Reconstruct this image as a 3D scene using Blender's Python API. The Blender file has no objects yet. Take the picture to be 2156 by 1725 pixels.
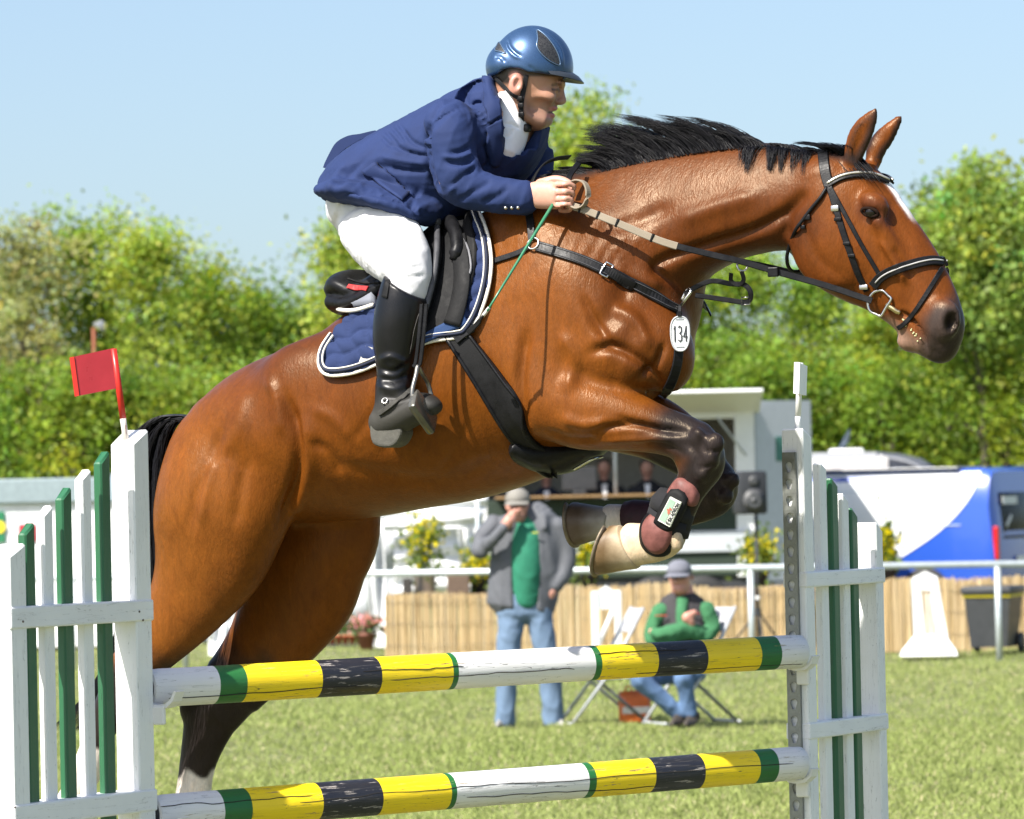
import bpy, bmesh, math, random
import numpy as np
from mathutils import Vector, Matrix
from mathutils.bvhtree import BVHTree
SC = bpy.context.scene
COL = SC.collection
rnd = random.Random(7)
# ------------------------------------------------------------------ camera
FPX, CU, CV, CH = 10400.0, 1078.0, 862.5, 1.75          # focal length and centre in photo units, eye height
_p, _r = math.radians(0.925), math.radians(1.2)
FWD = np.array([0, math.cos(_p), math.sin(_p)])
_up0 = np.array([0, -math.sin(_p), math.cos(_p)]); _rt0 = np.array([1.0, 0, 0])
RT = _rt0*math.cos(_r) - _up0*math.sin(_r)
UP = _up0*math.cos(_r) + _rt0*math.sin(_r)
CAMPOS = np.array([0, 0, CH])
cam_d = bpy.data.cameras.new('camera'); cam = bpy.data.objects.new('camera', cam_d); COL.objects.link(cam)
cam_d.sensor_width = 36; cam_d.sensor_fit = 'HORIZONTAL'; cam_d.lens = FPX/2156*36
cam_d.clip_start = 0.5; cam_d.clip_end = 4000
M = Matrix.Identity(4)
for i in range(3):
    M[i][0] = RT[i]; M[i][1] = UP[i]; M[i][2] = -FWD[i]; M[i][3] = CAMPOS[i]
cam.matrix_world = M
cam_d.dof.use_dof = True; cam_d.dof.focus_distance = 13.7; cam_d.dof.aperture_fstop = 9.0
SC.camera = cam
# ------------------------------------------------------------------ light
SUN_DIR = np.array([-0.47, -0.45, 0.76]); SUN_DIR /= np.linalg.norm(SUN_DIR)
world = bpy.data.worlds.new('World'); SC.world = world; world.use_nodes = True
wn = world.node_tree.nodes; wl = world.node_tree.links
sky = wn.new('ShaderNodeTexSky'); sky.sky_type = 'NISHITA'; sky.sun_disc = False
sky.sun_elevation = math.asin(SUN_DIR[2]); sky.sun_rotation = math.atan2(SUN_DIR[0], SUN_DIR[1])
sky.altitude = 50; sky.air_density = 1.0; sky.dust_density = 2.5; sky.ozone_density = 2.0
_tc = wn.new('ShaderNodeTexCoord'); _ad = wn.new('ShaderNodeVectorMath'); _ad.operation = 'ADD'; _ad.inputs[1].default_value = (0, 0, .04)
wl.new(_tc.outputs['Generated'], _ad.inputs[0]); wl.new(_ad.outputs[0], sky.inputs[0])
wl.new(sky.outputs[0], wn['Background'].inputs[0]); wn['Background'].inputs[1].default_value = 0.1
sl = bpy.data.lights.new('sun', 'SUN'); sl.energy = 5.0; sl.angle = math.radians(0.53); sl.color = (1.0, 0.955, 0.88)
sun = bpy.data.objects.new('sun', sl); COL.objects.link(sun); sun.location = (-20, -20, 40)
sun.rotation_euler = Vector(-SUN_DIR).to_track_quat('-Z', 'Y').to_euler()
SC.view_settings.view_transform = 'Standard'; SC.view_settings.look = 'None'
SC.view_settings.gamma = 1; SC.view_settings.exposure = 1.05; SC.view_settings.use_curve_mapping = False
SC.cycles.use_denoising = True
SC.cycles.max_bounces = 6; SC.cycles.transparent_max_bounces = 8
# ------------------------------------------------------------------ geometry of the view
def ray(u, v):
    d = FWD*FPX + RT*(u-CU) + UP*(CV-v)
    return d/np.linalg.norm(d)
def at(u, v, depth):                                     # world point seen at (u,v) at distance depth down the field
    d = ray(u, v); return CAMPOS + d*(depth/d[1])
def ground(u, v, z=0.0):
    d = ray(u, v); return CAMPOS + d*((z-CH)/d[2])
def px(p):                                               # world points -> (u,v)
    q = np.asarray(p) - CAMPOS
    w = q@FWD
    return np.stack([CU + FPX*(q@RT)/w, CV - FPX*(q@UP)/w], -1)
YAW = math.radians(25)
HF = np.array([math.cos(YAW), -math.sin(YAW), 0]); HN = np.array([-math.sin(YAW), -math.cos(YAW), 0])
HO = at(900, 800, 13.8); HO[2] = 0
def hp(u, v, n=0.0):                                     # point in the horse's own frame on the plane n metres to its near side
    d = ray(u, v); t = (n - (CAMPOS-HO)@HN)/(d@HN); p = CAMPOS + d*t - HO
    return np.array([p@HF, -n, p[2]])
def h2w(P):
    P = np.asarray(P); return HO + P[..., 0:1]*HF - P[..., 1:2]*HN + P[..., 2:3]*np.array([0, 0, 1.0])
def hpx(P): return px(h2w(P))
# ------------------------------------------------------------------ objects
def tag(o, label=None, cat=None, group=None, kind=None):
    if label: o['label'] = label
    if cat: o['category'] = cat
    if group: o['group'] = group
    if kind: o['kind'] = kind
    return o
def empty(name, loc=(0, 0, 0), rz=0.0, label=None, cat=None, group=None):
    o = bpy.data.objects.new(name, None); COL.objects.link(o); o.location = loc; o.rotation_euler = (0, 0, rz)
    o.empty_display_size = 0.1
    return tag(o, label, cat, group)
def obj(name, me, mat=None, parent=None, smooth=False):
    o = bpy.data.objects.new(name, me); COL.objects.link(o)
    if mat is not None and not me.materials: me.materials.append(mat)
    if parent is not None: o.parent = parent
    if smooth and len(me.polygons): me.polygons.foreach_set('use_smooth', np.ones(len(me.polygons), bool))
    return o
def mesh(name, verts, faces):
    me = bpy.data.meshes.new(name); me.from_pydata([tuple(map(float, v)) for v in verts], [], [tuple(map(int, f)) for f in faces]); me.update(); return me
def npmesh(name, V, Q):                                  # fast: quads (n,4) or tris (n,3)
    me = bpy.data.meshes.new(name); V = np.asarray(V, np.float32); Q = np.asarray(Q, np.int32); k = Q.shape[1]
    me.vertices.add(len(V)); me.vertices.foreach_set('co', V.ravel())
    me.loops.add(Q.size); me.loops.foreach_set('vertex_index', Q.ravel())
    me.polygons.add(len(Q)); me.polygons.foreach_set('loop_start', np.arange(0, Q.size, k, dtype=np.int32))
    me.polygons.foreach_set('loop_total', np.full(len(Q), k, np.int32)); me.update(); me.validate(); return me
def setcol(me, name, C):
    a = me.color_attributes.new(name, 'FLOAT_COLOR', 'POINT'); C = np.asarray(C, np.float32)
    if C.shape[1] == 3: C = np.concatenate([C, np.ones((len(C), 1), np.float32)], 1)
    a.data.foreach_set('color', C.ravel())
def copy_tree(o, parent=None):
    c = o.copy(); COL.objects.link(c)
    if parent is not None: c.parent = parent; c.matrix_parent_inverse = o.matrix_parent_inverse.copy()
    for ch in o.children: copy_tree(ch, c)
    return c
# ------------------------------------------------------------------ mesh collector
class MB:
    def __init__(s): s.v = []; s.f = []
    def add(s, V, F):
        n = len(s.v); s.v += [tuple(map(float, p)) for p in V]; s.f += [tuple(i+n for i in f) for f in F]; return s
    def box(s, c, size, rot=None):
        x, y, z = [d/2 for d in size]
        P = np.array([(-x,-y,-z),(x,-y,-z),(x,y,-z),(-x,y,-z),(-x,-y,z),(x,-y,z),(x,y,z),(-x,y,z)])
        if rot is not None: P = P@np.asarray(rot).T
        return s.add(P+np.asarray(c), [(0,3,2,1),(4,5,6,7),(0,1,5,4),(1,2,6,5),(2,3,7,6),(3,0,4,7)])
    def bbox(s, c, size, bev=0.005, rot=None):           # bevelled box (chamfered edges)
        x, y, z = [d/2 for d in size]; b = min(bev, x*.9, y*.9, z*.9)
        bm = bmesh.new(); bmesh.ops.create_cube(bm, size=1); 
        for w in bm.verts: w.co = (w.co.x*2*x, w.co.y*2*y, w.co.z*2*z)
        bmesh.ops.bevel(bm, geom=list(bm.edges), offset=b, segments=2, affect='EDGES', profile=.5)
        bm.verts.index_update(); P = np.array([w.co[:] for w in bm.verts]); F = [[w.index for w in f.verts] for f in bm.faces]; bm.free()
        if rot is not None: P = P@np.asarray(rot).T
        return s.add(P+np.asarray(c), F)
    def tube(s, pts, r, n=8, cap=True, flat=None, closed=False, up=None):
        """pts path; r radius or list; flat=(width,thick) makes a strap whose wide side is along 'up' vectors"""
        P = np.asarray(pts, float); m = len(P)
        R = np.full(m, r, float) if np.isscalar(r) else np.asarray(r, float)
        T = np.gradient(P, axis=0) if not closed else np.roll(P, -1, 0)-np.roll(P, 1, 0)
        T /= np.maximum(np.linalg.norm(T, axis=1, keepdims=True), 1e-9)
        ref = None; V = []
        for i in range(m):
            if up is not None: a = np.asarray(up[i] if np.ndim(up) > 1 else up, float)
            else: a = ref if ref is not None else (np.array([0, 0, 1.0]) if abs(T[i][2]) < .9 else np.array([1.0, 0, 0]))
            a = a - T[i]*(a@T[i]); a /= max(np.linalg.norm(a), 1e-9); b = np.cross(T[i], a); ref = a
            for k in range(n):
                th = 2*math.pi*(k+.5)/n; V.append(P[i] + R[i]*(math.cos(th)*a*(flat[0] if flat else 1) + math.sin(th)*b*(flat[1] if flat else 1)))
        F = []
        for i in range(m if closed else m-1):
            j = (i+1) % m
            for k in range(n):
                l = (k+1) % n; F.append((i*n+k, i*n+l, j*n+l, j*n+k))
        if cap and not closed: F += [tuple(range(n-1, -1, -1)), tuple((m-1)*n+k for k in range(n))]
        return s.add(V, F)
    def strap(s, pts, w, t, nrm):                        # flat strap: normals nrm per point (or one); width w, thickness t
        P = np.asarray(pts, float); m = len(P); N = np.asarray(nrm, float)
        if N.ndim == 1: N = np.tile(N, (m, 1))
        W = np.full(m, w) if np.isscalar(w) else np.asarray(w)
        T = np.gradient(P, axis=0); T /= np.maximum(np.linalg.norm(T, axis=1, keepdims=True), 1e-9)
        N = N - T*np.sum(N*T, 1, keepdims=True); N /= np.maximum(np.linalg.norm(N, axis=1, keepdims=True), 1e-9)
        B = np.cross(T, N); V = []; b = min(t*.45, .002)
        for i in range(m):
            h = W[i]/2
            for (x, y) in ((-h, 0), (-h, t-b), (-h+b, t), (h-b, t), (h, t-b), (h, 0)): V.append(P[i]+B[i]*x+N[i]*y)
        F = []
        for i in range(m-1):
            for k in range(6): l = (k+1) % 6; F.append((i*6+k, i*6+l, (i+1)*6+l, (i+1)*6+k))
        F += [tuple(range(5, -1, -1)), tuple((m-1)*6+k for k in range(6))]
        return s.add(V, F)
    def prism(s, poly, d, o=(0, 0, 0), ex=(1, 0, 0), ey=(0, 0, 1), ez=(0, 1, 0)):   # polygon in (ex,ey) extruded by d along ez
        ex, ey, ez, o = map(lambda q: np.asarray(q, float), (ex, ey, ez, o)); n = len(poly)
        A = [o+ex*x+ey*y for x, y in poly]; B = [p+ez*d for p in A]
        F = [tuple(range(n)), tuple(range(2*n-1, n-1, -1))]
        F += [((i+1) % n, i, n+i, n+(i+1) % n) for i in range(n)]
        return s.add(A+B, F)
    def lathe(s, prof, c=(0, 0, 0), n=20, ax=None):      # prof [(r,z)]
        V = []; F = []; m = len(prof)
        for r_, z in prof:
            for k in range(n):
                a = 2*math.pi*k/n; V.append((r_*math.cos(a), r_*math.sin(a), z))
        V = np.array(V)
        if ax is not None: V = V@np.asarray(ax).T
        for i in range(m-1):
            for k in range(n): l = (k+1) % n; F.append((i*n+k, i*n+l, (i+1)*n+l, (i+1)*n+k))
        F += [tuple(range(n-1, -1, -1)), tuple((m-1)*n+k for k in range(n))]
        return s.add(V+np.asarray(c), F)
    def loft(s, rings, cap=True, closed=True):
        m = len(rings); n = len(rings[0]); V = [p for r_ in rings for p in r_]; F = []
        for i in range(m-1):
            for k in range(n if closed else n-1): l = (k+1) % n; F.append((i*n+k, i*n+l, (i+1)*n+l, (i+1)*n+k))
        if cap and closed: F += [tuple(range(n-1, -1, -1)), tuple((m-1)*n+k for k in range(n))]
        return s.add(V, F)
    def build(s, name, mat=None, parent=None, smooth=False, fix=True):
        me = mesh(name, s.v, s.f)
        if fix:
            bm = bmesh.new(); bm.from_mesh(me); bmesh.ops.recalc_face_normals(bm, faces=bm.faces); bm.to_mesh(me); bm.free()
        o = obj(name, me, mat, parent, smooth)
        if smooth == 'auto':
            me.set_sharp_from_angle(angle=math.radians(40))
        return o
def spline(P, k=6, closed=False):                        # Catmull-Rom
    P = np.asarray(P, float); n = len(P); out = []
    for i in range(n if closed else n-1):
        if closed: a, b, c, d = P[(i-1) % n], P[i], P[(i+1) % n], P[(i+2) % n]
        else:
            b, c = P[i], P[i+1]; a = P[i-1] if i > 0 else 2*b-c; d = P[i+2] if i+2 < n else 2*c-b
        for j in range(k):
            t = j/k; out.append(.5*((2*b)+(c-a)*t+(2*a-5*b+4*c-d)*t*t+(3*b-a-3*c+d)*t**3))
    if not closed: out.append(P[-1])
    return np.array(out)
# ------------------------------------------------------------------ implicit surfaces
class Field:
    """smooth union of planar tubes; every tube runs in an x-z plane with its own sideways centre and half width"""
    def __init__(s, lo, hi, h):
        s.h = h; s.lo = np.asarray(lo, float); s.n = np.ceil((np.asarray(hi)-s.lo)/h).astype(int)+1
        s.x, s.y, s.z = [s.lo[i]+h*np.arange(s.n[i]) for i in range(3)]
        s.d = np.full(tuple(s.n), 0.5, np.float32)
    def _rng(s, i, a, b):
        return max(0, int((a-s.lo[i])/s.h)), min(s.n[i], int((b-s.lo[i])/s.h)+2)
    def tube(s, C, a, b, k=.02, egg=0., cap=1., sub=7, op='add', pw=2.):
        """C (m,3) centres, a in-plane half size, b sideways half size"""
        C = np.asarray(C, float); m = len(C)
        a = np.full(m, a, float) if np.isscalar(a) else np.asarray(a, float)
        b = np.full(m, b, float) if np.isscalar(b) else np.asarray(b, float)
        egg = np.full(m, egg, float) if np.isscalar(egg) else np.asarray(egg, float)
        if m > 2 and sub > 1:
            Q = spline(np.concatenate([C, a[:, None], b[:, None], egg[:, None]], 1), sub); C, a, b, egg = Q[:, :3], Q[:, 3], Q[:, 4], Q[:, 5]
            a = np.maximum(a, .002); b = np.maximum(b, .002)
        if len(C) == 1: C = np.concatenate([C, C+[1e-4, 0, 0]]); a = np.repeat(a, 2); b = np.repeat(b, 2); egg = np.repeat(egg, 2)
        mg = max(a.max()*1.0, 0)+k+s.h*2; mb = b.max()*(1+abs(egg).max())+k+s.h*2
        x0, x1 = s._rng(0, C[:, 0].min()-mg, C[:, 0].max()+mg); z0, z1 = s._rng(2, C[:, 2].min()-mg, C[:, 2].max()+mg)
        y0, y1 = s._rng(1, C[:, 1].min()-mb, C[:, 1].max()+mb)
        if x0 >= x1 or z0 >= z1 or y0 >= y1: return s
        X, Z = np.meshgrid(s.x[x0:x1], s.z[z0:z1], indexing='ij')
        best = np.full(X.shape, 1e9); A = np.ones_like(X); B = np.ones_like(X); Yc = np.zeros_like(X); PP = np.zeros_like(X); R2 = np.zeros_like(X); E = np.zeros_like(X)
        for i in range(len(C)-1):
            p, q = C[i], C[i+1]; dx, dz = q[0]-p[0], q[2]-p[2]; L = max(math.hypot(dx, dz), 1e-7); tx, tz = dx/L, dz/L
            rx, rz = X-p[0], Z-p[2]; tt = (rx*tx+rz*tz)/L; t = np.clip(tt, 0, 1)
            ax = (tt-t)*L; pe = -rx*tz+rz*tx
            aa = a[i]+(a[i+1]-a[i])*t; bb = b[i]+(b[i+1]-b[i])*t
            ca = np.where(t > .5, min(a[i+1], b[i+1]), min(a[i], b[i]))*cap if (i == 0 or i == len(C)-2) else np.minimum(aa, bb)
            P2 = (pe/aa)**2+(ax/ca)**2; m_ = P2 < best
            best = np.where(m_, P2, best); A = np.where(m_, aa, A); B = np.where(m_, bb, B); Yc = np.where(m_, p[1]+(q[1]-p[1])*t, Yc)
            PP = np.where(m_, pe/aa, PP); R2 = np.where(m_, pe*pe+ax*ax, R2); E = np.where(m_, egg[i]+(egg[i+1]-egg[i])*t, E)
        B = B*np.clip(1+E*np.clip(PP, -1.2, 1.2), .15, 3)
        f4 = np.float32
        dy = (s.y[y0:y1][None, :, None]-Yc[:, None, :]).astype(f4)
        if pw == 2: qn = np.sqrt(best[:, None, :].astype(f4)+(dy/B[:, None, :].astype(f4))**2)
        else: qn = ((best[:, None, :]**(pw/2)).astype(f4)+np.abs(dy/B[:, None, :].astype(f4))**pw)**(1/pw)
        r = np.sqrt(R2[:, None, :].astype(f4)+dy*dy)
        mn = np.minimum(A, B)[:, None, :].astype(f4)
        dd = np.where(qn > .05, r*(1-1/np.maximum(qn, .05)), -mn*(1-qn)).astype(f4)
        sl = (slice(x0, x1), slice(y0, y1), slice(z0, z1)); o = s.d[sl]
        if op == 'add':
            h = np.clip(.5+.5*(o-dd)/k, 0, 1); s.d[sl] = o+(dd-o)*h-k*h*(1-h)
        else:
            dd = -dd; h = np.clip(.5-.5*(o-dd)/k, 0, 1); s.d[sl] = o+(dd-o)*h+k*h*(1-h)
        return s
    def ball(s, c, rad, k=.02, op='add', ang=0., egg=0.):   # ellipsoid rad=(rx,ry,rz) turned by ang in the x-z plane
        c = np.asarray(c, float); rx, ry, rz = rad
        mg = max(rx, rz)+k+2*s.h
        x0, x1 = s._rng(0, c[0]-mg, c[0]+mg); z0, z1 = s._rng(2, c[2]-mg, c[2]+mg); y0, y1 = s._rng(1, c[1]-ry-k-2*s.h, c[1]+ry+k+2*s.h)
        if x0 >= x1 or z0 >= z1 or y0 >= y1: return s
        X = (s.x[x0:x1]-c[0])[:, None, None]; Y = (s.y[y0:y1]-c[1])[None, :, None]; Z = (s.z[z0:z1]-c[2])[None, None, :]
        ca, sa = math.cos(ang), math.sin(ang); u = X*ca+Z*sa; w = -X*sa+Z*ca
        qn = np.sqrt((u/rx)**2+(Y/ry)**2+(w/rz)**2); r = np.sqrt(X*X+Y*Y+Z*Z)
        dd = np.where(qn > .05, r*(1-1/np.maximum(qn, .05)), -min(rad)*(1-qn)).astype(np.float32)
        sl = (slice(x0, x1), slice(y0, y1), slice(z0, z1)); o = s.d[sl]
        if op == 'add': h = np.clip(.5+.5*(o-dd)/k, 0, 1); s.d[sl] = o+(dd-o)*h-k*h*(1-h)
        else: dd = -dd; h = np.clip(.5-.5*(o-dd)/k, 0, 1); s.d[sl] = o+(dd-o)*h+k*h*(1-h)
        return s
    def cut(s, fn, k=.004):                               # intersect with fn(X,Y,Z)<0
        dd = fn(s.x[:, None, None], s.y[None, :, None], s.z[None, None, :]).astype(np.float32)
        h = np.clip(.5-.5*(s.d-dd)/k, 0, 1); s.d = s.d+(dd-s.d)*h+k*h*(1-h); return s
    def surface(s):
        d = s.d; neg = d < 0; nx, ny, nz = d.shape
        c = np.zeros((nx-1, ny-1, nz-1), np.int8)
        for i in (0, 1):
            for j in (0, 1):
                for l in (0, 1): c += neg[i:nx-1+i, j:ny-1+j, l:nz-1+l]
        act = (c > 0) & (c < 8); idx = np.full(act.shape, -1, np.int32); I = np.argwhere(act); idx[act] = np.arange(len(I))
        acc = np.zeros((len(I), 3)); cnt = np.zeros(len(I))
        cor = [(i, j, l) for i in (0, 1) for j in (0, 1) for l in (0, 1)]
        for A in cor:
            for ax in range(3):
                if A[ax]: continue
                Bc = list(A); Bc[ax] = 1
                da = d[I[:, 0]+A[0], I[:, 1]+A[1], I[:, 2]+A[2]]; db = d[I[:, 0]+Bc[0], I[:, 1]+Bc[1], I[:, 2]+Bc[2]]
                m = (da < 0) != (db < 0); t = np.where(m, da/np.where(m, da-db, 1), 0)
                P = np.zeros((len(I), 3)) + np.array(A); P[:, ax] += t
                acc[m] += P[m]; cnt[m] += 1
        V = s.lo+(I+acc/cnt[:, None])*s.h
        Q = []
        for ax in range(3):
            o1, o2 = [(1, 2), (2, 0), (0, 1)][ax]
            sa = [slice(None)]*3; sb = [slice(None)]*3; sa[ax] = slice(0, -1); sb[ax] = slice(1, None)
            ch = neg[tuple(sa)] != neg[tuple(sb)]; E = np.argwhere(ch)
            E = E[(E[:, o1] > 0) & (E[:, o2] > 0) & (E[:, o1] < s.n[o1]-1) & (E[:, o2] < s.n[o2]-1)]
            def g(a, b):
                e = E.copy(); e[:, o1] -= a; e[:, o2] -= b; return idx[e[:, 0], e[:, 1], e[:, 2]]
            q = np.stack([g(1, 1), g(0, 1), g(0, 0), g(1, 0)], 1)
            fl = ~neg[E[:, 0], E[:, 1], E[:, 2]]; q[fl] = q[fl][:, ::-1]; Q.append(q)
        return V, np.concatenate(Q)
def smooth(V, Q, it=2, lam=.5):
    E = np.concatenate([Q[:, [0, 1]], Q[:, [1, 2]], Q[:, [2, 3]], Q[:, [3, 0]]]); E = np.concatenate([E, E[:, ::-1]])
    n = len(V); cnt = np.bincount(E[:, 0], minlength=n)[:, None]
    for _ in range(it):
        for l in (lam, -lam*1.04):
            S = np.stack([np.bincount(E[:, 0], V[E[:, 1], k], n) for k in range(3)], 1)
            V = V+l*(S/np.maximum(cnt, 1)-V)
    return V
def vnormals(V, Q):
    N = np.cross(V[Q[:, 2]]-V[Q[:, 0]], V[Q[:, 3]]-V[Q[:, 1]]); n = len(V); out = np.zeros((n, 3))
    for c in range(4):
        for k in range(3): out[:, k] += np.bincount(Q[:, c], N[:, k], n)
    return out/np.maximum(np.linalg.norm(out, axis=1, keepdims=True), 1e-12)
def polydist(P, L, ret=False):                            # distance of 2D points to polyline, and position 0..1 along it
    L = np.asarray(L, float); best = np.full(len(P), 1e9); pos = np.zeros(len(P)); seg = np.linalg.norm(np.diff(L, axis=0), axis=1); tot = seg.sum(); acc = 0; sg = np.zeros(len(P))
    for i in range(len(L)-1):
        d = L[i+1]-L[i]; l2 = max((d@d), 1e-9); t = np.clip(((P-L[i])@d)/l2, 0, 1); r = P-(L[i]+t[:, None]*d); q = np.hypot(r[:, 0], r[:, 1])
        m = q < best; best = np.where(m, q, best); pos = np.where(m, (acc+t*seg[i])/tot, pos); sg = np.where(m, np.sign(d[0]*r[:, 1]-d[1]*r[:, 0]), sg); acc += seg[i]
    return (best, pos, sg) if ret else best
def inpoly(P, L):
    L = np.asarray(L, float); x, y = P[:, 0], P[:, 1]; c = np.zeros(len(P), bool); n = len(L); j = n-1
    for i in range(n):
        m = ((L[i, 1] > y) != (L[j, 1] > y)) & (x < (L[j, 0]-L[i, 0])*(y-L[i, 1])/((L[j, 1]-L[i, 1]) or 1e-9)+L[i, 0]); c ^= m; j = i
    return c
def crumple(V, Q, amp, sc, seed=0, ax=(1, 1, .55)):       # soft cloth folds: a few warped ridges
    N = vnormals(V, Q); g = np.random.default_rng(seed); P = V*np.array(ax)*sc; h = np.zeros(len(V))
    for k in range(5):
        d = g.normal(size=3); d /= np.linalg.norm(d); w = g.normal(size=3); ph = g.uniform(0, 6.28)
        s = P@d*(1+.45*k)+1.3*np.sin(P@w*.6+ph); h += (1-np.abs(np.sin(s)))**2/(1+.35*k)
    return V+N*(amp*(h/2.2-.5))[:, None]
def sstep(a, b, x): t = np.clip((x-a)/(b-a), 0, 1); return t*t*(3-2*t)
def groove(V, N, UV, L, depth, width, side=None, taper=True):   # press (depth<0) or raise a line drawn in profile onto one flank
    d, t, _ = polydist(UV, spline(L, 5) if len(L) > 2 else L, True); w = np.exp(-(d/width)**2)
    if taper: w = w*np.clip(np.minimum(t, 1-t)*5+.15, 0, 1)
    if side is not None: w = w*sstep(.05, .45, side)
    return V + N*(depth*w)[:, None]
# ------------------------------------------------------------------ materials
class NT:
    def __init__(s, name):
        s.m = bpy.data.materials.new(name); s.m.use_nodes = True; s.t = s.m.node_tree; s.n = s.t.nodes; s.l = s.t.links; s.b = s.n['Principled BSDF']; s._co = None
    def new(s, kind, **kw):
        x = s.n.new(kind)
        for k, v in kw.items():
            if k.startswith('i_'):
                k = k[2:]; x.inputs[int(k) if k.isdigit() else k.replace('_', ' ')].default_value = v
            else: setattr(x, k, v)
        return x
    def link(s, a, b): s.l.new(a, b); return s
    def co(s, which='Object'):
        if s._co is None: s._co = s.new('ShaderNodeTexCoord')
        return s._co.outputs[which]
    def mapping(s, scale=(1, 1, 1), rot=(0, 0, 0), loc=(0, 0, 0), src=None):
        x = s.new('ShaderNodeMapping'); x.inputs['Scale'].default_value = scale; x.inputs['Rotation'].default_value = rot; x.inputs['Location'].default_value = loc
        s.link(src or s.co(), x.inputs[0]); return x.outputs[0]
    def noise(s, scale=5, detail=3, rough=.5, vec=None, dist=0.):
        x = s.new('ShaderNodeTexNoise'); x.inputs['Scale'].default_value = scale; x.inputs['Detail'].default_value = detail; x.inputs['Roughness'].default_value = rough; x.inputs['Distortion'].default_value = dist
        s.link(vec or s.co(), x.inputs['Vector']); return x.outputs['Fac']
    def ramp(s, fac, stops, interp='LINEAR'):
        x = s.new('ShaderNodeValToRGB'); e = x.color_ramp.elements; x.color_ramp.interpolation = interp
        while len(e) < len(stops): e.new(.5)
        for q, (p, c) in zip(e, stops): q.position = p; q.color = (*c, 1) if len(c) == 3 else c
        s.link(fac, x.inputs[0]); return x.outputs[0]
    def mix(s, fac, a, b, mode='MIX'):
        x = s.new('ShaderNodeMix', data_type='RGBA', blend_type=mode)
        for i, q in ((0, fac), (6, a), (7, b)):
            if hasattr(q, 'links'): s.link(q, x.inputs[i])
            else: x.inputs[i].default_value = q if i == 0 else ((*q, 1) if len(q) == 3 else q)
        return x.outputs[2]
    def math(s, op, a, b=0., c=None):
        x = s.new('ShaderNodeMath', operation=op)
        for i, q in enumerate((a, b) if c is None else (a, b, c)):
            if hasattr(q, 'links'): s.link(q, x.inputs[i])
            else: x.inputs[i].default_value = q
        return x.outputs[0]
    def maprange(s, v, a, b, c=0., d=1.):
        x = s.new('ShaderNodeMapRange'); s.link(v, x.inputs[0])
        for i, q in enumerate((a, b, c, d)): x.inputs[i+1].default_value = q
        return x.outputs[0]
    def attr(s, name):
        x = s.new('ShaderNodeAttribute'); x.attribute_name = name; return x
    def bump(s, h, strength=.3, dist=.01, normal=None):
        x = s.new('ShaderNodeBump'); x.inputs['Strength'].default_value = strength; x.inputs['Distance'].default_value = dist; s.link(h, x.inputs['Height'])
        if normal is not None: s.link(normal, x.inputs['Normal'])
        return x.outputs[0]
    def set(s, **kw):
        for k, v in kw.items():
            i = s.b.inputs[k.replace('_', ' ')]
            if hasattr(v, 'links'): s.link(v, i)
            elif isinstance(v, tuple) and len(v) == 3 and i.type == 'RGBA': i.default_value = (*v, 1)
            else: i.default_value = v
        return s
MATS = {}
def simple(name, col, rough=.5, metal=0., var=.12, scale=14, bump=0., bscale=60, **kw):
    if name in MATS: return MATS[name]
    t = NT(name); f = t.noise(scale, 4, .6)
    c = t.ramp(f, [(.3, tuple(q*(1-var) for q in col)), (.7, tuple(min(q*(1+var), 1) for q in col))])
    t.set(Base_Color=c, Roughness=t.maprange(f, .3, .7, max(rough-.06, .02), min(rough+.08, 1)), Metallic=metal, **kw)
    if bump: t.set(Normal=t.bump(t.noise(bscale, 4, .6), bump, .004))
    MATS[name] = t.m; return t.m
# ================================================================== field
t = NT('meadow_grass'); f = t.noise(.5, 5, .6); g = t.noise(7, 4, .65); h = t.noise(40, 3, .6)
c = t.ramp(f, [(.3, (.115, .135, .045)), (.5, (.135, .15, .055)), (.7, (.165, .165, .075))]); c = t.mix(t.maprange(g, .35, .7, 0, .6), c, (.19, .18, .095)); c = t.mix(t.maprange(h, .3, .7, 0, .35), c, (.05, .07, .018))
t.set(Base_Color=c, Roughness=.9, Normal=t.bump(h, .6, .03)); GM = t.m
xs_ = np.concatenate([[-900, -300, -60], np.linspace(-16, 16, 40), [60, 300, 900]]); ys_ = np.concatenate([[-30, 0, 10], np.linspace(16, 60, 60), [80, 120, 300, 1500]])
V = []; rr = random.Random(3)
for y in ys_:
    for x in xs_:
        z = .02*math.sin(x*.9+y*.4)+.015*math.sin(x*2.1-y*.7) if abs(x) < 20 and 15 < y < 62 else 0
        V.append((x, y, z-.02))
nx = len(xs_); F = [(j*nx+i, j*nx+i+1, (j+1)*nx+i+1, (j+1)*nx+i) for j in range(len(ys_)-1) for i in range(nx-1)]
tag(obj('ground', mesh('ground', V, F), GM, None, True), kind='structure')
R = np.random.default_rng(5)
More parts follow.
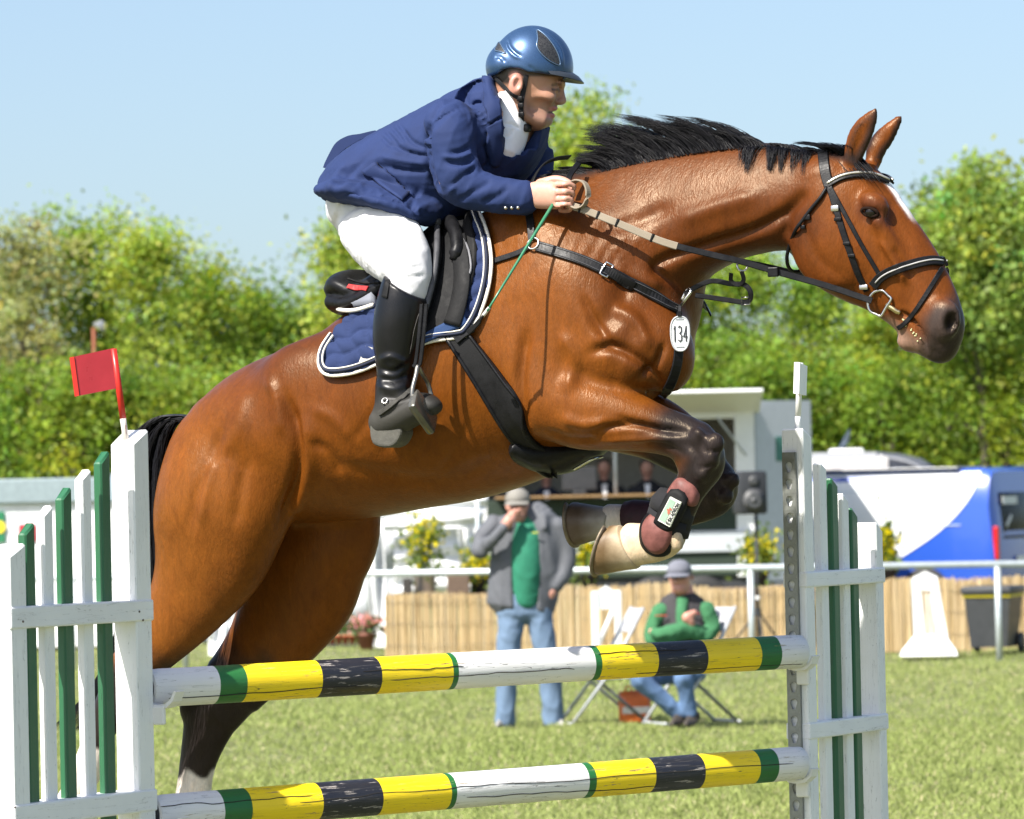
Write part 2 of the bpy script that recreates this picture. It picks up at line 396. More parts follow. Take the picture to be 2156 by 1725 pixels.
def blades(n, y0, y1, hmin, hmax, wd):
    y = 1/(1/y0+(1/y1-1/y0)*R.random(n)); x = (R.random(n)-.5)*(y*2400/FPX+2.5); h_ = hmin+(hmax-hmin)*R.random(n)**1.6; a = R.random(n)*6.283; ln = R.normal(0, .55, n)*h_; lm = R.normal(0, .55, n)*h_
    cl = .5+.5*np.sin(x*3.1+np.sin(y*1.7)*2)*np.sin(y*1.3+x); h_ *= (.65+.5*cl)
    z0 = np.where((np.abs(x) < 16) & (y < 60), .02*np.sin(x*.9+y*.4)+.015*np.sin(x*2.1-y*.7), 0)-.026; dx, dy = np.cos(a)*wd/2, np.sin(a)*wd/2
    V = np.stack([np.stack([x-dx, y-dy, z0], 1), np.stack([x+dx, y+dy, z0], 1), np.stack([x+ln*.4+dx*.7, y+lm*.4+dy*.7, z0+h_*.6], 1), np.stack([x+ln*.4-dx*.7, y+lm*.4-dy*.7, z0+h_*.6], 1), np.stack([x+ln, y+lm, z0+h_], 1)], 1)
    q = np.arange(n)[:, None]*5; T = np.concatenate([q+[0, 1, 2], q+[0, 2, 3], q+[3, 2, 4]]); dry = R.random(n); w = np.clip(.5+.35*np.sin(x*.8+1)*np.cos(y*.5)+.3*(R.random(n)-.5), 0, 1)
    C = np.array([.255, .315, .085])[None]*(.75+.6*dry[:, None]); C = C*(1-.3*w[:, None])+np.array([.40, .39, .18])[None]*(.3*w[:, None]); C = np.where((R.random(n) < .06)[:, None], np.array([[.55, .48, .28]]), C)
    return V.reshape(-1, 3), T, np.repeat(C, 5, 0)
A_ = [blades(330000, 24.5, 60, .028, .058, .010)]
V = A_[0][0]; T = A_[0][1]; C = A_[0][2]
gme = npmesh('grass', V, T); setcol(gme, 'tint', C)
t = NT('grass_blades'); a = t.attr('tint'); t.set(Base_Color=a.outputs['Color'], Roughness=.6, Specular_IOR_Level=.25, Subsurface_Weight=0.)
tr = t.new('ShaderNodeBsdfTranslucent'); t.link(a.outputs['Color'], tr.inputs[0]); mx = t.new('ShaderNodeMixShader'); mx.inputs[0].default_value = .35; t.link(t.b.outputs[0], mx.inputs[1]); t.link(tr.outputs[0], mx.inputs[2]); t.link(mx.outputs[0], t.n['Material Output'].inputs[0])
tag(obj('grass', gme, t.m), 'short pale green grass of the show field', 'grass', kind='stuff')
# ================================================================== horse
HORSE_ROT = -YAW
def stn(rows):
    """rows (u1,v1,u2,v2,n,b[,egg]) contour pairs -> centres, half heights, half widths, egg"""
    C, a, b, e = [], [], [], []
    for r_ in rows:
        p, q = hp(r_[0], r_[1], r_[4]), hp(r_[2], r_[3], r_[4]); C.append((p+q)/2); a.append(np.linalg.norm(p-q)/2); b.append(r_[5]); e.append(r_[6] if len(r_) > 6 else 0)
    return np.array(C), np.array(a), np.array(b), np.array(e)
def ftube(F, rows, k=.03, cap=1., mirror=False, **kw):
    C, a, b, e = stn(rows); F.tube(C, a, b, k, e, cap, **kw)
lo = np.minimum(hp(90, 1880, 0), hp(90, 1880, .3)); hi = hp(2050, 215, 0)
FH = Field((lo[0]-.05, -.38, lo[2]-.1), (hi[0]+.12, .38, hi[2]+.05), .0075)
TORSO = [(425,858,520,1050,0,.17),(520,778,630,1080,0,.255),(610,735,720,1088,0,.272),(700,705,808,1083,0,.28),(800,630,905,1068,0,.292),(900,552,1035,1045,0,.292),
 (990,478,1150,1003,0,.27),(1070,424,1270,925,0,.24),(1170,425,1370,850,0,.215),(1280,500,1425,800,0,.17)]
ftube(FH, TORSO, .03, .6, egg=0) if False else FH.tube(*stn(TORSO)[:3], .03, 0., .7)
NECK = [(1085,392,1330,800,0,.17,-.1),(1190,376,1405,690,0,.15,-.35),(1300,345,1452,612,0,.128,-.45),(1400,324,1500,577,0,.115,-.45),(1500,308,1560,546,0,.105,-.4),(1600,302,1628,530,0,.1,-.35),(1690,312,1678,525,0,.095,-.2),(1765,335,1722,500,0,.09,0)]
C_, a_, b_, e_ = stn(NECK); FH.tube(C_, a_, b_, .06, e_, .7)
HEAD = [(1805,334,1690,430,0,.088),(1848,352,1673,505,0,.103,-.1),(1884,400,1692,572,0,.106,-.1),(1915,442,1738,604,0,.098,-.1),(1943,484,1795,632,0,.082),(1968,527,1845,664,0,.07),(1992,575,1880,690,0,.062),(2012,622,1900,712,0,.062),(2022,662,1918,734,0,.06),(2012,708,1948,746,0,.05),(1998,735,1965,752,0,.036)]
C_, a_, b_, e_ = stn(HEAD); FH.tube(C_, a_, b_, .025, e_, .7)
FH.ball(hp(1914, 722, 0), (.034, .036, .024), .012, ang=-.5)
for s in (1, -1):
    FH.ball(hp(1742, 520, .072*s), (.098, .034, .115), .03, ang=.3)              # cheek
    FH.ball(hp(1842, 428, .083*s), (.042, .030, .028), .02, ang=-.6)             # brow
    C = np.array([hp(1850, 466, .09*s), hp(1880, 520, .075*s), hp(1905, 575, .058*s)]); FH.tube(C, [.016, .014, .010], [.016, .014, .01], .03)   # face ridge
    FH.ball(hp(1985, 672, .05*s), (.05, .026, .055), .02)                        # nostril swelling
    FH.ball(hp(2000, 678, .080*s), (.015, .034, .033), .008, 'sub', ang=-.25)     # nostril
    FH.ball(hp(1838, 450, .113*s), (.024, .014, .014), .01, 'sub', ang=-.25)     # eye hollow
    # shoulder, chest, hip muscles
    C = np.array([hp(1110, 470, .1*s), hp(1180, 600, .15*s), hp(1270, 720, .165*s), hp(1330, 760, .16*s)]); FH.tube(C, [.09, .12, .13, .09], [.06, .085, .09, .08], .07)
    C = np.array([hp(1120, 640, .15*s), hp(1130, 760, .185*s), hp(1150, 850, .19*s)]); FH.tube(C, [.10, .12, .10], [.07, .08, .08], .07)
    FH.ball(hp(1395, 735, .11*s), (.085, .085, .12), .05, ang=.25)               # pectoral
    FH.ball(hp(640, 800, .17*s), (.12, .08, .10), .08, ang=.4)                   # hip
    FH.ball(hp(500, 935, .15*s), (.13, .09, .12), .07, ang=.4)
near = lambda rows, s=1: [(r_[0], r_[1], r_[2], r_[3], r_[4]*s)+tuple(r_[5:]) for r_ in rows]
NF = [(1170,745,1108,905,.185,.085),(1254,790,1190,938,.185,.09),(1332,822,1290,945,.18,.076),(1402,857,1370,953,.175,.06),(1458,878,1425,967,.17,.05)]
C_, a_, b_, e_ = stn(NF); FH.tube(C_, a_, b_, .03, 0, .8)
NF2 = [(1490,893,1425,965,.168,.05),(1514,925,1437,978,.168,.056),(1521,965,1436,990,.168,.054),(1503,1010,1430,1000,.168,.043),(1480,1048,1420,1018,.168,.034),(1462,1085,1406,1052,.168,.032),(1448,1115,1385,1085,.168,.034),(1440,1143,1362,1112,.168,.043),(1415,1162,1345,1118,.168,.040),(1382,1178,1330,1112,.168,.037),(1345,1192,1312,1104,.168,.042)]
C_, a_, b_, e_ = stn(NF2); FH.tube(C_, a_, b_, .02, 0, .6)
FF = [(1170,745,1130,905,-.17,.08),(1280,800,1240,940,-.17,.085),(1400,838,1330,955,-.17,.07),(1470,890,1400,985,-.17,.055),(1515,950,1450,1010,-.17,.05)]
C_, a_, b_, e_ = stn(FF); FH.tube(C_, a_, b_, .03, 0, .8)
FF2 = [(1520,965,1450,1010,-.17,.05),(1549,1005,1462,1030,-.17,.055),(1546,1042,1462,1040,-.17,.053),(1515,1082,1455,1030,-.17,.04),(1465,1102,1425,1045,-.17,.033),(1410,1115,1385,1060,-.17,.032),(1350,1122,1340,1058,-.17,.04),(1310,1120,1312,1062,-.17,.036),(1280,1125,1290,1062,-.17,.042)]
C_, a_, b_, e_ = stn(FF2); FH.tube(C_, a_, b_, .02, 0, .6)
NH = [(405,915,650,930,.12,.10),(357,965,635,1010,.15,.125),(331,1060,600,1095,.16,.13),(328,1150,562,1175,.155,.11),(322,1225,500,1252,.15,.085),(300,1300,435,1312,.148,.066),(268,1362,365,1380,.146,.055)]
C_, a_, b_, e_ = stn(NH); FH.tube(C_, a_, b_, .05, 0, .8)
NH2 = [(262,1372,350,1390,.146,.05),(228,1402,318,1432,.146,.05),(212,1450,285,1475,.146,.042),(192,1505,252,1525,.146,.035),(176,1555,228,1572,.146,.034),(158,1605,214,1625,.146,.042),(140,1645,192,1668,.146,.036),(118,1685,172,1712,.146,.042)]
C_, a_, b_, e_ = stn(NH2); FH.tube(C_, a_, b_, .02, 0, .7)
FHL = [(470,1060,800,1055,-.14,.10),(497,1120,796,1110,-.15,.11),(500,1170,772,1168,-.15,.11),(499,1240,746,1245,-.15,.10),(497,1305,692,1312,-.15,.08),(468,1378,622,1385,-.15,.064),(428,1440,560,1445,-.15,.055)]
C_, a_, b_, e_ = stn(FHL); FH.tube(C_, a_, b_, .04, 0, .4)
FHL2 = [(425,1445,550,1450,-.15,.053),(393,1490,512,1492,-.15,.05),(387,1540,482,1540,-.15,.043),(381,1600,455,1600,-.15,.036),(374,1660,443,1660,-.15,.036),(362,1722,446,1730,-.15,.044),(352,1775,428,1790,-.15,.037),(335,1815,420,1840,-.15,.044)]
C_, a_, b_, e_ = stn(FHL2); FH.tube(C_, a_, b_, .02, 0, .7)
for u, v, n, r0 in ((1506, 934, .205, .026), (1496, 968, .21, .024), (1478, 994, .204, .022), (1440, 972, .175, .024), (1470, 920, .208, .02)): FH.ball(hp(u, v, n), (r0, .02, r0*1.15), .014)
for u, v, n, r0 in ((1540, 1012, -.135, .024), (1528, 1046, -.13, .022)): FH.ball(hp(u, v, n), (r0, .02, r0), .014)
for u, v, n in ((1425, 1146, .195), (1420, 1130, .2)): FH.ball(hp(u, v, n), (.02, .014, .02), .014)
FH.ball(hp(400, 1482, -.15), (.03, .03, .05), .02, ang=-.2); FH.ball(hp(450, 1490, -.115), (.03, .02, .04), .02)
# ears: cupped leaves
for s, rows in ((1, [(1780,352,1806,358,.04,.022),(1778,334,1812,342,.046,.022),(1779,312,1822,318,.05,.021),(1785,290,1833,292,.055,.018),(1800,268,1843,266,.058,.016),(1822,246,1849,246,.06,.010),(1840,229,1849,233,.061,.006)]),
               (-1, [(1822,346,1848,356,-.04,.024),(1824,330,1856,342,-.052,.022),(1826,308,1866,318,-.058,.021),(1840,288,1880,296,-.064,.018),(1860,268,1891,278,-.067,.016),(1882,250,1898,258,-.07,.009),(1894,242,1900,248,-.07,.005)])):
    C_, a_, b_, e_ = stn(rows); FH.tube(C_, a_, b_, .012, 0, .5)
    C2 = C_[1:5].copy(); C2[:, 1] -= .020*s; C2[:, 0] += .014; FH.tube(C2, a_[1:5]*.55, .010, .006, 0, .5, op='sub')
HV, HQ = FH.surface(); del FH
HV = smooth(HV, HQ, 9)
HNm = vnormals(HV, HQ)
HUV = hpx(HV); nearside = -HNm[:, 1]
def hg(L, depth, width, side=nearside):
    global HV
    HV = groove(HV, HNm, HUV, L, depth*1.45, width*.85, side)
hg([(1330,575),(1300,650),(1240,700)], -.010, 30)
hg([(1440,610),(1380,560),(1480,520),(1600,480),(1690,420)], -.012, 14)      # jugular line
hg([(1240,745),(1290,730),(1350,760),(1400,820)], -.014, 14)
hg([(1104,905),(1095,800),(1110,690)], -.012, 14)                            # edge behind the shoulder
hg([(1250,905),(1330,895),(1400,905),(1450,910)], -.010, 9)                  # forearm groove
hg([(1260,930),(1340,925),(1440,925)], .005, 8)
hg([(600,830),(622,900),(628,980),(610,1060),(590,1120)], -.016, 14)         # front edge of the thigh
hg([(640,870),(650,960),(640,1040),(600,1110)], .008, 20)
hg([(470,900),(440,980),(410,1060),(400,1130)], -.006, 16)
hg([(520,820),(500,900),(470,960)], .005, 22)
for L_, d_, w_ in (([(560,790),(585,850),(590,920)], .007, 14), ([(450,960),(430,1040),(425,1110)], .006, 12), ([(520,960),(505,1040),(495,1110)], -.005, 16), ([(1180,700),(1210,760),(1190,830)], .008, 18), ([(1290,640),(1340,680),(1370,740)], .010, 18), ([(1225,620),(1260,690),(1300,740)], -.007, 12),
    ([(1340,800),(1380,770),(1400,720)], -.010, 9), ([(1180,880),(1230,895),(1280,890)], .007, 14), ([(1150,905),(1200,925),(1260,925)], -.005, 9), ([(1400,905),(1350,892),(1300,880)], -.007, 6), ([(1420,470),(1500,440),(1600,410)], .007, 22), ([(1250,480),(1330,470),(1420,430)], -.005, 20), ([(1290,560),(1350,590),(1400,600)], .006, 18), ([(860,980),(900,930),(930,860)], -.003, 12), ([(800,960),(840,910),(870,850)], -.003, 12), ([(740,930),(780,880),(810,830)], -.003, 12), ([(920,1000),(960,950),(985,890)], -.003, 12), ([(650,930),(690,950),(720,1000)], -.006, 14), ([(655,860),(700,880),(740,930)], .004, 14)):
    hg(L_, d_, w_)
hg([(700,970),(800,1000),(950,1010),(1050,960)], -.005, 20)
hg([(1690,470),(1720,540),(1780,590)], -.003, 12)
hg([(1850,500),(1890,560),(1905,600)], .006, 9)
hg([(1878,520),(1905,560),(1925,590)], -.005, 9)
hg([(1893,655),(1918,672),(1940,705),(1950,742)], -.013, 5)                  # mouth
hg([(1700,400),(1660,450),(1655,510)], -.008, 14)
hg([(1460,900),(1490,930),(1500,970)], .004, 8)
hg([(1445,930),(1470,960),(1478,1000)], -.004, 8)
hg([(1484,948),(1500,952),(1516,948)], -.004, 4)
hg([(1470,985),(1488,984),(1505,978)], -.004, 4)
hg([(1440,1000),(1428,1030)], -.005, 5)
hg([(1360,930),(1400,938),(1440,955)], -.004, 6)
HNm = vnormals(HV, HQ); HUV = hpx(HV); nearside = -HNm[:, 1]
# coat: base, dark points, white marks
def hmask(L, w, soft=8, nlo=-9, nhi=9):
    d = polydist(HUV, L); n = -HV[:, 1]; return (1-sstep(w-soft, w+soft, d))*((n > nlo) & (n < nhi))
nn = -HV[:, 1]; U_, V_ = HUV[:, 0], HUV[:, 1]
COAT = np.tile(np.array([.124, .038, .0046]), (len(HV), 1)); 
def blend(c, m): 
    global COAT
    COAT = COAT*(1-m[:, None])+np.array(c)*m[:, None]
wob = 6*np.sin(U_*.07+V_*.05)+5*np.sin(U_*.11-V_*.08)
blend((.066, .018, .0040), sstep(1050, 1350, U_)*sstep(900, 560, V_)*.85)         # redder neck
blend((.165, .058, .011), sstep(620, 380, U_)*sstep(820, 1150, V_)*.6)
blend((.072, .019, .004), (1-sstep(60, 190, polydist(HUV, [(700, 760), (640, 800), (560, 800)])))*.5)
blend((.15, .048, .009), (1-sstep(40, 150, polydist(HUV, [(1130, 640), (1170, 740), (1160, 860)])))*.55)
blend((.128, .037, .006), sstep(1660, 1780, U_)*.75)
blk = (.016, .013, .014)
# legs
fl = hmask([(1440,905),(1500,930),(1500,985),(1440,1100),(1400,1130)], 72, 34, .05, .4)
fl = np.maximum(fl, .75*hmask([(1290,905),(1420,915)], 26, 26, .05, .4)*sstep(1270, 1420, U_+wob)); blend(blk, np.clip(fl, 0, 1))
blend(blk, hmask([(1430,960),(1530,1030),(1490,1060),(1330,1095)], 75, 30, -.4, -.05))
blend((.50, .41, .29), hmask([(1440,1150),(1390,1140),(1330,1140)], 60, 10, .05, .4)*sstep(1447, 1432, U_+.4*wob)*sstep(1095, 1105, V_))
blend((.45, .42, .40), hmask([(1340,1095),(1280,1090)], 50, 10, -.4, -.05)*sstep(1325, 1300, U_))
hb = sstep(1330, 1420, V_+wob*1.5-.35*(np.minimum(U_, 700)-500))*sstep(760, 640, U_); blend(blk, hb*(nn < 0)*(V_ > 1250))
blend(blk, sstep(1350, 1430, V_+wob)*(nn > 0)*(V_ > 1300)*(U_ < 500))
blend((.62, .58, .54), sstep(1628, 1642, V_+1.3*wob+.25*(U_-400))*(nn < 0)*(U_ < 600))
blend((.62, .58, .54), sstep(1565, 1580, V_+wob)*(nn > 0)*(U_ < 400))
# muzzle, ears, crest, eye rim, blaze
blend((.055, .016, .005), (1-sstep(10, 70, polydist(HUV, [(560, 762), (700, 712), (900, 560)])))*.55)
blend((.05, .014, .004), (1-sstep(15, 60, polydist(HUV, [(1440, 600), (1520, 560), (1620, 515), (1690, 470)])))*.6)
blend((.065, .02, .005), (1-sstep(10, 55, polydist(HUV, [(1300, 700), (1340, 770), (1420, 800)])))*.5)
mz = sstep(640, 700, V_+.35*(U_-1900)+wob*.6)*(U_ > 1830); blend((.035, .030, .030), np.clip(mz*sstep(1915, 1975, U_)*1.1, 0, .93))
blend((.20, .14, .11), hmask([(1870,690),(1910,725),(1940,740)], 22, 14)*.7)
blend(blk, .8*hmask([(1783,325),(1803,270),(1846,232)], 3, 6, 0, .4)+0*nn)
blend(blk, .9*hmask([(1803,342),(1828,300),(1846,250)], 12, 8, -.2, .4)*(V_ < 350))
blend((.02, .012, .01), np.clip(sstep(.25, .6, HNm[:, 0]), 0, 1)*(V_ < 338)*(U_ > 1775)*.85)
blend(blk, .6*hmask([(1858,332),(1888,280),(1896,250)], 5, 6, -.4, 0))
blend(blk, hmask([(1130,372),(1200,372),(1300,342),(1400,322),(1500,306),(1600,300),(1700,312),(1790,335)], 10, 10)*.9)
blend((.06, .02, .012), hmask([(1830,440),(1855,452)], 26, 16, .03, .4)*.75)
blend((.004, .003, .003), np.clip(1-sstep(.012, .026, np.linalg.norm((HV-hp(2000, 678, .06))*np.array([1.2, .6, .62]), axis=1)), 0, 1)*.97)
blend((.02, .016, .015), .85*hmask([(1955, 735), (1975, 748), (2000, 738), (2018, 705), (2022, 670)], 20, 12))
bz = (1-sstep(.010, .022, np.abs(HV[:, 1]+.004)))*(HNm[:, 0] > .25)*sstep(365, 380, V_)*sstep(475, 440, V_)*(U_ > 1840); blend((.78, .76, .74), np.clip(bz, 0, 1))
hor = empty('horse', HO, HORSE_ROT, 'bay horse with black mane leaping over the striped poles', 'horse')
hme = npmesh('horse_body', HV, HQ); setcol(hme, 'coat', COAT)
t = NT('horse_coat'); at_ = t.attr('coat')
n1 = t.noise(9, 4, .55); n2 = t.noise(230, 2, .5, t.mapping((1, 1, .35), (0, .7, 0))); n3 = t.noise(28, 3, .6, t.mapping((1, 1, .45), (0, .9, 0)), 1.)
n4 = t.noise(48, 5, .68, t.mapping((1, 1, .28), (0, .75, 0)), .8)
c = t.mix(t.maprange(n1, .35, .65, 0, .32), at_.outputs['Color'], (.55, .48, .42), 'MULTIPLY')
c = t.mix(t.maprange(n2, .25, .75, 0., .5), c, (1.5, 1.4, 1.3), 'MULTIPLY'); c = t.mix(t.maprange(n3, .45, .7, 0., .35), c, (.5, .42, .38), 'MULTIPLY'); c = t.mix(t.maprange(n4, .45, .72, 0., .3), c, (1.7, 1.55, 1.4), 'MULTIPLY')
b1 = t.bump(n2, .28, .003); b2 = t.bump(n4, .26, .004, b1); b2 = t.bump(n3, .12, .010, b2)
t.set(Base_Color=c, Roughness=t.maprange(n1, .3, .7, .30, .44), Normal=b2, Specular_IOR_Level=.2, Specular_Tint=(1., .80, .58))
HBODY = obj('body', hme, t.m, hor, True)
BVH_H = BVHTree.FromPolygons([Vector(v) for v in HV], HQ.tolist())
CAM_H = Vector(((CAMPOS-HO)@HF, -((CAMPOS-HO)@HN), CH))
def cast(u, v, lift=.004, bvh=None, fallback=0.):         # first point of the animal seen at (u,v), lifted off the skin
    p = Vector(hp(u, v, 0)); d = (p-CAM_H).normalized(); h = (bvh or BVH_H).ray_cast(CAM_H, d)
    if h[0] is None: return hp(u, v, fallback), np.array([0, -1.0, 0])
    n = np.array(h[1]); n = n if n@np.array(d) < 0 else -n
    return np.array(h[0])+n*lift, n
# ================================================================== materials for tack and rider
def leather(name, col, rough=.38, bump=.25):
    t = NT(name); f = t.noise(40, 4, .6); g = t.noise(160, 3, .6)
    t.set(Base_Color=t.ramp(f, [(.3, tuple(q*.75 for q in col)), (.7, tuple(q*1.35 for q in col))]), Roughness=t.maprange(f, .3, .7, rough-.06, rough+.14), Normal=t.bump(g, bump, .0015), Specular_IOR_Level=.17); return t.m
L_BLACK = leather('black_leather', (.007, .007, .008)); L_SOFT = leather('matt_black_leather', (.007, .007, .0075), .6); L_BROWN = leather('brown_leather', (.15, .058, .05), .5)
L_WORN = leather('worn_boot_leather', (.045, .043, .038), .62, .5)
STEEL = simple('polished_steel', (.55, .54, .52), .22, 1.0, .1); BRASS = simple('brass', (.55, .45, .25), .3, 1.0, .1)
def cloth(name, col, rough=.8, weave=900, wv=.15, fold=0., sheen=.1):
    t = NT(name); a = t.noise(weave, 2, .5); f = t.noise(10, 4, .55)
    n = t.bump(a, wv, .0006)
    if fold: n = t.bump(t.noise(16, 3, .5, t.mapping((1, 1, .5), (0, .6, 0)), .6), fold, .012, n)
    t.set(Base_Color=t.ramp(f, [(.3, tuple(q*.88 for q in col)), (.7, tuple(min(q*1.1, 1) for q in col))]), Roughness=rough, Normal=n, Sheen_Weight=sheen*.2, Specular_IOR_Level=.2); return t.m
NAVY = cloth('navy_jacket_cloth', (.0145, .027, .088), .8, 900, .2, .12, .05); NAVYPAD = cloth('navy_quilt_cloth', (.017, .029, .085), .85, 700, .3)
WHITE_C = cloth('white_breeches_cloth', (.60, .60, .62), .85, 800, .15, .05, .05); SHIRT = cloth('white_shirt_cloth', (.8, .8, .82), .75)
TRIM_W = cloth('cream_piping', (.72, .68, .60), .6); TRIM_D = cloth('dark_navy_piping', (.012, .016, .035), .6)
WEB = cloth('rubber_rein_webbing', (.22, .185, .14), .8, 500, .4)
BLACKWEB = cloth('black_webbing', (.016, .016, .018), .9, 500, .4)
def cpath(L, k=5, lift=.004, closed=False):
    Q = spline(L, k, closed); R = [cast(u, v, lift) for u, v in Q]; return np.array([r_[0] for r_ in R]), np.array([r_[1] for r_ in R])
def smooth_path(P, it=2):
    P = P.copy()
    for _ in range(it): P[1:-1] = (P[:-2]+2*P[1:-1]+P[2:])/4
    return P
def mirror(o):
    c = o.copy(); COL.objects.link(c); c.scale = (1, -1, 1); return c
def mir(V): V = np.array(V, float); V[:, 1] *= -1; return V
def strap_px(mb, L, w, t=.004, lift=.003, k=5, both=False):
    P, N = cpath(L, k, lift); P = smooth_path(P); N = smooth_path(N, 3); mb.strap(P, w, t, N)
    return P, N
def air(L, k=6): return spline([hp(*q) for q in L], k)
def patch(mb, top, bot, left=None, right=None, nu=24, nv=14, lift=.01, thick=.008, relief=None, both=False, bvh=None, fb=.1):
    """sheet between two curves drawn in profile, laid on the animal; optional side curves (Coons)"""
    def rs(L, n):
        Q = spline(L, 12) if len(L) > 2 else np.linspace(L[0], L[1], 25); s_ = np.r_[0, np.cumsum(np.linalg.norm(np.diff(Q, axis=0), axis=1))]; x = np.linspace(0, s_[-1], n)
        return np.stack([np.interp(x, s_, Q[:, 0]), np.interp(x, s_, Q[:, 1])], 1)
    T, B = rs(top, nu), rs(bot, nu)
    A = rs(left, nv) if left else np.linspace(T[0], B[0], nv); R = rs(right, nv) if right else np.linspace(T[-1], B[-1], nv)
    G = np.zeros((nu, nv, 2))
    for i in range(nu):
        s_ = i/(nu-1)
        for j in range(nv):
            q = j/(nv-1); G[i, j] = (1-q)*T[i]+q*B[i]+(1-s_)*A[j]+s_*R[j]-((1-s_)*(1-q)*T[0]+s_*(1-q)*T[-1]+(1-s_)*q*B[0]+s_*q*B[-1])
    P = np.zeros((nu, nv, 3)); N = np.zeros((nu, nv, 3))
    for i in range(nu):
        for j in range(nv): P[i, j], N[i, j] = cast(G[i, j, 0], G[i, j, 1], 0, bvh, fb)
    for _ in range(3):
        N[1:-1, 1:-1] = (N[1:-1, 1:-1]*2+N[:-2, 1:-1]+N[2:, 1:-1]+N[1:-1, :-2]+N[1:-1, 2:])/6
        P[1:-1, 1:-1] = (P[1:-1, 1:-1]*2+P[:-2, 1:-1]+P[2:, 1:-1]+P[1:-1, :-2]+P[1:-1, 2:])/6
    N /= np.linalg.norm(N, axis=2, keepdims=True)
    h = np.full((nu, nv), lift) if np.isscalar(lift) else lift
    if relief is not None: h = h+relief(np.linspace(0, 1, nu)[:, None], np.linspace(0, 1, nv)[None, :], G)
    O = P+N*(h+thick)[..., None]; I = P+N*(h*.3)[..., None]
    V = np.concatenate([O.reshape(-1, 3), I.reshape(-1, 3)]); K = nu*nv; F = []
    ix = lambda i, j: i*nv+j
    for i in range(nu-1):
        for j in range(nv-1): F.append((ix(i, j), ix(i, j+1), ix(i+1, j+1), ix(i+1, j))); F.append((K+ix(i, j), K+ix(i+1, j), K+ix(i+1, j+1), K+ix(i, j+1)))
    for i in range(nu-1):
        for j in (0, nv-1): F.append((ix(i, j), ix(i+1, j), K+ix(i+1, j), K+ix(i, j)))
    for j in range(nv-1):
        for i in (0, nu-1): F.append((ix(i, j), ix(i, j+1), K+ix(i, j+1), K+ix(i, j)))
    mb.add(V, F)
    if both: mb.add(mir(V), F)
    return O, N
def ring(c, r, tr, nrm, n=20, ex=1., up=(0, 0, 1)):      # wire ring
    nrm = np.asarray(nrm, float)/np.linalg.norm(nrm); a = np.cross(nrm, up); a /= np.linalg.norm(a); b = np.cross(nrm, a)
    return [np.asarray(c)+r*(math.cos(t_)*a*ex+math.sin(t_)*b) for t_ in np.linspace(0, 2*math.pi, n, endpoint=False)]
def hroot(name, u, v, n, label, cat, group=None):
    r_ = empty(name, HO, HORSE_ROT, label, cat, group); return r_
# ------------------------------------------------------------------ hooves, eyes, hair on the horse
HOOF = NT('hoof_horn'); f = HOOF.noise(30, 4, .6, HOOF.mapping((1, 1, 1))); HOOF.set(Base_Color=HOOF.ramp(f, [(.3, (.10, .065, .035)), (.5, (.24, .16, .085)), (.7, (.42, .33, .20))]), Roughness=.5, Normal=HOOF.bump(HOOF.noise(90, 3, .6), .3, .002)); HOOF = HOOF.m
HOOFM = simple('grey_brown_hoof_horn', (.15, .11, .078), .5, 0, .45, 22); HOOFD = simple('dark_hoof_horn', (.055, .042, .036), .55, 0, .4, 30); SHOE = simple('worn_iron_shoe', (.17, .135, .095), .55, .6, .35, 60, .3, 150)
HOOFV = NT('hoof_wall'); _h = HOOFV.attr('tint'); _f = HOOFV.noise(24, 5, .65); HOOFV.set(Base_Color=HOOFV.mix(HOOFV.maprange(_f, .35, .7, 0, .6), _h.outputs['Color'], (.55, .5, .42), 'MULTIPLY'), Roughness=.5, Specular_IOR_Level=.3, Normal=HOOFV.bump(HOOFV.noise(70, 4, .6), .35, .002)); HOOFV = HOOFV.m
def hoof(cor, sole, n, bc, bs, mat, label=None):
    """cor/sole: (toe px, heel px) of the coronet and of the ground face"""
    rings = []; N_ = 22
    for q, ((t0, h0), b) in ((0, (cor, bc)), (.5, None) if False else (1, (sole, bs))):
        T, H = hp(*t0, n), hp(*h0, n); c = (T+H)/2; ax = (T-H)/2; rings.append((c, ax, b))
    mb = MB(); R = []
    for q in (0, .06, .35, .7, .94, 1.):
        c = rings[0][0]*(1-q)+rings[1][0]*q; ax = rings[0][1]*(1-q)+rings[1][1]*q; b = rings[0][2]*(1-q)+rings[1][2]*q
        s_ = 1.03 if q == .06 else (.975 if q == 1. else 1.)
        R.append([c+ax*math.cos(t_)*s_*(1 if math.cos(t_) > 0 else .86)+np.array([0, 1, 0])*b*math.sin(t_)*s_*(1+.12*(math.cos(t_) < 0)*0) for t_ in np.linspace(0, 2*math.pi, N_, endpoint=False)])
    mb.loft(R); o = mb.build('hoof', HOOFV, hor, True)
    top_, bot_ = mat; cc_ = []
    for q in (0, .06, .35, .7, .94, 1.):
        for k in range(N_): w_ = min(1, max(0, q*1.5+.18*math.sin(k*1.9)+.12*math.sin(k*4.3+1))); cc_.append([a_*(1-w_)+b_*w_ for a_, b_ in zip(top_, bot_)])
    setcol(o.data, 'tint', cc_)
    c, ax, b = rings[1]; dn = rings[1][0]-rings[0][0]; perp = np.array([-ax[2], 0, ax[0]]); perp /= np.linalg.norm(perp); perp = perp if perp@dn > 0 else -perp
    ts = np.linspace(-math.pi*.80, math.pi*.80, 26); P = [c+ax*math.cos(t_)*.93+np.array([0, 1, 0])*b*math.sin(t_)*.92+perp*.004 for t_ in ts]
    m2 = MB(); m2.tube(P, 1, 6, True, flat=(.011, .0055), up=[q-c for q in P]); m2.build('horseshoe', SHOE, o, True)
    return o
hoof(((1345, 1196), (1303, 1100)), ((1256, 1212), (1290, 1098)), .168, .046, .060, ((.46, .37, .25), (.15, .095, .045)))
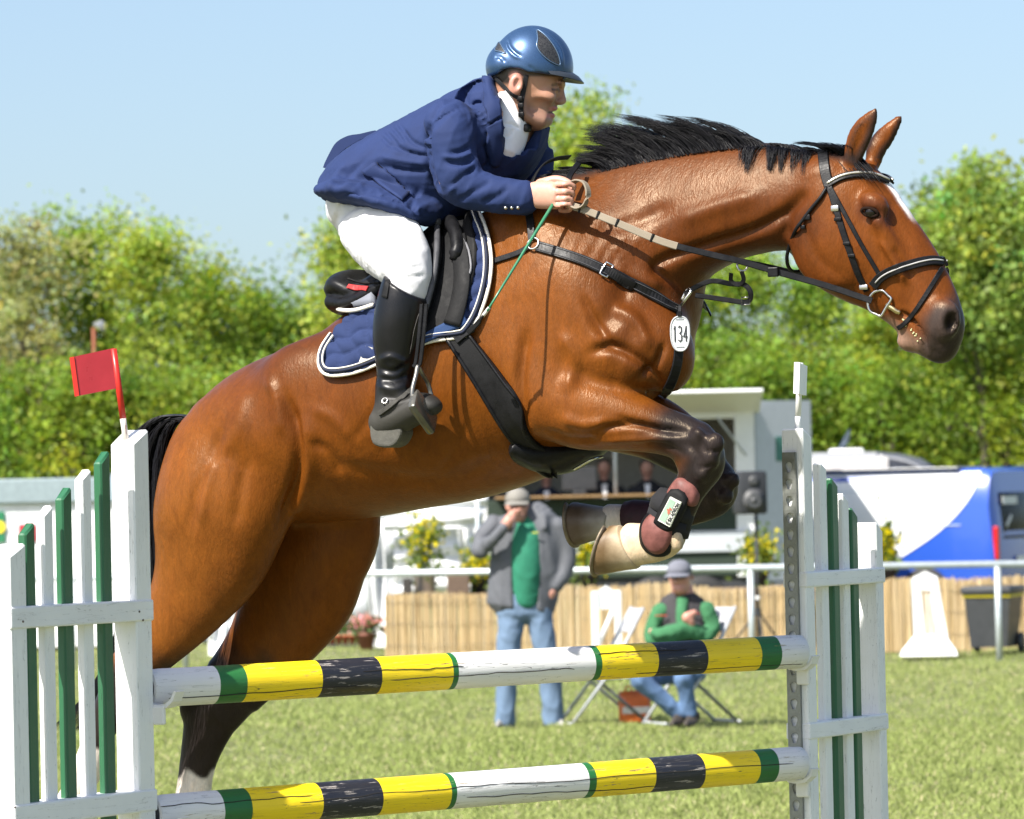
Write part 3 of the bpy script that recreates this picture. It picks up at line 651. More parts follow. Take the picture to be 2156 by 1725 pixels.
hoof(((1280, 1130), (1294, 1066)), ((1214, 1150), (1206, 1050)), -.17, .044, .064, ((.30, .28, .26), (.085, .058, .04)))
hoof(((158, 1728), (102, 1690)), ((128, 1790), (62, 1740)), .146, .044, .058, ((.3, .27, .24), (.06, .045, .04)))
hoof(((408, 1852), (328, 1825)), ((398, 1930), (288, 1892)), -.15, .046, .06, ((.3, .27, .24), (.06, .045, .04)))
EYE = NT('horse_eye'); EYE.set(Base_Color=(.006, .004, .003), Roughness=.12, Specular_IOR_Level=.4); EYE = EYE.m
LID = simple('eyelid_skin', (.012, .006, .004), .9, Specular_IOR_Level=.1)
for s in (1, -1):
    c = hp(1835, 447, .094*s) if s > 0 else mir([hp(1835, 447, .094)])[0]
    mb = MB(); prof = [(.0195*math.sin(a), .0195*math.cos(a)) for a in np.linspace(.02, math.pi-.02, 12)]; mb.lathe(prof, c, 18); e = mb.build('eye', EYE, hor, True)
    pts = [c+np.array([math.cos(a)*.0225, -(.0105+.004*(math.sin(a) > 0))*s, math.sin(a)*(.0115 if math.sin(a) < 0 else .0095)-.35*math.cos(a)*.012]) for a in np.linspace(0, 2*math.pi, 18, endpoint=False)]
    m2 = MB(); m2.tube(pts, .0048, 6, closed=True); m2.build('eyelid', LID, e, True)
HAIR = NT('black_horse_hair'); f = HAIR.noise(120, 2, .5); HAIR.set(Base_Color=HAIR.ramp(f, [(.3, (.002, .002, .003)), (.75, (.007, .0065, .009))]), Roughness=.42, Specular_IOR_Level=.22); HAIR = HAIR.m
def strands(items, name, mat, parent):                    # items: (points, radius)
    V = []; F = []
    for P, r0 in items:
        P = np.asarray(P); m = len(P); T = np.gradient(P, axis=0); T /= np.maximum(np.linalg.norm(T, axis=1, keepdims=True), 1e-9)
        a = np.cross(T, [.3, 1, .2]); a /= np.maximum(np.linalg.norm(a, axis=1, keepdims=True), 1e-9); b = np.cross(T, a); n0 = len(V)
        for i in range(m):
            r_ = r0*(1-(i/(m-1))**1.6*.92)
            for k in range(3): th = 2.0944*k; V.append(P[i]+r_*(a[i]*math.cos(th)+b[i]*math.sin(th)))
        for i in range(m-1):
            for k in range(3): l = (k+1) % 3; F.append((n0+i*3+k, n0+i*3+l, n0+i*3+3+l, n0+i*3+3+k))
    return obj(name, npmesh(name, np.array(V), np.array(F)), mat, parent, True)
CREST = spline([(1112,385),(1180,372),(1240,362),(1300,346),(1400,326),(1500,310),(1600,303),(1690,312),(1760,330)], 14)
ENV = np.array([(1100,372),(1160,350),(1220,326),(1280,296),(1320,246),(1400,224),(1470,214),(1530,226),(1590,254),(1625,280),(1690,288),(1760,304)])
items = []
clumps = [(rnd.random(), rnd.uniform(-1, 1), rnd.uniform(.5, 1.1), rnd.uniform(-.35, .55)) for _ in range(130)]
for _ in range(8500):
    ct, cl, ch, cd = rnd.choice(clumps); tt = min(max(ct+rnd.gauss(0, .013), 0), 1)
    def crest(t_):
        q = min(max(t_, 0), 1)*(len(CREST)-1); i = int(min(q, len(CREST)-2)); return CREST[i]+(CREST[i+1]-CREST[i])*(q-i)
    (ru, rv), (cu, cv) = crest(tt), crest(ct)
    ev = np.interp(cu-30, ENV[:, 0], ENV[:, 1]); hgt = max(cv-ev, 8)*ch*rnd.uniform(.82, 1.02)
    n0 = rnd.uniform(-.035, .042); L = (hgt*(1.0+.35*ch)*(1.2 if cu < 1250 else (.75 if cu > 1600 else .95))+12)*rnd.uniform(.8, 1.05)
    pts = []; drop = cu > 1580 and cl > .1
    for k in range(7):
        w = k/6; conv = 1-.74*w**.9
        if drop: du = -L*.35*w+6*cd*w; dv = -10*math.sin(w*3.1)+w*w*(30+30*ch)
        else: du = -L*(w*.6+.5*w*w)*(1+.25*cd); dv = -hgt*(1.3*w-.35*w*w+.15*cd*w*w)+(1.5+cd)*8*w**3
        n = n0*conv+(.022 if not drop else .058)*w*(1 if cl > -.2 else -.6)+cl*.022*w
        pts.append(hp(cu+(ru-cu)*conv+du+rnd.gauss(0, .7), cv+(rv-cv)*conv+8+dv+rnd.gauss(0, .7), n))
    items.append((pts, rnd.uniform(.0007, .0017)))
strands(items, 'mane', HAIR, hor)
items = []
for _ in range(420):                                       # forelock and poll tuft
    ru = rnd.uniform(1745, 1815); rv = 325+(ru-1745)*.12+rnd.uniform(-3, 3); n0 = rnd.uniform(-.04, .04); kind = rnd.random(); pts = []
    for k in range(6):
        w = k/5
        if kind < .35: du, dv = -70*w*rnd.uniform(.9, 1.05)-10*w*w, -62*w+38*w*w
        elif kind < .6: du, dv = -15*w-12*w*w, -45*w+20*w*w
        else: du, dv = 18*w+30*w*w, 10*w+42*w*w
        pts.append(hp(ru+du, rv+dv, n0+.045*w*(1 if n0 > -.01 else -1)))
    items.append((pts, rnd.uniform(.001, .0022)))
strands(items, 'forelock', HAIR, hor)
items = []
for _ in range(3600):
    w0 = rnd.random(); n0 = rnd.gauss(0, .03); sp = rnd.uniform(-1, 1); L = rnd.uniform(.72, 1.0)
    # dock line bends back and falls behind the post
    base = [(428, 890), (388, 880), (350, 884), (324, 914), (308, 970), (302, 1050), (302, 1130), (302, 1210), (288, 1310), (260, 1400), (215, 1480), (150, 1540)]
    st = rnd.random()**1.5*.22
    pts = []
    B = TAILB if 'TAILB' in globals() else None
    if B is None: TAILB = spline(base, 8); B = TAILB
    for k in range(12):
        w = st+(L-st)*k/11; q = w*(len(B)-1); i = int(min(q, len(B)-2)); u, v = B[i]+(B[i+1]-B[i])*(q-i)
        spread = 46*math.sin(min(.25+w*2.6, 1.57))*sp+8*math.sin(w*9+sp*5)*w; du = spread*(.4+.6*min(w*4, 1)); 
        pts.append(hp(u+du, v+34*sp*max(0, .3-w), n0*1.6+.02*math.sin(w*7+sp*9)-.02))
    items.append((pts, rnd.uniform(.0013, .0028)))
strands(items, 'tail', HAIR, hor)
# ------------------------------------------------------------------ saddle pad
padr = hroot('saddle_pad', 0, 0, 0, 'navy quilted saddle pad with cream and black edging under the saddle', 'saddle pad')
def quilt(s_, q_, G):
    x, y = G[..., 0], G[..., 1]; a = (x*.97-y*.26+5*np.sin(y*.09))/36.; b = (x*.30+y*.95+4*np.sin(x*.1))/30.
    return (.016*(np.abs(np.sin(a*math.pi))*np.abs(np.sin(b*math.pi)))**.4-.004)
PTOP = [(742, 672), (800, 640), (880, 575), (950, 500), (1012, 452)]; PBOT = [(702, 793), (760, 785), (830, 755), (905, 722), (970, 712), (990, 702)]
PL = [(742, 672), (705, 712), (683, 742), (680, 775), (702, 793)]; PR = [(1012, 452), (1032, 490), (1040, 550), (1034, 610), (1014, 665), (990, 702)]
mb = MB(); patch(mb, PTOP, PBOT, PL, PR, 74, 54, .008, .006, quilt); mirror(mb.build('quilted_panel', NAVYPAD, padr, True))
EDGE = spline(PL[1:]+PBOT[1:]+PR[::-1][1:], 6)
for off, wd, mt, nm in ((-1.5, .011, TRIM_W, 'cream_edging'), (5.5, .009, TRIM_D, 'dark_piping'), (10.5, .005, TRIM_W, 'cream_piping')):
    c0 = np.array([860, 660.]); tg = np.gradient(EDGE, axis=0); tg /= np.linalg.norm(tg, axis=1, keepdims=True); nr = np.stack([tg[:, 1], -tg[:, 0]], 1)
    sg = np.sign(np.sum((c0-EDGE)*nr, 1)); nr = nr*np.where(sg == 0, 1, np.median(sg))[:, None] if True else nr
    L2 = EDGE+nr*off; R_ = [cast(u, v, .019 if off < 0 else .027) for u, v in L2]; P = smooth_path(np.array([r_[0] for r_ in R_]), 3); N = smooth_path(np.array([r_[1] for r_ in R_]), 6)
    mb = MB(); mb.tube(P, 1, 8, True, flat=(wd/2, .0045), up=np.cross(np.gradient(P, axis=0), N)); mirror(mb.build(nm, mt, padr, True))
mb = MB(); strap_px(mb, [(770, 775), (776, 757), (785, 735)], .03, .003, .016); mb.build('tab', simple('grey_tab', (.30, .29, .27), .6), padr)
P, N = cast(772, 767, .022); mb = MB(); mb.ball = None; mb.tube([P, P+N*.004], .008, 12); mb.build('stud', simple('cream_stud', (.7, .68, .6), .4), padr, 'auto')
# ------------------------------------------------------------------ saddle
sad = hroot('saddle', 0, 0, 0, 'black leather jumping saddle under the rider', 'saddle')
FS = Field(tuple(hp(700, 760, 0)+[-.1, -.3, -.05]), tuple(hp(1030, 380, 0)+[.12, .3, .1]), .008)
C_, a_, b_, e_ = stn([(722,585,742,640,0,.135),(742,566,765,640,0,.165),(790,585,815,645,0,.175),(850,545,880,600,0,.17),(910,482,940,555,0,.13),(955,440,985,520,0,.085)]); FS.tube(C_, a_*.9, b_, .02, 0, .7)
C_, a_, b_, e_ = stn([(728,600,745,658,0,.15),(790,600,815,660,0,.2),(870,550,905,620,0,.21),(960,470,1000,560,0,.16)]); C_[:, 2] -= .012; FS.tube(C_, a_*.95, b_, .012, 0, .7)
V, Q = FS.surface(); V = smooth(V, Q, 5); obj('seat', npmesh('seat', V, Q), L_BLACK, sad, True)
SUV = None
BVH_S = BVHTree.FromPolygons([Vector(v) for v in V], Q.tolist())
RED = leather('red_leather', (.32, .03, .03), .45)
mb = MB(); R_ = [cast(u, v, .002, BVH_S, .12) for u, v in spline([(733, 604), (750, 607), (775, 609)], 4)]; mb.strap([r_[0] for r_ in R_], .016, .003, [r_[1] for r_ in R_]); mb.build('red_inlay', RED, sad)
mb = MB(); R_ = [cast(u, v, .002, BVH_S, .12) for u, v in spline([(731, 588), (760, 596), (800, 597)], 4)]; mb.tube([r_[0] for r_ in R_], .0035, 6); mb.build('welt', L_SOFT, sad, True)
# half pad edging below the cantle
hpd = obj('x', mesh('x', [], [])); bpy.data.objects.remove(hpd)
mb = MB(); L = [(722, 640), (717, 655), (726, 668), (760, 668), (800, 655)]; P, N = cpath(L, 6, .03); mb.tube(smooth_path(P), .006, 8); mb.build('cream_half_pad_edge', TRIM_W, sad, True)
mb = MB(); patch(mb, [(728, 630), (800, 615)], [(724, 662), (800, 652)], None, None, 12, 6, .018, .02); mb.build('half_pad', cloth('grey_half_pad', (.16, .17, .2), .85), sad, True)
mb = MB(); patch(mb, [(872, 560), (930, 480), (1000, 462)], [(878, 722), (920, 712), (958, 690)], None, [(1000, 462), (1012, 530), (998, 610), (958, 690)], 26, 24, .022, .006); mirror(mb.build('under_flap', L_SOFT, sad, True))
mb = MB(); O, N = patch(mb, [(850, 575), (905, 495), (940, 462)], [(862, 738), (882, 728), (894, 712)], None, [(940, 462), (947, 520), (937, 590), (918, 655), (894, 712)], 22, 24, .045, .008); mirror(mb.build('flap', L_BLACK, sad, True))
mb = MB(); mb.tube(smooth_path(O[-1]+N[-1]*.004), .009, 8); mb.build('flap_edge', leather('grey_edge_leather', (.06, .06, .066), .4), sad, True)
mb = MB(); P, N = cpath([(948, 470), (972, 500), (978, 535), (968, 560)], 5, .035); mb.tube(P, [.012]*2+[.02]*(len(P)-4)+[.012]*2, 10); mb.build('knee_block', L_BLACK, sad, True)
mb = MB(); P, N = cpath([(985, 505), (1000, 540), (1003, 575), (992, 600)], 5, .033); mb.tube(P, .0035, 6); mb.build('piping', leather('pale_piping', (.14, .14, .15), .35), sad, True)
mb = MB(); mb.strap(*[smooth_path(q) for q in cpath([(985, 520), (985, 590), (972, 650), (958, 690)], 5, .034)][:1], .055, .005, [0, -1, 0]) if False else strap_px(mb, [(978, 515), (985, 590), (974, 650), (960, 690)], .05, .005, .032); mb.build('billet', L_SOFT, sad, True)
mb = MB(); patch(mb, [(880, 722), (935, 690), (985, 668)], [(878, 738), (935, 712), (990, 688)], None, None, 14, 5, .026, .005); mb.build('navy_loop', cloth('navy_loop', (.02, .045, .12), .8), sad, True)
# girth
mb = MB(); patch(mb, [(942, 712), (1000, 800), (1060, 890), (1118, 968), (1168, 1002)], [(988, 700), (1052, 780), (1096, 845), (1118, 915), (1170, 955)], None, None, 34, 9, .006, .012, None, False); gi = mb.build('girth', L_SOFT, sad, True)
P, N = cpath([(943, 713), (1000, 801), (1060, 891), (1118, 969), (1165, 1000)], 6, .018); mb = MB(); mb.tube(smooth_path(P), .006, 6); mb.build('binding', L_BLACK, gi, True)
P, N = cpath([(986, 701), (1050, 781), (1094, 846), (1112, 905)], 6, .018); mb = MB(); mb.tube(smooth_path(P), .005, 6); mb.build('binding', L_BLACK, gi, True)
mb = MB(); strap_px(mb, [(962, 716), (982, 700), (1000, 690)], .036, .004, .022); mb.build('keeper', L_BLACK, gi)
sg_ = [hp(u, v, n) for u, v, n in ((1120, 940, .16), (1165, 985, .13), (1215, 985, .1), (1262, 962, .08), (1280, 945, .07))]
FG = Field(tuple(hp(1090, 1015, 0)+[-.05, -.25, -.04]), tuple(hp(1310, 900, 0)+[.05, .25, .05]), .008)
C_, a_, b_, e_ = stn([(1132,905,1160,988,0,.215),(1160,915,1182,998,0,.185),(1205,925,1213,982,0,.13),(1248,930,1251,962,0,.085),(1274,936,1273,948,0,.04)]); FG.tube(C_, a_, b_, .02, 0, .6)
V, Q = FG.surface(); obj('stud_guard', npmesh('stud_guard', smooth(V, Q, 4), Q), L_BLACK, sad, True)
BVH_G = BVHTree.FromPolygons([Vector(v) for v in V], Q.tolist())
mb = MB(); P = np.array([cast(u, v, .006, BVH_G, .1)[0] for u, v in spline([(1205, 985), (1228, 972), (1248, 962), (1266, 958)], 5)]); mb.tube(P, .004, 6); mb.build('girth_hook', STEEL, sad, True)
# stirrup leather and iron, near side and far side
mb = MB(); LE = spline([hp(898, 640, .395), hp(893, 700, .40), hp(886, 760, .40), hp(881, 772, .40)], 5); mb.strap(LE, .011, .004, [0, -1, 0]); LE2 = LE+np.array([-.018, .008, 0]); mb.strap(LE2, .011, .004, [0, -1, 0]); mb.build('stirrup_leather', L_BLACK, sad)
top = hp(880, 772, .40); tl = hp(866, 828, .425); tr = hp(908, 820, .335)
mb = MB(); arc = spline([hp(868, 838, .43), hp(869, 818, .425), hp(876, 790, .41), top, hp(888, 785, .385), hp(900, 805, .345), hp(910, 838, .335)], 6); mb.tube(arc, .0065, 8)
ir = mb.build('stirrup_iron', simple('dull_grey_steel', (.22, .21, .19), .38, .85, .2), sad, True)
mb = MB(); a0, a1 = hp(872, 842, .435), hp(909, 893, .37); e1 = (a1-a0); e1 /= np.linalg.norm(e1); e2 = np.cross(e1, [0, 1, 0]); e2 /= np.linalg.norm(e2); mb.bbox((a0+a1)/2, (np.linalg.norm(a1-a0)+.02, .075, .026), .010, np.stack([e1, np.cross(e2, e1), e2], 1)); mb.build('tread', simple('smoked_tread', (.12, .115, .10), .25, .5, .3), ir, 'auto')
# ------------------------------------------------------------------ breastplate and number
brp = hroot('breastplate', 0, 0, 0, 'black leather breastplate with steel ring across the horse\'s chest', 'breastplate')
mb = MB(); strap_px(mb, [(968, 592), (1000, 568), (1045, 550), (1090, 535), (1118, 520)], .017, .004, .004, 5, True); mirror(mb.build('saddle_strap', L_BLACK, brp))
BP = [(1133, 520), (1180, 534), (1230, 551), (1275, 571), (1325, 592), (1370, 618), (1405, 642), (1430, 655)]
mb = MB(); P, N = strap_px(mb, BP, .030, .005, .004, 6, True); mirror(mb.build('chest_strap', L_BLACK, brp))
for s_ in (-1, 1):
    mb = MB(); B_ = np.cross(np.gradient(P, axis=0), N); B_ /= np.linalg.norm(B_, axis=1, keepdims=True); mb.tube(P+N*.006+B_*.0095*s_, .0014, 5); mb.build('stitching', leather('grey_stitch_leather', (.05, .05, .055), .4), brp, True)  # thin dark-grey stitch lines along both edges of the chest strap
mb = MB(); strap_px(mb, [(1121, 505), (1118, 470), (1112, 440), (1105, 418)], .022, .004, .004, 5, True); mirror(mb.build('wither_strap', L_BLACK, brp))
P, N = cast(1126, 516, .010); mb = MB(); mb.tube(ring(P, .0165, .0028, N), .0032, 8, closed=True); mb.build('ring', STEEL, brp, True)
P, N = cast(1277, 571, .011); mb = MB(); t_ = cast(1297, 580, .011)[0]-P; t_ /= np.linalg.norm(t_); B_ = np.cross(N, t_); q = [P+t_*.011*x+B_*.019*y for x, y in ((-1, -1), (1, -1), (1, 1), (-1, 1))]; q = [q[i]+(q[(i+1) % 4]-q[i])*w for i in range(4) for w in (0, .33, .66)]; mb.tube(q, .003, 6, closed=True); mb.build('buckle', STEEL, brp, True)
mb = MB(); strap_px(mb, [(1282, 574), (1305, 586), (1330, 600)], .026, .004, .010); mb.build('billet', L_SOFT, brp)
P, N = cast(1322, 592, .012); mb = MB(); mb.bbox(P, (.05, .008, .032), .004, np.stack([t_, -N, np.cross(t_, -N)], 1)); mb.build('keeper', L_BLACK, brp, 'auto')
mb = MB(); strap_px(mb, [(1430, 665), (1428, 720), (1424, 770), (1408, 815), (1392, 835)], .028, .004, .004); mb.build('girth_strap', L_BLACK, brp)
mb = MB(); cc = cast(1425, 640, .012)[0]; mb.tube(spline([cc+np.array([0, 0, -.01]), cc+np.array([.02, -.01, .008]), cc+np.array([.035, -.005, .03]), cc+np.array([.022, .004, .036]), cc+np.array([.004, 0, .006])], 5), .0042, 7); mb.build('snap_hook', STEEL, brp, True)
yc = cc[1]
mb = MB(); P = spline([hp(1442, 620, -yc), hp(1465, 605, -yc), hp(1500, 592, -yc), hp(1540, 598, -yc+.01), hp(1568, 600, -yc+.02), hp(1581, 618, -yc+.02), hp(1572, 636, -yc+.01), hp(1520, 630, -yc), hp(1465, 622, -yc)], 6); mb.strap(P, .014, .004, [0, -1, 0]); mb.build('martingale_strap', L_BLACK, brp)
mb = MB(); P = spline([hp(1540, 575, -yc+.03), hp(1540, 592, -yc+.02), hp(1555, 600, -yc+.02), hp(1566, 590, -yc+.03), hp(1562, 572, -yc+.04)], 5); mb.strap(P, .012, .0035, [0, -1, 0]); mb.build('martingale_fork', L_BLACK, brp)
mb = MB(); mb.tube(ring(hp(1563, 560, .13), .014, .003, (.5, -1, .1)), .003, 8, closed=True); mb.build('martingale_ring', STEEL, brp, True)
pb = hp(1572, 634, -yc+.012); mb = MB(); mb.tube([pb+np.array(q) for q in ((-.012, -.006, -.01), (.012, -.006, -.01), (.012, -.006, .01), (-.012, -.006, .01))], .0025, 6, closed=True); mb.build('buckle', STEEL, brp, True)
PLATE = simple('pale_grey_plastic', (.56, .58, .58), .35, 0, .06); INK = simple('black_print', (.02, .02, .022), .6)
P0, N0 = cast(1432, 705, .016); N0 = np.array([.35, -.93, .06]); N0 /= np.linalg.norm(N0); EX = np.cross([0, 0, 1.], N0); EX = -EX if EX[0] < 0 else EX; EX /= np.linalg.norm(EX); EZ = np.cross(N0, EX); EZ = EZ if EZ[2] > 0 else -EZ
P0 = hp(1432, 703, -P0[1]+.022)
tagr = empty('number_tag', HO, HORSE_ROT, 'pale grey oval number tag reading 134 on the horse\'s chest', 'number tag')
ov = [(.026*math.copysign(abs(math.cos(a))**.8, math.cos(a))*(1-.12*math.sin(a)*-1*.6), .048*math.copysign(abs(math.sin(a))**.8, math.sin(a))) for a in np.linspace(0, 2*math.pi, 40, endpoint=False)]
mb = MB(); mb.prism(ov, .004, P0-N0*.004, EX, EZ, N0); mb.build('plate', PLATE, tagr)
mb = MB(); mb.tube([P0+EX*x*.97+EZ*y*.97 for x, y in ov], .0022, 6, closed=True); mb.build('rim', simple('grey_rim', (.36, .37, .38), .4), tagr, True)
DIG = {'1': [[(.3, .8), (.55, 1), (.55, 0)]], '3': [[(.1, .9), (.4, 1), (.8, .9), (.8, .65), (.4, .53), (.85, .4), (.85, .12), (.4, 0), (.08, .12)]], '4': [[(.65, 0), (.65, 1), (.05, .3), (.95, .3)]]}
for i, ch in enumerate('134'):
    mb = MB()
    for st_ in DIG[ch]: mb.tube([P0+N0*.0012+EX*((i-1)*.0145+(x-.5)*.0115)+EZ*((y-.5)*.042) for x, y in st_], .0019, 6, up=N0)
    mb.build('digit', INK, tagr)
mb = MB(); mb.strap([P0+EZ*.046+N0*.001, P0+EZ*.06+N0*.002, P0+EZ*.075-N0*.004], .01, .003, N0); mb.build('hanger', L_BLACK, tagr)
for y in (-.036, .039):
    mb = MB(); mb.bbox(P0+EZ*y+N0*.0005, (.022, .002, .004), .0008, np.stack([EX, -N0, EZ], 1)); mb.build('print_bar', simple('grey_print', (.22, .23, .24), .5), tagr)
# ------------------------------------------------------------------ bridle and reins
bri = hroot('bridle', 0, 0, 0, 'black leather bridle with pale piped browband on the horse\'s head', 'bridle')
def bstrap(name, L, w, t=.004, lift=.003, mat=L_BLACK, k=5):
    mb = MB(); P, N = strap_px(mb, L, w, t, lift, k); o = mb.build(name, mat, bri); mirror(o); return o, P, N
bstrap('headpiece', [(1733, 322), (1735, 345), (1739, 370), (1746, 392)], .028, .005)
_, P, N = bstrap('browband', [(1743, 390), (1768, 376), (1800, 369), (1838, 371), (1868, 384)], .020, .006)
mb = MB(); mb.tube(P+N*.0065+np.array([0, 0, .002]), .0035, 6); mirror(mb.build('browband_piping', simple('silver_beads', (.55, .52, .46), .3, .6), bri, True))
bstrap('cheekpiece', [(1746, 392), (1757, 428), (1774, 485), (1793, 540), (1808, 580), (1826, 612)], .017)
bstrap('noseband_hanger', [(1750, 398), (1772, 438), (1808, 505), (1835, 550), (1852, 578)], .012)
_, P, N = bstrap('noseband', [(1840, 602), (1856, 583), (1885, 568), (1925, 556), (1960, 550), (1980, 553)], .026, .008)
mb = MB(); mb.tube(P[2:]+N[2:]*.009, .0022, 5); mirror(mb.build('noseband_piping', simple('pale_stitch', (.35, .34, .33), .4), bri, True))
bstrap('flash_strap', [(1982, 566), (1958, 608), (1932, 650), (1908, 680), (1893, 690)], .013)
mb = MB(); P = [cast(1742, 395, .004)[0], cast(1728, 418, .006)[0], cast(1710, 440, .006)[0], cast(1695, 462, .008)[0], cast(1680, 485, .01)[0]]
P += [hp(1664, 512, .06), hp(1657, 540, .045), hp(1660, 562, .02), hp(1672, 572, -.01), hp(1692, 570, -.03)]; mb.tube(spline(P, 5), .0052, 6); mb.build('throatlash', L_BLACK, bri, True)
for (u, v, w, h) in ((1759, 440, .022, .016), (1765, 463, .021, .01), (1783, 513, .02, .009), (1793, 538, .02, .009), (1820, 603, .024, .014), (1702, 458, .018, .014), (1693, 478, .014, .01)):
    P, N = cast(u, v, .007); mb = MB(); mb.bbox(P, (w, .006, h), .002, np.stack([[math.cos(1.15), 0, math.sin(1.15)*.0-.4], -N, np.cross([1, 0, -.4], N)], 1)/1. if False else None); mb.build('keeper', L_BLACK if (u, v) not in ((1759, 440), (1820, 603)) else STEEL, bri, 'auto')
bc, bn = cast(1855, 634, .012); mb = MB(); D = [(-.026, -.018), (-.030, 0), (-.026, .018), (-.010, .032), (.012, .03), (.024, .026), (.024, 0), (.024, -.026), (.012, -.030), (-.010, -.032)]; ex = np.array([.82, 0, -.57]); ez = np.array([.57, 0, .82])
mb.tube(spline([bc+ex*x*1.0+ez*y*1.0 for x, y in D], 7, True), .0038, 8, closed=True); mirror(mb.build('bit_ring', STEEL, bri, True))
mb = MB(); P = np.array([cast(u, v, .006)[0] for u, v in spline([(1868, 640), (1884, 650), (1896, 660)], 4)]); mb.tube(P, .007, 8); mb.build('mouthpiece', BRASS, bri, True)
FOAM = simple('greenish_foam', (.55, .56, .30), .5, 0, .3, 80)
mb = MB()
for _ in range(14):
    w = rnd.random(); u = 1900+42*w+rnd.gauss(0, 3); v = 668+55*w+rnd.gauss(0, 3); P, N = cast(u, v, .001); r_ = rnd.uniform(.0012, .003); mb.lathe([(r_*math.sin(a), r_*math.cos(a)) for a in np.linspace(.1, 3.04, 6)], P, 7)
mb.build('mouth_foam', FOAM, bri, True)
RP = [(1196, 431, .21), (1240, 446, .215), (1300, 470, .215), (1400, 511, .20), (1500, 537, .17), (1560, 551, .15), (1640, 574, .125), (1740, 602, .10), (1836, 634, .088)]
P = air(RP, 8); k1 = 8*4-6
mb = MB(); mb.strap(P[:k1+1], .020, .004, [0, -1, .15]); rn = mb.build('rein', WEB, bri)
for q in range(1, 5):
    i = int(k1*q/4.6); mb = MB(); d = P[i+1]-P[i]; d /= np.linalg.norm(d); mb.bbox(P[i]+np.array([0, -.002, 0]), (.007, .009, .024), .002, np.stack([d, [0, 1, 0], np.cross(d, [0, 1, 0])], 1)); mb.build('rein_stop', L_SOFT, rn, 'auto')
mb = MB(); mb.strap(P[k1:], .017, .004, [0, -1, .15]); mb.build('rein_leather', L_BLACK, rn)
mb = MB(); mb.bbox(hp(1628, 573, .135), (.03, .012, .026), .003); mb.build('rein_stopper', L_BLACK, rn)
RP2 = [(1205, 425, -.12), (1400, 500, -.15), (1540, 545, -.10), (1640, 568, -.09), (1740, 594, -.085), (1838, 628, -.08)]
mb = MB(); mb.strap(air(RP2, 7), .017, .004, [0, -1, .15]); mb.build('rein', L_BLACK, bri)
mb = MB(); mb.strap(air([(1196, 431, .215), (1215, 440, .22), (1232, 432, .225), (1238, 408, .225), (1232, 388, .22), (1218, 381, .215), (1206, 386, .2), (1200, 396, .17)], 5), .020, .004, [.2, 0, 1]); mb.build('rein_loop', WEB, bri)
mb = MB(); mb.strap(air([(1112, 425, .16), (1118, 395, .15), (1128, 370, .12), (1145, 348, .06), (1170, 336, 0), (1200, 332, -.06)], 6), .018, .004, [-.6, -.6, .5]); mb.build('rein_slack', L_SOFT, bri)
mb = MB(); mb.strap(air([(1195, 388, .15), (1200, 370, .13), (1212, 352, .10), (1218, 345, .08)], 5), .016, .004, [.3, -1, 0]); mb.build('rein_buckle_end', L_BLACK, bri)
# ------------------------------------------------------------------ tendon boots
def tendon_boot(n, label, axis, w_, near_):
    r_ = empty('tendon_boot', HO, HORSE_ROT, label, 'leg boot', 'boots on the front legs')
    return r_
BLAB = NT('boot_label_print'); BLAB.set(Base_Color=(.62, .63, .55), Roughness=.5); BLAB = BLAB.m
tb = tendon_boot(.168, 'brown leather leg boot with ESKADRON label on the near foreleg', None, 0, True)
lx = lambda u, v, n: hp(u, v, n)
def shell(rows, thick=.006, nn=18, arc=(0, 2*math.pi)):
    C_, a_, b_, _ = stn(rows); R = []
    for i in range(len(C_)):
        p, q = hp(rows[i][0], rows[i][1], rows[i][4]), hp(rows[i][2], rows[i][3], rows[i][4]); ax = (p-q)/2
        R.append([C_[i]+ax*math.cos(t_)+np.array([0, -1, 0])*b_[i]*math.sin(t_) for t_ in np.linspace(arc[0], arc[1], nn, endpoint=abs(arc[1]-arc[0]) < 6.2)])
    return R
mb = MB(); mb.loft(shell([(1466,1034,1424,1006,.168,.044),(1464,1062,1408,1034,.168,.046),(1458,1092,1396,1062,.168,.047),(1450,1122,1378,1088,.168,.050)])); mb.build('lining', BLACKWEB, tb, True)
def flat_piece(name, poly, n, d, mat, parent, smooth_=0):
    P = [hp(u, v, n) for u, v in poly]; c = sum(P)/len(P); mb = MB(); K = len(P)
    inner = [c+(p-c)*.80+np.array([0, -d, 0]) for p in P]; out = [p+np.array([0, .018, 0]) for p in P]; base = [p for p in P]
    back = [p+np.array([0, .02, 0]) for p in P]
    V = out+base+inner+[c+np.array([0, -d*1.25, 0])]; F = []
    for i in range(K):
        j = (i+1) % K; F += [(i, j, K+j, K+i), (K+i, K+j, 2*K+j, 2*K+i), (2*K+i, 2*K+j, 3*K)]
    mb.add(V, F); return mb.build(name, mat, parent, True)
flat_piece('upper_shell', spline([(1424, 1008), (1444, 1010), (1462, 1024), (1468, 1045), (1460, 1066), (1440, 1062), (1412, 1048), (1404, 1036)], 4, True), .205, .012, L_BROWN, tb)
flat_piece('lower_shell', spline([(1372, 1082), (1400, 1094), (1418, 1108), (1412, 1140), (1396, 1164), (1374, 1166), (1356, 1148), (1350, 1124), (1354, 1100)], 4, True), .213, .014, L_BROWN, tb)
flat_piece('shell_rim', spline([(1369, 1078), (1402, 1090), (1424, 1106), (1418, 1142), (1400, 1170), (1373, 1171), (1351, 1152), (1345, 1124), (1350, 1098)], 4, True), .207, .006, L_BLACK, tb)
mb = MB(); mb.loft(shell([(1462,1062,1392,1026,.17,.054),(1460,1088,1374,1046,.17,.056),(1455,1104,1370,1062,.17,.056)])); mb.build('strap', BLACKWEB, tb, True)
mb = MB(); mb.loft(shell([(1453,1106,1370,1064,.17,.056),(1446,1136,1362,1090,.17,.057)])); mb.build('strap', BLACKWEB, tb, True)
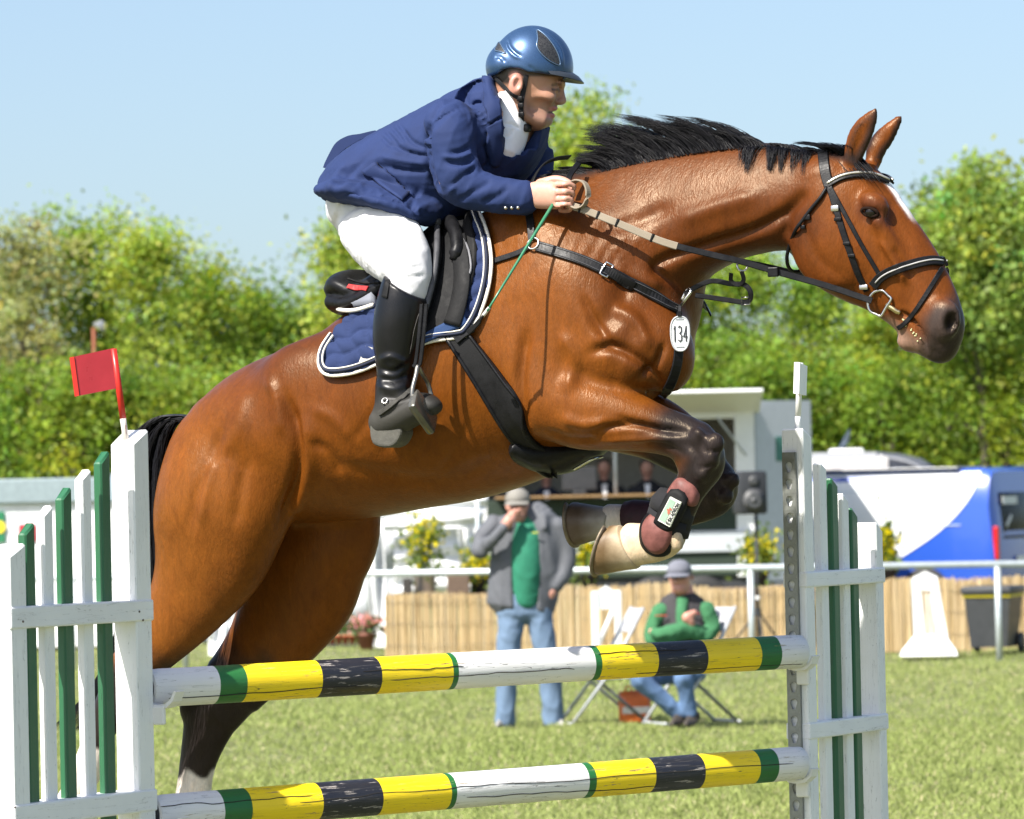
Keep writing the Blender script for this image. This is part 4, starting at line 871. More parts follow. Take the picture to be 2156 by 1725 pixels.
flat_piece('strap_end', spline([(1412, 1030), (1446, 1050), (1418, 1112), (1398, 1118), (1378, 1104), (1380, 1088)], 3, True), .228, .004, L_SOFT, tb)
LP = [hp(u, v, .236) for u, v in ((1412, 1046), (1435, 1058), (1411, 1110), (1386, 1096))]   # label corners: top-left, top-right, bottom-right, bottom-left
lo_, lu = LP[3], LP[0]-LP[3]; lv = LP[2]-LP[3]; ln = np.array([0, -1., 0])
mb = MB(); mb.add([p+ln*.004 for p in LP]+[p-ln*.006 for p in LP], [(0, 1, 2, 3), (4, 7, 6, 5), (0, 4, 5, 1), (1, 5, 6, 2), (2, 6, 7, 3), (3, 7, 4, 0)]); lab = mb.build('label', BLAB, tb)
def lq(a, b): return lo_+lu*a+lv*b+ln*.0052
mb = MB(); mb.add([lq(*q) for q in ((.06, .06), (.94, .06), (.94, .55), (.06, .55))], [(0, 1, 2, 3)]); mb.build('green_field', simple('sage_print', (.25, .36, .27), .5), lab)
GL = {'E': [[(1, 1), (0, 1), (0, 0), (1, 0)], [(0, .5), (.8, .5)]], 'S': [[(1, .9), (.5, 1), (0, .8), (.2, .55), (.9, .4), (1, .15), (.5, 0), (0, .1)]], 'K': [[(0, 0), (0, 1)], [(1, 1), (.05, .45), (1, 0)]], 'A': [[(0, 0), (.5, 1), (1, 0)], [(.2, .35), (.8, .35)]],
      'D': [[(0, 0), (0, 1), (.6, .95), (1, .5), (.6, .05), (0, 0)]], 'R': [[(0, 0), (0, 1), (.7, 1), (.95, .75), (.7, .5), (0, .5)], [(.4, .5), (1, 0)]], 'O': [[(.5, 1), (0, .7), (0, .3), (.5, 0), (1, .3), (1, .7), (.5, 1)]], 'N': [[(0, 0), (0, 1), (1, 0), (1, 1)]]}
def letters(txt, place, r_, mat, parent, gap=.28, name='lettering', up=None):
    n = len(txt); mb = MB()
    for i, ch in enumerate(txt):
        for st_ in GL[ch]: mb.tube([place((i+x*(1-gap)+gap/2)/n, y) for x, y in st_], r_, 5, up=up)
    return mb.build(name, mat, parent)
letters('ESKADRON', lambda a, b: lq(.05+.9*a, .90-.26*b)+ln*.0004, .0011, INK, lab, up=ln)
mb = MB(); mb.add([lq(.38+.28*x, .60-.36*y)+ln*.0008 for x, y in ((.0, .1), (.3, .3), (.2, 0), (.35, 0), (.5, .3), (.75, .25), (.7, 0), (.85, .02), (.95, .45), (1., .7), (.8, .62), (.65, .7), (.7, .95), (.5, 1.), (.42, .75), (.1, .5))], [tuple(range(16))]); mb.build('emblem', simple('rust_print', (.35, .09, .05), .6), lab)
tf = tendon_boot(-.17, 'dark leg boot on the far foreleg behind the labelled one', None, 0, False)
mb = MB(); mb.loft(shell([(1440,1108,1410,1046,-.17,.042),(1395,1117,1372,1055,-.17,.044),(1345,1126,1336,1052,-.17,.05),(1322,1124,1318,1056,-.17,.05)])); mb.build('shell', leather('dark_plum_leather', (.03, .014, .02), .6), tf, True)
mb = MB(); mb.loft(shell([(1425,1112,1398,1050,-.17,.047),(1398,1118,1375,1052,-.17,.048)])); mb.build('strap', BLACKWEB, tf, True)
# ================================================================== rider
SKIN = NT('skin'); _a = SKIN.attr('tone'); f = SKIN.noise(60, 4, .6)
SKIN.set(Base_Color=SKIN.mix(SKIN.maprange(f, .3, .7, 0, .25), _a.outputs['Color'], (.75, .5, .45), 'MULTIPLY'), Roughness=.45, Subsurface_Weight=.08, Subsurface_Radius=(.008, .003, .002), Subsurface_Scale=.6, Normal=SKIN.bump(SKIN.noise(220, 3, .6), .15, .001)); SKIN = SKIN.m
rid = empty('person', HO, HORSE_ROT, 'rider in navy jacket, white breeches and blue helmet crouching over the leaping horse', 'person')
def w2h(P):
    P = np.asarray(P)-HO; return np.stack([P@HF, -(P@HN), P[:, 2]], 1)
HD = h2w(hp(1120, 190, 0))[1]                             # distance of the head
def wp(u, v, dy=0.): p = at(u, v, HD+dy); return p
def wst(rows):
    C, a, b = [], [], []
    for u1, v1, u2, v2, dy, w in rows: p, q = wp(u1, v1, dy), wp(u2, v2, dy); C.append((p+q)/2); a.append(np.linalg.norm(p-q)/2); b.append(w)
    return np.array(C), np.array(a), np.array(b)
c0 = wp(1110, 180)
FA = Field(c0-[.17, .12, .19], c0+[.15, .12, .16], .0032)
FA.ball(wp(1106, 150), (.096, .076, .10), .02)
FA.tube(*wst([(1185,170,1085,176,0,.063),(1177,192,1084,198,0,.061),(1168,216,1086,220,0,.055),(1160,238,1094,242,0,.047),(1149,258,1110,256,0,.036)]), .02, 0, .6)
for s in (1, -1):
    FA.tube(np.array([wp(1090, 205, .058*s), wp(1104, 240, .05*s), wp(1140, 256, .03*s)]), [.016, .015, .014], [.014, .014, .014], .025)
    FA.ball(wp(1150, 205, .05*s), (.026, .016, .018), .02)                      # cheekbone
    FA.ball(wp(1176, 187, .034*s), (.013, .020, .009), .012, 'sub')             # eye socket
    FA.ball(wp(1168, 188, .033*s), (.0125, .0125, .0125), .006)                 # eyeball under lids
    FA.ball(wp(1176, 215, .013*s), (.010, .010, .008), .006)                    # nostril wing
    FA.ball(wp(1086, 178, .078*s), (.020, .010, .030), .010, ang=-.2)           # ear
    FA.ball(wp(1089, 176, .087*s), (.010, .008, .016), .005, 'sub', ang=-.2)
    FA.ball(wp(1138, 226, .056*s), (.024, .012, .02), .02, 'sub')               # hollow of the cheek
FA.ball(wp(1181, 177), (.012, .05, .009), .014)                                 # brow
FA.tube(np.array([wp(1178, 184), wp(1182, 200), wp(1181, 211)]), [.008, .010, .0115], [.009, .011, .014], .012)
FA.ball(wp(1183, 212), (.012, .0115, .0095), .008)
FA.ball(wp(1167, 229), (.010, .024, .0075), .008); FA.ball(wp(1162, 243.5), (.0095, .021, .0075), .008); FA.ball(wp(1171, 236.5), (.016, .017, .0055), .003, 'sub')
FA.ball(wp(1150, 256), (.017, .024, .014), .014)
FA.tube(*wst([(1052,182,1110,238,0,.051),(1038,212,1104,266,.005,.054),(1022,248,1092,305,.01,.064)]), .025, 0, .5)
V, Q = FA.surface(); V = smooth(V, Q, 3); uv = px(V); nm = vnormals(V, Q)
tone = np.tile([.40, .215, .14], (len(V), 1))
def tb_(c, m):
    global tone
    tone = tone*(1-m[:, None])+np.array(c)*m[:, None]
tb_((.03, .022, .018), sstep(1090, 1074, uv[:, 0]+.5*(uv[:, 1]-160))*sstep(184, 172, uv[:, 1]))
tb_((.03, .022, .018), sstep(164, 158, uv[:, 1])*.9)
tb_((.20, .12, .09), (1-sstep(18, 34, polydist(uv, [(1098, 235), (1120, 255), (1150, 250), (1162, 232)])))*.55)
tb_((.42, .16, .14), (1-sstep(3, 7, polydist(uv, [(1160, 230), (1170, 229)])))+(1-sstep(3, 7, polydist(uv, [(1156, 244), (1166, 243)]))))
tb_((.06, .02, .02), (1-sstep(1.5, 3.5, polydist(uv, [(1157, 237), (1172, 236)])))*.9)
tb_((.58, .27, .21), (1-sstep(8, 20, polydist(uv, [(1084, 165), (1088, 192)])))*(np.abs(V[:, 1]-HD) > .065)*.7)
tb_((.10, .06, .045), (1-sstep(2, 5, polydist(uv, [(1164, 179), (1180, 177)])))*.7)
tb_((.05, .03, .03), (1-sstep(2, 4, polydist(uv, [(1164, 188.5), (1176, 189.5)])))*.75)
HEADM = (w2h(V), Q, tone); BVH_F = BVHTree.FromPolygons([Vector(v) for v in HEADM[0]], Q.tolist())
# trunk, arms and hands under the clothes
c1 = hp(1150, 410, 0)
FB = Field(c1+[-.24, -.29, -.08], c1+[.25, .29, .09], .0036)
for s in (1, -1):
    C_, a_, b_, e_ = stn([(1085,392,1082,440,.198*s,.026),(1112,387,1108,438,.2*s,.025),(1142,381,1136,440,.205*s,.024),(1176,383,1170,441,.212*s,.026)]); FB.tube(C_, a_, b_, .012, 0, .5)
    for j, v in enumerate((391, 406, 421, 434)):
        L = [(1174, v, .222), (1192, v-1, .228), (1206-2*j, v+3, .212), (1206-3*j, v+7, .185), (1192-3*j, v+8, .165), (1180, v+6, .17)]
        C = np.array([hp(u, w, n*s if s > 0 else -n) for u, w, n in L]); FB.tube(C, [.0125, .0115, .0108, .0100, .0092, .0085], [.0125, .0115, .0108, .01, .0092, .0085], .004, 0, 1.)
    C = np.array([hp(1138, 388, .185*s), hp(1168, 379, .178*s), hp(1190, 383, .18*s), hp(1206, 393, .182*s)]); FB.tube(C, [.015, .0125, .0115, .0095], [.015, .0125, .0115, .0095], .008)
V2, Q2 = FB.surface(); V2 = smooth(V2, Q2, 2); u2 = hpx(V2); t2 = np.tile([.50, .28, .205], (len(V2), 1)); m = (1-sstep(3, 12, np.abs(u2[:, 0]-1180)))[:, None]*.5; t2 = t2*(1-m)+np.array([.6, .25, .2])*m
FC = Field(tuple(hp(690, 660, 0)+[-.25, -.45, -.1]), tuple(hp(1110, 170, 0)+[.25, .45, .06]), .014)
def core(rows, k=.03, sh=.75):
    C_, a_, b_, e_ = stn(rows); FC.tube(C_, a_*sh, b_*sh, k, 0, .6)
JT = [(703,366,758,428,0,.155),(732,326,830,440,0,.185),(790,287,892,456,0,.195),(850,252,962,462,0,.20),(905,225,1020,435,0,.205),(960,198,1080,388,0,.205),(1000,174,1092,345,0,.19),(1018,170,1062,275,0,.10)]
JA = [(900,252,998,268,.19,.082),(898,272,998,285,.225,.078),(905,325,1000,335,.24,.07),(915,378,1006,368,.245,.066)]
JB = [(1012,356,922,398,.245,.064),(1022,368,955,425,.24,.06),(1060,376,1015,440,.225,.056),(1118,383,1104,456,.20,.05)]
for s in (1, -1):
    core(near(JA, s)); core(near(JB, s))
core(JT); core([(1000,190,1110,300,0,.1),(1035,205,1095,260,0,.06)])
BR = [(702,425,866,430,.07,.14),(708,455,868,462,.15,.115),(738,500,886,503,.21,.10),(782,543,902,536,.265,.086),(816,578,904,570,.30,.073),(822,610,897,625,.312,.062)]
for s in (1, -1): core(near(BR, s))
V3, Q3 = FC.surface(); del FC
o1, o2 = len(HEADM[0]), len(HEADM[0])+len(V2)
bme = npmesh('rider_body', np.concatenate([HEADM[0], V2, V3]), np.concatenate([Q, Q2+o1, Q3+o2])); setcol(bme, 'tone', np.concatenate([tone, t2, np.tile([.5, .3, .22], (len(V3), 1))]))
obj('body', bme, SKIN, rid, True)
# eye
mb = MB(); ew = w2h(np.array([wp(1172, 188.5, -.044)]))[0]
# ------------------------------------------------------------------ jacket
FJ = Field(tuple(hp(660, 500, 0)+[-.2, -.36, -.05]), tuple(hp(1170, 140, 0)+[.2, .36, .05]), .0055)
C_, a_, b_, e_ = stn(JT); FJ.tube(C_, a_, b_, .03, 0, .5)
for s in (1, -1):
    C_, a_, b_, e_ = stn(near(JA, s)); FJ.tube(C_, a_, b_, .03, 0, .55)
    rows = JB if s > 0 else [(1010,300,1150,300,-.24,.07),(1050,340,1157,335,-.245,.066),(1090,375,1160,385,-.23,.06),(1120,385,1135,440,-.2,.05)]
    C_, a_, b_, e_ = stn(near(JB, 1) if s > 0 else rows); FJ.tube(C_, a_, b_, .018, 0, .18)
C_, a_, b_, e_ = stn([(1085,282,1145,290,-.16,.07),(1080,300,1153,300,-.21,.075),(1078,330,1157,335,-.235,.066)]); FJ.tube(C_, a_, b_, .03, 0, .5)
# skirts of the coat spreading over the thigh
C_, a_, b_, e_ = stn([(698,385,716,422,.10,.14),(722,378,745,430,.14,.155),(775,385,795,438,.15,.165),(850,405,862,460,.15,.16),(915,425,925,482,.12,.15)]); FJ.tube(C_, a_, b_, .03, 0, .5)
# collar opening
FJ.tube(np.array([hp(1082, 180, .02), hp(1096, 230, .03), hp(1086, 282, .035), hp(1070, 318, .045)]), [.05, .05, .03, .008], [.11, .105, .075, .03], .008, op='sub')
_X, _Z = np.meshgrid(FJ.x, FJ.z, indexing='ij'); _g = np.stack([_X.ravel(), _Z.ravel()], 1)
_NEAR = ((1060, 170), (1062, 250), (1062, 326), (1080, 332), (1150, 300), (1150, 165)); _FAR = ((1050, 150), (1056, 336), (1068, 322), (1086, 296), (1104, 274), (1150, 268), (1220, 262), (1220, 150))
for _y0, _y1, _n, _pg in ((-.40, -.135, .165, _NEAR), (-.14, -.085, .11, _NEAR), (-.09, -.045, .065, _NEAR), (-.05, .0, .02, _NEAR), (-.005, .05, -.02, _FAR), (.045, .11, -.075, _FAR), (.105, .18, -.14, _FAR), (.175, .40, -.22, _FAR)):
    _pp = np.array([hp(u, v, _n)[[0, 2]] for u, v in _pg]); _sd = polydist(_g, np.concatenate([_pp, _pp[:1]])); _sd = np.where(inpoly(_g, _pp), -_sd, _sd).reshape(_X.shape)
    FJ.d = np.maximum(FJ.d, -np.maximum(_sd[:, None, :], np.maximum(_y0-FJ.y, FJ.y-_y1)[None, :, None])).astype(np.float32)
# hollow below
C_, a_, b_, e_ = stn([(690,438,720,520,0,.26),(780,447,800,560,0,.3),(870,472,900,580,0,.3),(930,500,960,560,0,.26)]); FJ.tube(C_, a_, b_, .01, op='sub')
V, Q = FJ.surface(); del FJ; V = smooth(V, Q, 4); V = crumple(V, Q, .0052, 32, 3, (1, 1, 1)); N = vnormals(V, Q); uv = hpx(V); sd = -N[:, 1]
def jg(L, d, w):
    global V
    V = groove(V, N, uv, L, d, w, sd)
for L, d, w in (([(905,262),(900,310),(910,370),(930,412)], -.009, 7), ([(905,262),(925,222),(965,205)], -.006, 8), ([(1000,300),(975,318),(945,322)], -.006, 7), ([(1002,335),(970,345),(935,338)], -.008, 7), ([(1005,352),(975,372),(948,395)], -.010, 7),
    ([(1000,320),(965,332),(930,330)], .005, 7), ([(990,362),(960,385),(945,410)], .006, 7), ([(1040,378),(1000,402),(960,428)], -.005, 9), ([(1075,390),(1050,412),(1010,430)], -.004, 9), ([(905,330),(860,322),(820,300)], -.007, 7), ([(905,345),(855,340),(800,330)], .006, 8), ([(905,360),(850,360),(790,345)], -.007, 8),
    ([(905,315),(870,300),(845,275)], -.006, 6), ([(850,300),(835,280),(825,268)], -.005, 5), ([(838,305),(822,287),(812,276)], -.005, 5), ([(825,312),(808,294),(800,284)], -.004, 5), ([(862,292),(848,272),(838,260)], -.004, 5),
    ([(740,380),(790,375),(840,395)], -.008, 9), ([(700,400),(760,390),(830,410)], .008, 10), ([(720,412),(780,404),(850,425),(900,455)], -.010, 7), ([(880,400),(870,430),(885,455)], -.008, 8), ([(730,345),(700,385),(690,405)], .006, 10), ([(770,330),(735,370),(715,400)], -.005, 9),
    ([(1000,235),(1020,260),(1035,300)], -.006, 8), ([(960,215),(985,240),(1000,275)], -.004, 9), ([(1020,300),(1030,340),(1015,360)], -.008, 8), ([(790,341),(830,378),(862,408)], -.006, 3)):
    jg(L, d*1.5, w*.75)
JK = obj('jacket', npmesh('jacket', V, Q), NAVY, rid, True)
BVH_J = BVHTree.FromPolygons([Vector(v) for v in V], Q.tolist())
NAVY2 = cloth('navy_lapel_cloth', (.014, .026, .085), .78, 900, .2)
mb = MB(); patch(mb, [(1017, 166), (1032, 166)], [(1030, 260), (1054, 246)], [(1017, 166), (1019, 200), (1023, 232), (1030, 260)], [(1032, 166), (1044, 190), (1050, 215), (1054, 246)], 8, 18, .005, .005, None, False, BVH_J, .1); mb.build('collar', NAVY2, JK, True)
mb = MB(); patch(mb, [(1028, 266), (1040, 258), (1055, 252)], [(1036, 346), (1042, 350), (1050, 346)], [(1028, 266), (1024, 300), (1036, 346)], [(1055, 252), (1057, 300), (1050, 346)], 8, 18, .004, .005, None, False, BVH_J, .1); mb.build('lapel', NAVY2, JK, True)
mb = MB(); patch(mb, [(763, 362), (793, 341)], [(846, 424), (862, 409)], [(763, 362), (800, 392), (846, 424)], [(793, 341), (830, 375), (862, 409)], 8, 16, .003, .005, None, False, BVH_J, .15); mb.build('pocket_flap', NAVY2, JK, True)
SIL = simple('silver_button', (.6, .57, .5), .22, 1.)
for u in (1065, 1078, 1091):
    P, N_ = cast(u, 437, .002, BVH_J, .2); mb = MB(); mb.lathe([(.0052*math.sin(a), .0052*math.cos(a)) for a in np.linspace(.05, 3.09, 8)], P, 10); mb.build('cuff_button', SIL, JK, True)
mb = MB(); fl_ = spline([(806, 277), (775, 284), (750, 288), (726, 301), (712, 322), (697, 355), (712, 346), (735, 322), (760, 305), (785, 292), (806, 284)], 3, True); mb.prism([(0, 0)]*0 or [tuple(hp(u, v, 0)[[0, 2]]) for u, v in fl_], .005, (0, -.05, 0), (1, 0, 0), (0, 0, 1), (0, 1, 0)); mb.build('tail_flap', NAVY2, JK)
# shirt
cs_ = wp(1066, 260); FSH = Field(cs_-[.16, .16, .14], cs_+[.14, .16, .14], .0042)
FSH.tube(*wst([(1046,182,1096,232,.0,.068),(1034,206,1103,266,.0,.072),(1022,240,1102,306,.0,.085),(1012,280,1086,350,0,.10)]), .01, 0, .3)
FSH.tube(*wst([(1040,150,1118,225,0,.059),(1046,176,1112,232,0,.060)]), .004, 0, .3, op='sub')
V, Q = FSH.surface(); V = w2h(smooth(V, Q, 3)); V = groove(V, vnormals(V, Q), hpx(V), [(1062, 262), (1078, 262), (1095, 272)], -.005, 3); V = groove(V, vnormals(V, Q), hpx(V), [(1062, 290), (1075, 285), (1082, 270)], -.004, 3)
obj('shirt', npmesh('shirt', V, Q), SHIRT, rid, True)
# ------------------------------------------------------------------ breeches
FR = Field(tuple(hp(680, 680, 0)+[-.25, -.45, -.03]), tuple(hp(920, 370, 0)+[.28, .45, .05]), .006)
for s in (1, -1):
    C_, a_, b_, e_ = stn(near(BR, s)); FR.tube(C_, a_, b_, .04, 0, .6)
FR.tube(*stn([(704,400,850,400,0,.155),(706,440,860,450,0,.155)])[:3], .04, 0, .4)
_a, _b = hp(690, 412, .15), hp(890, 452, .15); FR.cut(lambda X, Y, Z: Z-(_a[2]+(X-_a[0])*(_b[2]-_a[2])/(_b[0]-_a[0]))+0*Y, .01)
V, Q = FR.surface(); del FR; V = smooth(V, Q, 5); V = crumple(V, Q, .006, 22, 5); N = vnormals(V, Q); uv = hpx(V); sd = -N[:, 1]
for L, d, w in (([(705,440),(730,425),(760,430)], -.006, 5), ([(712,462),(740,440),(775,430)], -.006, 5), ([(725,485),(745,460),(770,440)], -.005, 5), ([(738,502),(775,535),(812,570)], -.004, 3), ([(820,590),(850,570),(890,560)], -.004, 5), ([(835,600),(860,585),(895,580)], -.004, 5), ([(860,450),(872,480),(880,510)], -.004, 8), ([(790,440),(830,450),(860,470)], .004, 10)):
    V = groove(V, N, uv, L, d, w, sd)
obj('breeches', npmesh('breeches', V, Q), WHITE_C, rid, True)
# ------------------------------------------------------------------ boots
def boot(s):
    FO = Field(tuple(hp(770, 960, 0)+[-.18, (-.45 if s > 0 else .2), -.03]), tuple(hp(930, 560, 0)+[.18, (-.2 if s > 0 else .45), .03]), .005)
    B = [(815,578,903,606,.312,.069),(802,622,898,634,.318,.073),(793,668,893,672,.322,.074),(790,712,884,712,.325,.068),(794,752,873,752,.328,.057),(797,790,862,786,.33,.050),(794,825,866,815,.335,.050),(793,860,872,845,.338,.050)]
    C_, a_, b_, e_ = stn(near(B, s)); FO.tube(C_, a_, b_, .02, 0, .3)
    T = [(800,858,812,925,.338,.046),(836,838,838,915,.345,.050),(868,828,868,898,.352,.048),(896,828,899,882,.358,.043),(914,840,916,872,.362,.034)]
    C_, a_, b_, e_ = stn(near(T, s)); FO.tube(C_, a_, b_, .02, 0, .7)
    FO.cut(lambda X, Y, Z: (Z-(hp(815, 578, .31)[2]+(X-hp(815, 578, .31)[0])*-.62))+0*Y, .004)
    V, Q = FO.surface(); V = smooth(V, Q, 3); N = vnormals(V, Q); uv = hpx(V); sd = -N[:, 1]*s
    for L, d, w in (([(798,775),(830,782),(862,765)], -.007, 6), ([(798,760),(825,752),(860,768)], .006, 7), ([(800,798),(830,800),(860,790)], -.007, 6), ([(795,812),(830,820),(862,808)], .005, 7), ([(805,835),(840,838),(866,826)], -.006, 6), ([(806,880),(850,850),(890,830)], -.004, 4), ([(893,640),(876,690),(865,740)], -.003, 3)):
        V = groove(V, N, uv, L, d, w, sd)
    r_ = obj('boot', npmesh('boot', V, Q), None, rid, True)
    t = NT('riding_boot_leather') if s > 0 else None
    if t:
        f = t.noise(22, 4, .6); z = t.new('ShaderNodeSeparateXYZ'); t.link(t.co(), z.inputs[0]); k = t.maprange(t.math('ADD', z.outputs[2], t.math('MULTIPLY', f, .06)), hp(820, 850, .33)[2], hp(820, 790, .33)[2], 1., 0.)
        t.set(Base_Color=t.mix(k, (.005, .005, .006), (.035, .033, .028)), Roughness=t.math('ADD', t.math('MULTIPLY', k, .4), t.maprange(f, .3, .7, .26, .4)), Normal=t.bump(t.noise(70, 3, .6), .12, .002), Specular_IOR_Level=.3); boot.m = t.m
    r_.data.materials.append(boot.m); BV = BVHTree.FromPolygons([Vector(v) for v in V], Q.tolist())
    return r_, BV
BO, BVH_B = boot(1); boot(-1)
TREAD = simple('pale_dusty_sole', (.07, .067, .056), .8, 0, .25, 40, .3, 90)
mb = MB(); so = [(794, 900), (803, 888), (850, 896), (862, 910), (850, 935), (828, 943), (800, 934)]; mb.prism([tuple(hp(u, v, .33)[[0, 2]]) for u, v in spline(so, 4, True)], .078, (0, -.378, 0), (1, 0, 0), (0, 0, 1), (0, 1, 0)); hl_ = mb.build('heel', TREAD, BO); bv_ = hl_.modifiers.new('b', 'BEVEL'); bv_.width = .012; bv_.segments = 3; bv_.angle_limit = .9
mb = MB(); P = np.array([cast(u, v, .004, BVH_B, .38)[0] for u, v in spline([(800, 872), (822, 856), (848, 838), (866, 822)], 5)]); N_ = np.array([cast(u, v, .004, BVH_B, .38)[1] for u, v in spline([(800, 872), (822, 856), (848, 838), (866, 822)], 5)]); mb.strap(P, .014, .003, N_); mb.build('spur_strap', L_WORN, BO)
P, N_ = cast(812, 846, .006, BVH_B, .38); mb = MB(); mb.tube(ring(P, .008, .002, N_), .002, 6, closed=True); mb.build('spur_ring', STEEL, BO, True)
mb = MB(); P = np.array([cast(u, v, .002, BVH_B, .38)[0] for u, v in spline([(888, 640), (872, 690), (862, 745)], 5)]); mb.tube(P, .0012, 5); mb.build('seam', leather('boot_seam', (.07, .065, .06), .5), BO, True)
mb = MB(); patch(mb, [(812, 592), (822, 590)], [(805, 626), (816, 630)], None, None, 5, 8, .001, .003, None, False, BVH_B, .38); mb.build('zip_tab', L_SOFT, BO, True)
# ------------------------------------------------------------------ helmet
hel = empty('riding_helmet', HO, HORSE_ROT); hel.parent = rid; hel.location = (0, 0, 0); hel.rotation_euler = (0, 0, 0); hel.name = 'helmet'
cH = wp(1121, 143)
FE = Field(cH-[.15, .13, .06], cH+[.15, .13, .14], .0032)
FE.ball(cH, (.1135, .098, .117), .01, ang=-.05); FE.ball(wp(1052, 140), (.034, .07, .04), .04)
rim = np.array([wp(u, v)[[0, 2]] for u, v in ((1020, 160), (1034, 163), (1048, 160), (1060, 151), (1076, 148), (1096, 151), (1112, 158), (1140, 161), (1175, 164), (1230, 164))])
FE.cut(lambda X, Y, Z: np.interp(X, rim[:, 0], rim[:, 1])-Z+0*Y, .006); FE.ball(cH-[0, 0, .012], (.1, .086, .105), .004, 'sub')
V, Q = FE.surface(); V = smooth(V, Q, 4); N = vnormals(V, Q); uv = px(V); sd = -N[:, 1]
for L, d, w in (([(1068, 80), (1072, 98), (1085, 112), (1098, 120)], -.004, 4), ([(1066, 84), (1070, 102), (1083, 117), (1097, 123)], .003, 4), ([(1040, 122), (1052, 120), (1064, 132)], -.003, 4), ([(1120, 56), (1155, 75), (1180, 105), (1186, 142)], .0035, 3), ([(1112, 138), (1130, 152), (1150, 158)], -.002, 4)):
    V = groove(V, N, uv, L, d, w, sd)
t = NT('navy_metallic_helmet'); fz = t.noise(900, 2, .5); t.set(Base_Color=t.ramp(fz, [(.35, (.02, .052, .125)), (.7, (.042, .10, .21))]), Metallic=.5, Roughness=.36, Coat_Weight=.35, Coat_Roughness=.15); HM = t.m
obj('shell', npmesh('helmet_shell', w2h(V), Q), HM, hel, True); BVH_E = BVHTree.FromPolygons([Vector(v) for v in w2h(V)], Q.tolist())
MESHM = NT('black_vent_mesh'); vo = MESHM.new('ShaderNodeTexVoronoi'); vo.inputs['Scale'].default_value = 320; MESHM.link(MESHM.co(), vo.inputs['Vector']); MESHM.set(Base_Color=MESHM.ramp(vo.outputs['Distance'], [(.25, (.003, .003, .004)), (.6, (.035, .035, .036))]), Roughness=.4); MESHM = MESHM.m
BLUER = simple('pale_blue_rim', (.10, .16, .25), .25, .5)
for pl, nm_ in (([(1131, 64), (1145, 73), (1157, 86), (1168, 102), (1176, 120), (1178, 138), (1162, 132), (1149, 123), (1138, 112), (1130, 98), (1132, 82)], 'front_vent'), ([(1052, 90), (1058, 100), (1065, 113), (1054, 110), (1043, 107), (1047, 97)], 'rear_vent')):
    c = np.mean(pl, 0); R_ = []
    for w in (1., .66, .33): R_.append([cast(*(c+(np.array(q)-c)*w), .0022, BVH_E, .09)[0] for q in pl])
    cc_ = cast(*c, .0022, BVH_E, .09)[0]; mb = MB(); K = len(pl); VV = [p for r_ in R_ for p in r_]+[cc_]; FF_ = []
    for a in range(2):
        for i in range(K): j = (i+1) % K; FF_.append((a*K+i, a*K+j, (a+1)*K+j, (a+1)*K+i))
    for i in range(K): FF_.append((2*K+i, 2*K+(i+1) % K, 3*K))
    mb.add(VV, FF_); mb.build(nm_, MESHM, hel, True)
    mb = MB(); mb.tube(spline(R_[0], 3, True), .0018, 6, closed=True); mb.build('vent_rim', BLUER, hel, True)
VIS = simple('dark_visor', (.03, .036, .045), .35); mb = MB(); I_, O_ = [], []
for a in np.linspace(-1.25, 1.25, 33):
    zi = wp(1190, 160)[2]; pi = cH+np.array([.1145*math.cos(a), .098*math.sin(a), 0]); pi[2] = wp(1180, 163)[2]+.004*math.cos(a)+.006*(1-math.cos(a))
    ext = .030*max(math.cos(a*1.15), 0)**.8; po = cH+np.array([(.112+ext)*math.cos(a*.92), (.096+ext*.55)*math.sin(a*.97), 0]); po[2] = pi[2]-.022*max(math.cos(a), 0)**1.5
    I_.append(pi); O_.append(po)
I_, O_ = np.array(I_), np.array(O_); up_ = np.array([0, 0, .006]); mb.loft([w2h(I_+up_), w2h((I_+O_)/2+up_*.9+[0, 0, .002]), w2h(O_+up_*.2), w2h(O_-up_*.2), w2h((I_+O_)/2-up_*.6+[0, 0, .002]), w2h(I_-up_)], False, False); mb.build('visor', VIS, hel, True)
SB = BLACKWEB
def fstrap(name, L, w, par=hel):
    mb = MB(); R_ = [cast(u, v, .003, BVH_F, .07) for u, v in spline(L, 5)]; mb.strap(smooth_path(np.array([r_[0] for r_ in R_])), w, .003, smooth_path(np.array([r_[1] for r_ in R_]), 3)); return mb.build(name, SB, par)
fstrap('front_strap', [(1108, 158), (1104, 180), (1098, 208), (1097, 232), (1100, 262)], .014); fstrap('rear_strap', [(1046, 164), (1062, 182), (1080, 198), (1095, 208)], .012)
for (u, v) in ((1094, 208), (1096, 222), (1098, 240)):
    P, N_ = cast(u, v, .006, BVH_F, .07); mb = MB(); mb.bbox(P, (.017, .008, .014), .003); mb.build('strap_slider', L_BLACK, hel, 'auto')
P, N_ = cast(1101, 262, .004, BVH_F, .05); mb = MB(); mb.bbox(P+np.array([.006, 0, -.008]), (.03, .03, .022), .006); mb.build('chin_buckle', L_BLACK, hel, 'auto')
# ------------------------------------------------------------------ whip
wh = empty('riding_whip', HO, HORSE_ROT, 'thin green riding whip with black flap held in the rider\'s hand', 'whip')
a0, a1, a2 = hp(1166, 428, .225), hp(1026, 655, .46), hp(986, 701, .43)
mb = MB(); mb.tube(np.linspace(a0, a1, 6), np.linspace(.0052, .003, 6), 8); mb.build('shaft', simple('green_varnish', (.03, .16, .08), .3), wh, True)
mb = MB(); mb.tube(np.linspace(a1+(a0-a1)*.03, a1+(a2-a1)*.25, 4), .0048, 8); mb.build('wrap', simple('pale_thread', (.55, .53, .5), .7), wh, True)
mb = MB(); mb.strap(spline([a1+(a2-a1)*.2, (a1+a2)/2+np.array([0, 0, -.004]), a2], 4), [.008]*3+[.014]*3+[.016]*3, .004, [0, -1, .1]); mb.build('flap', L_SOFT, wh)
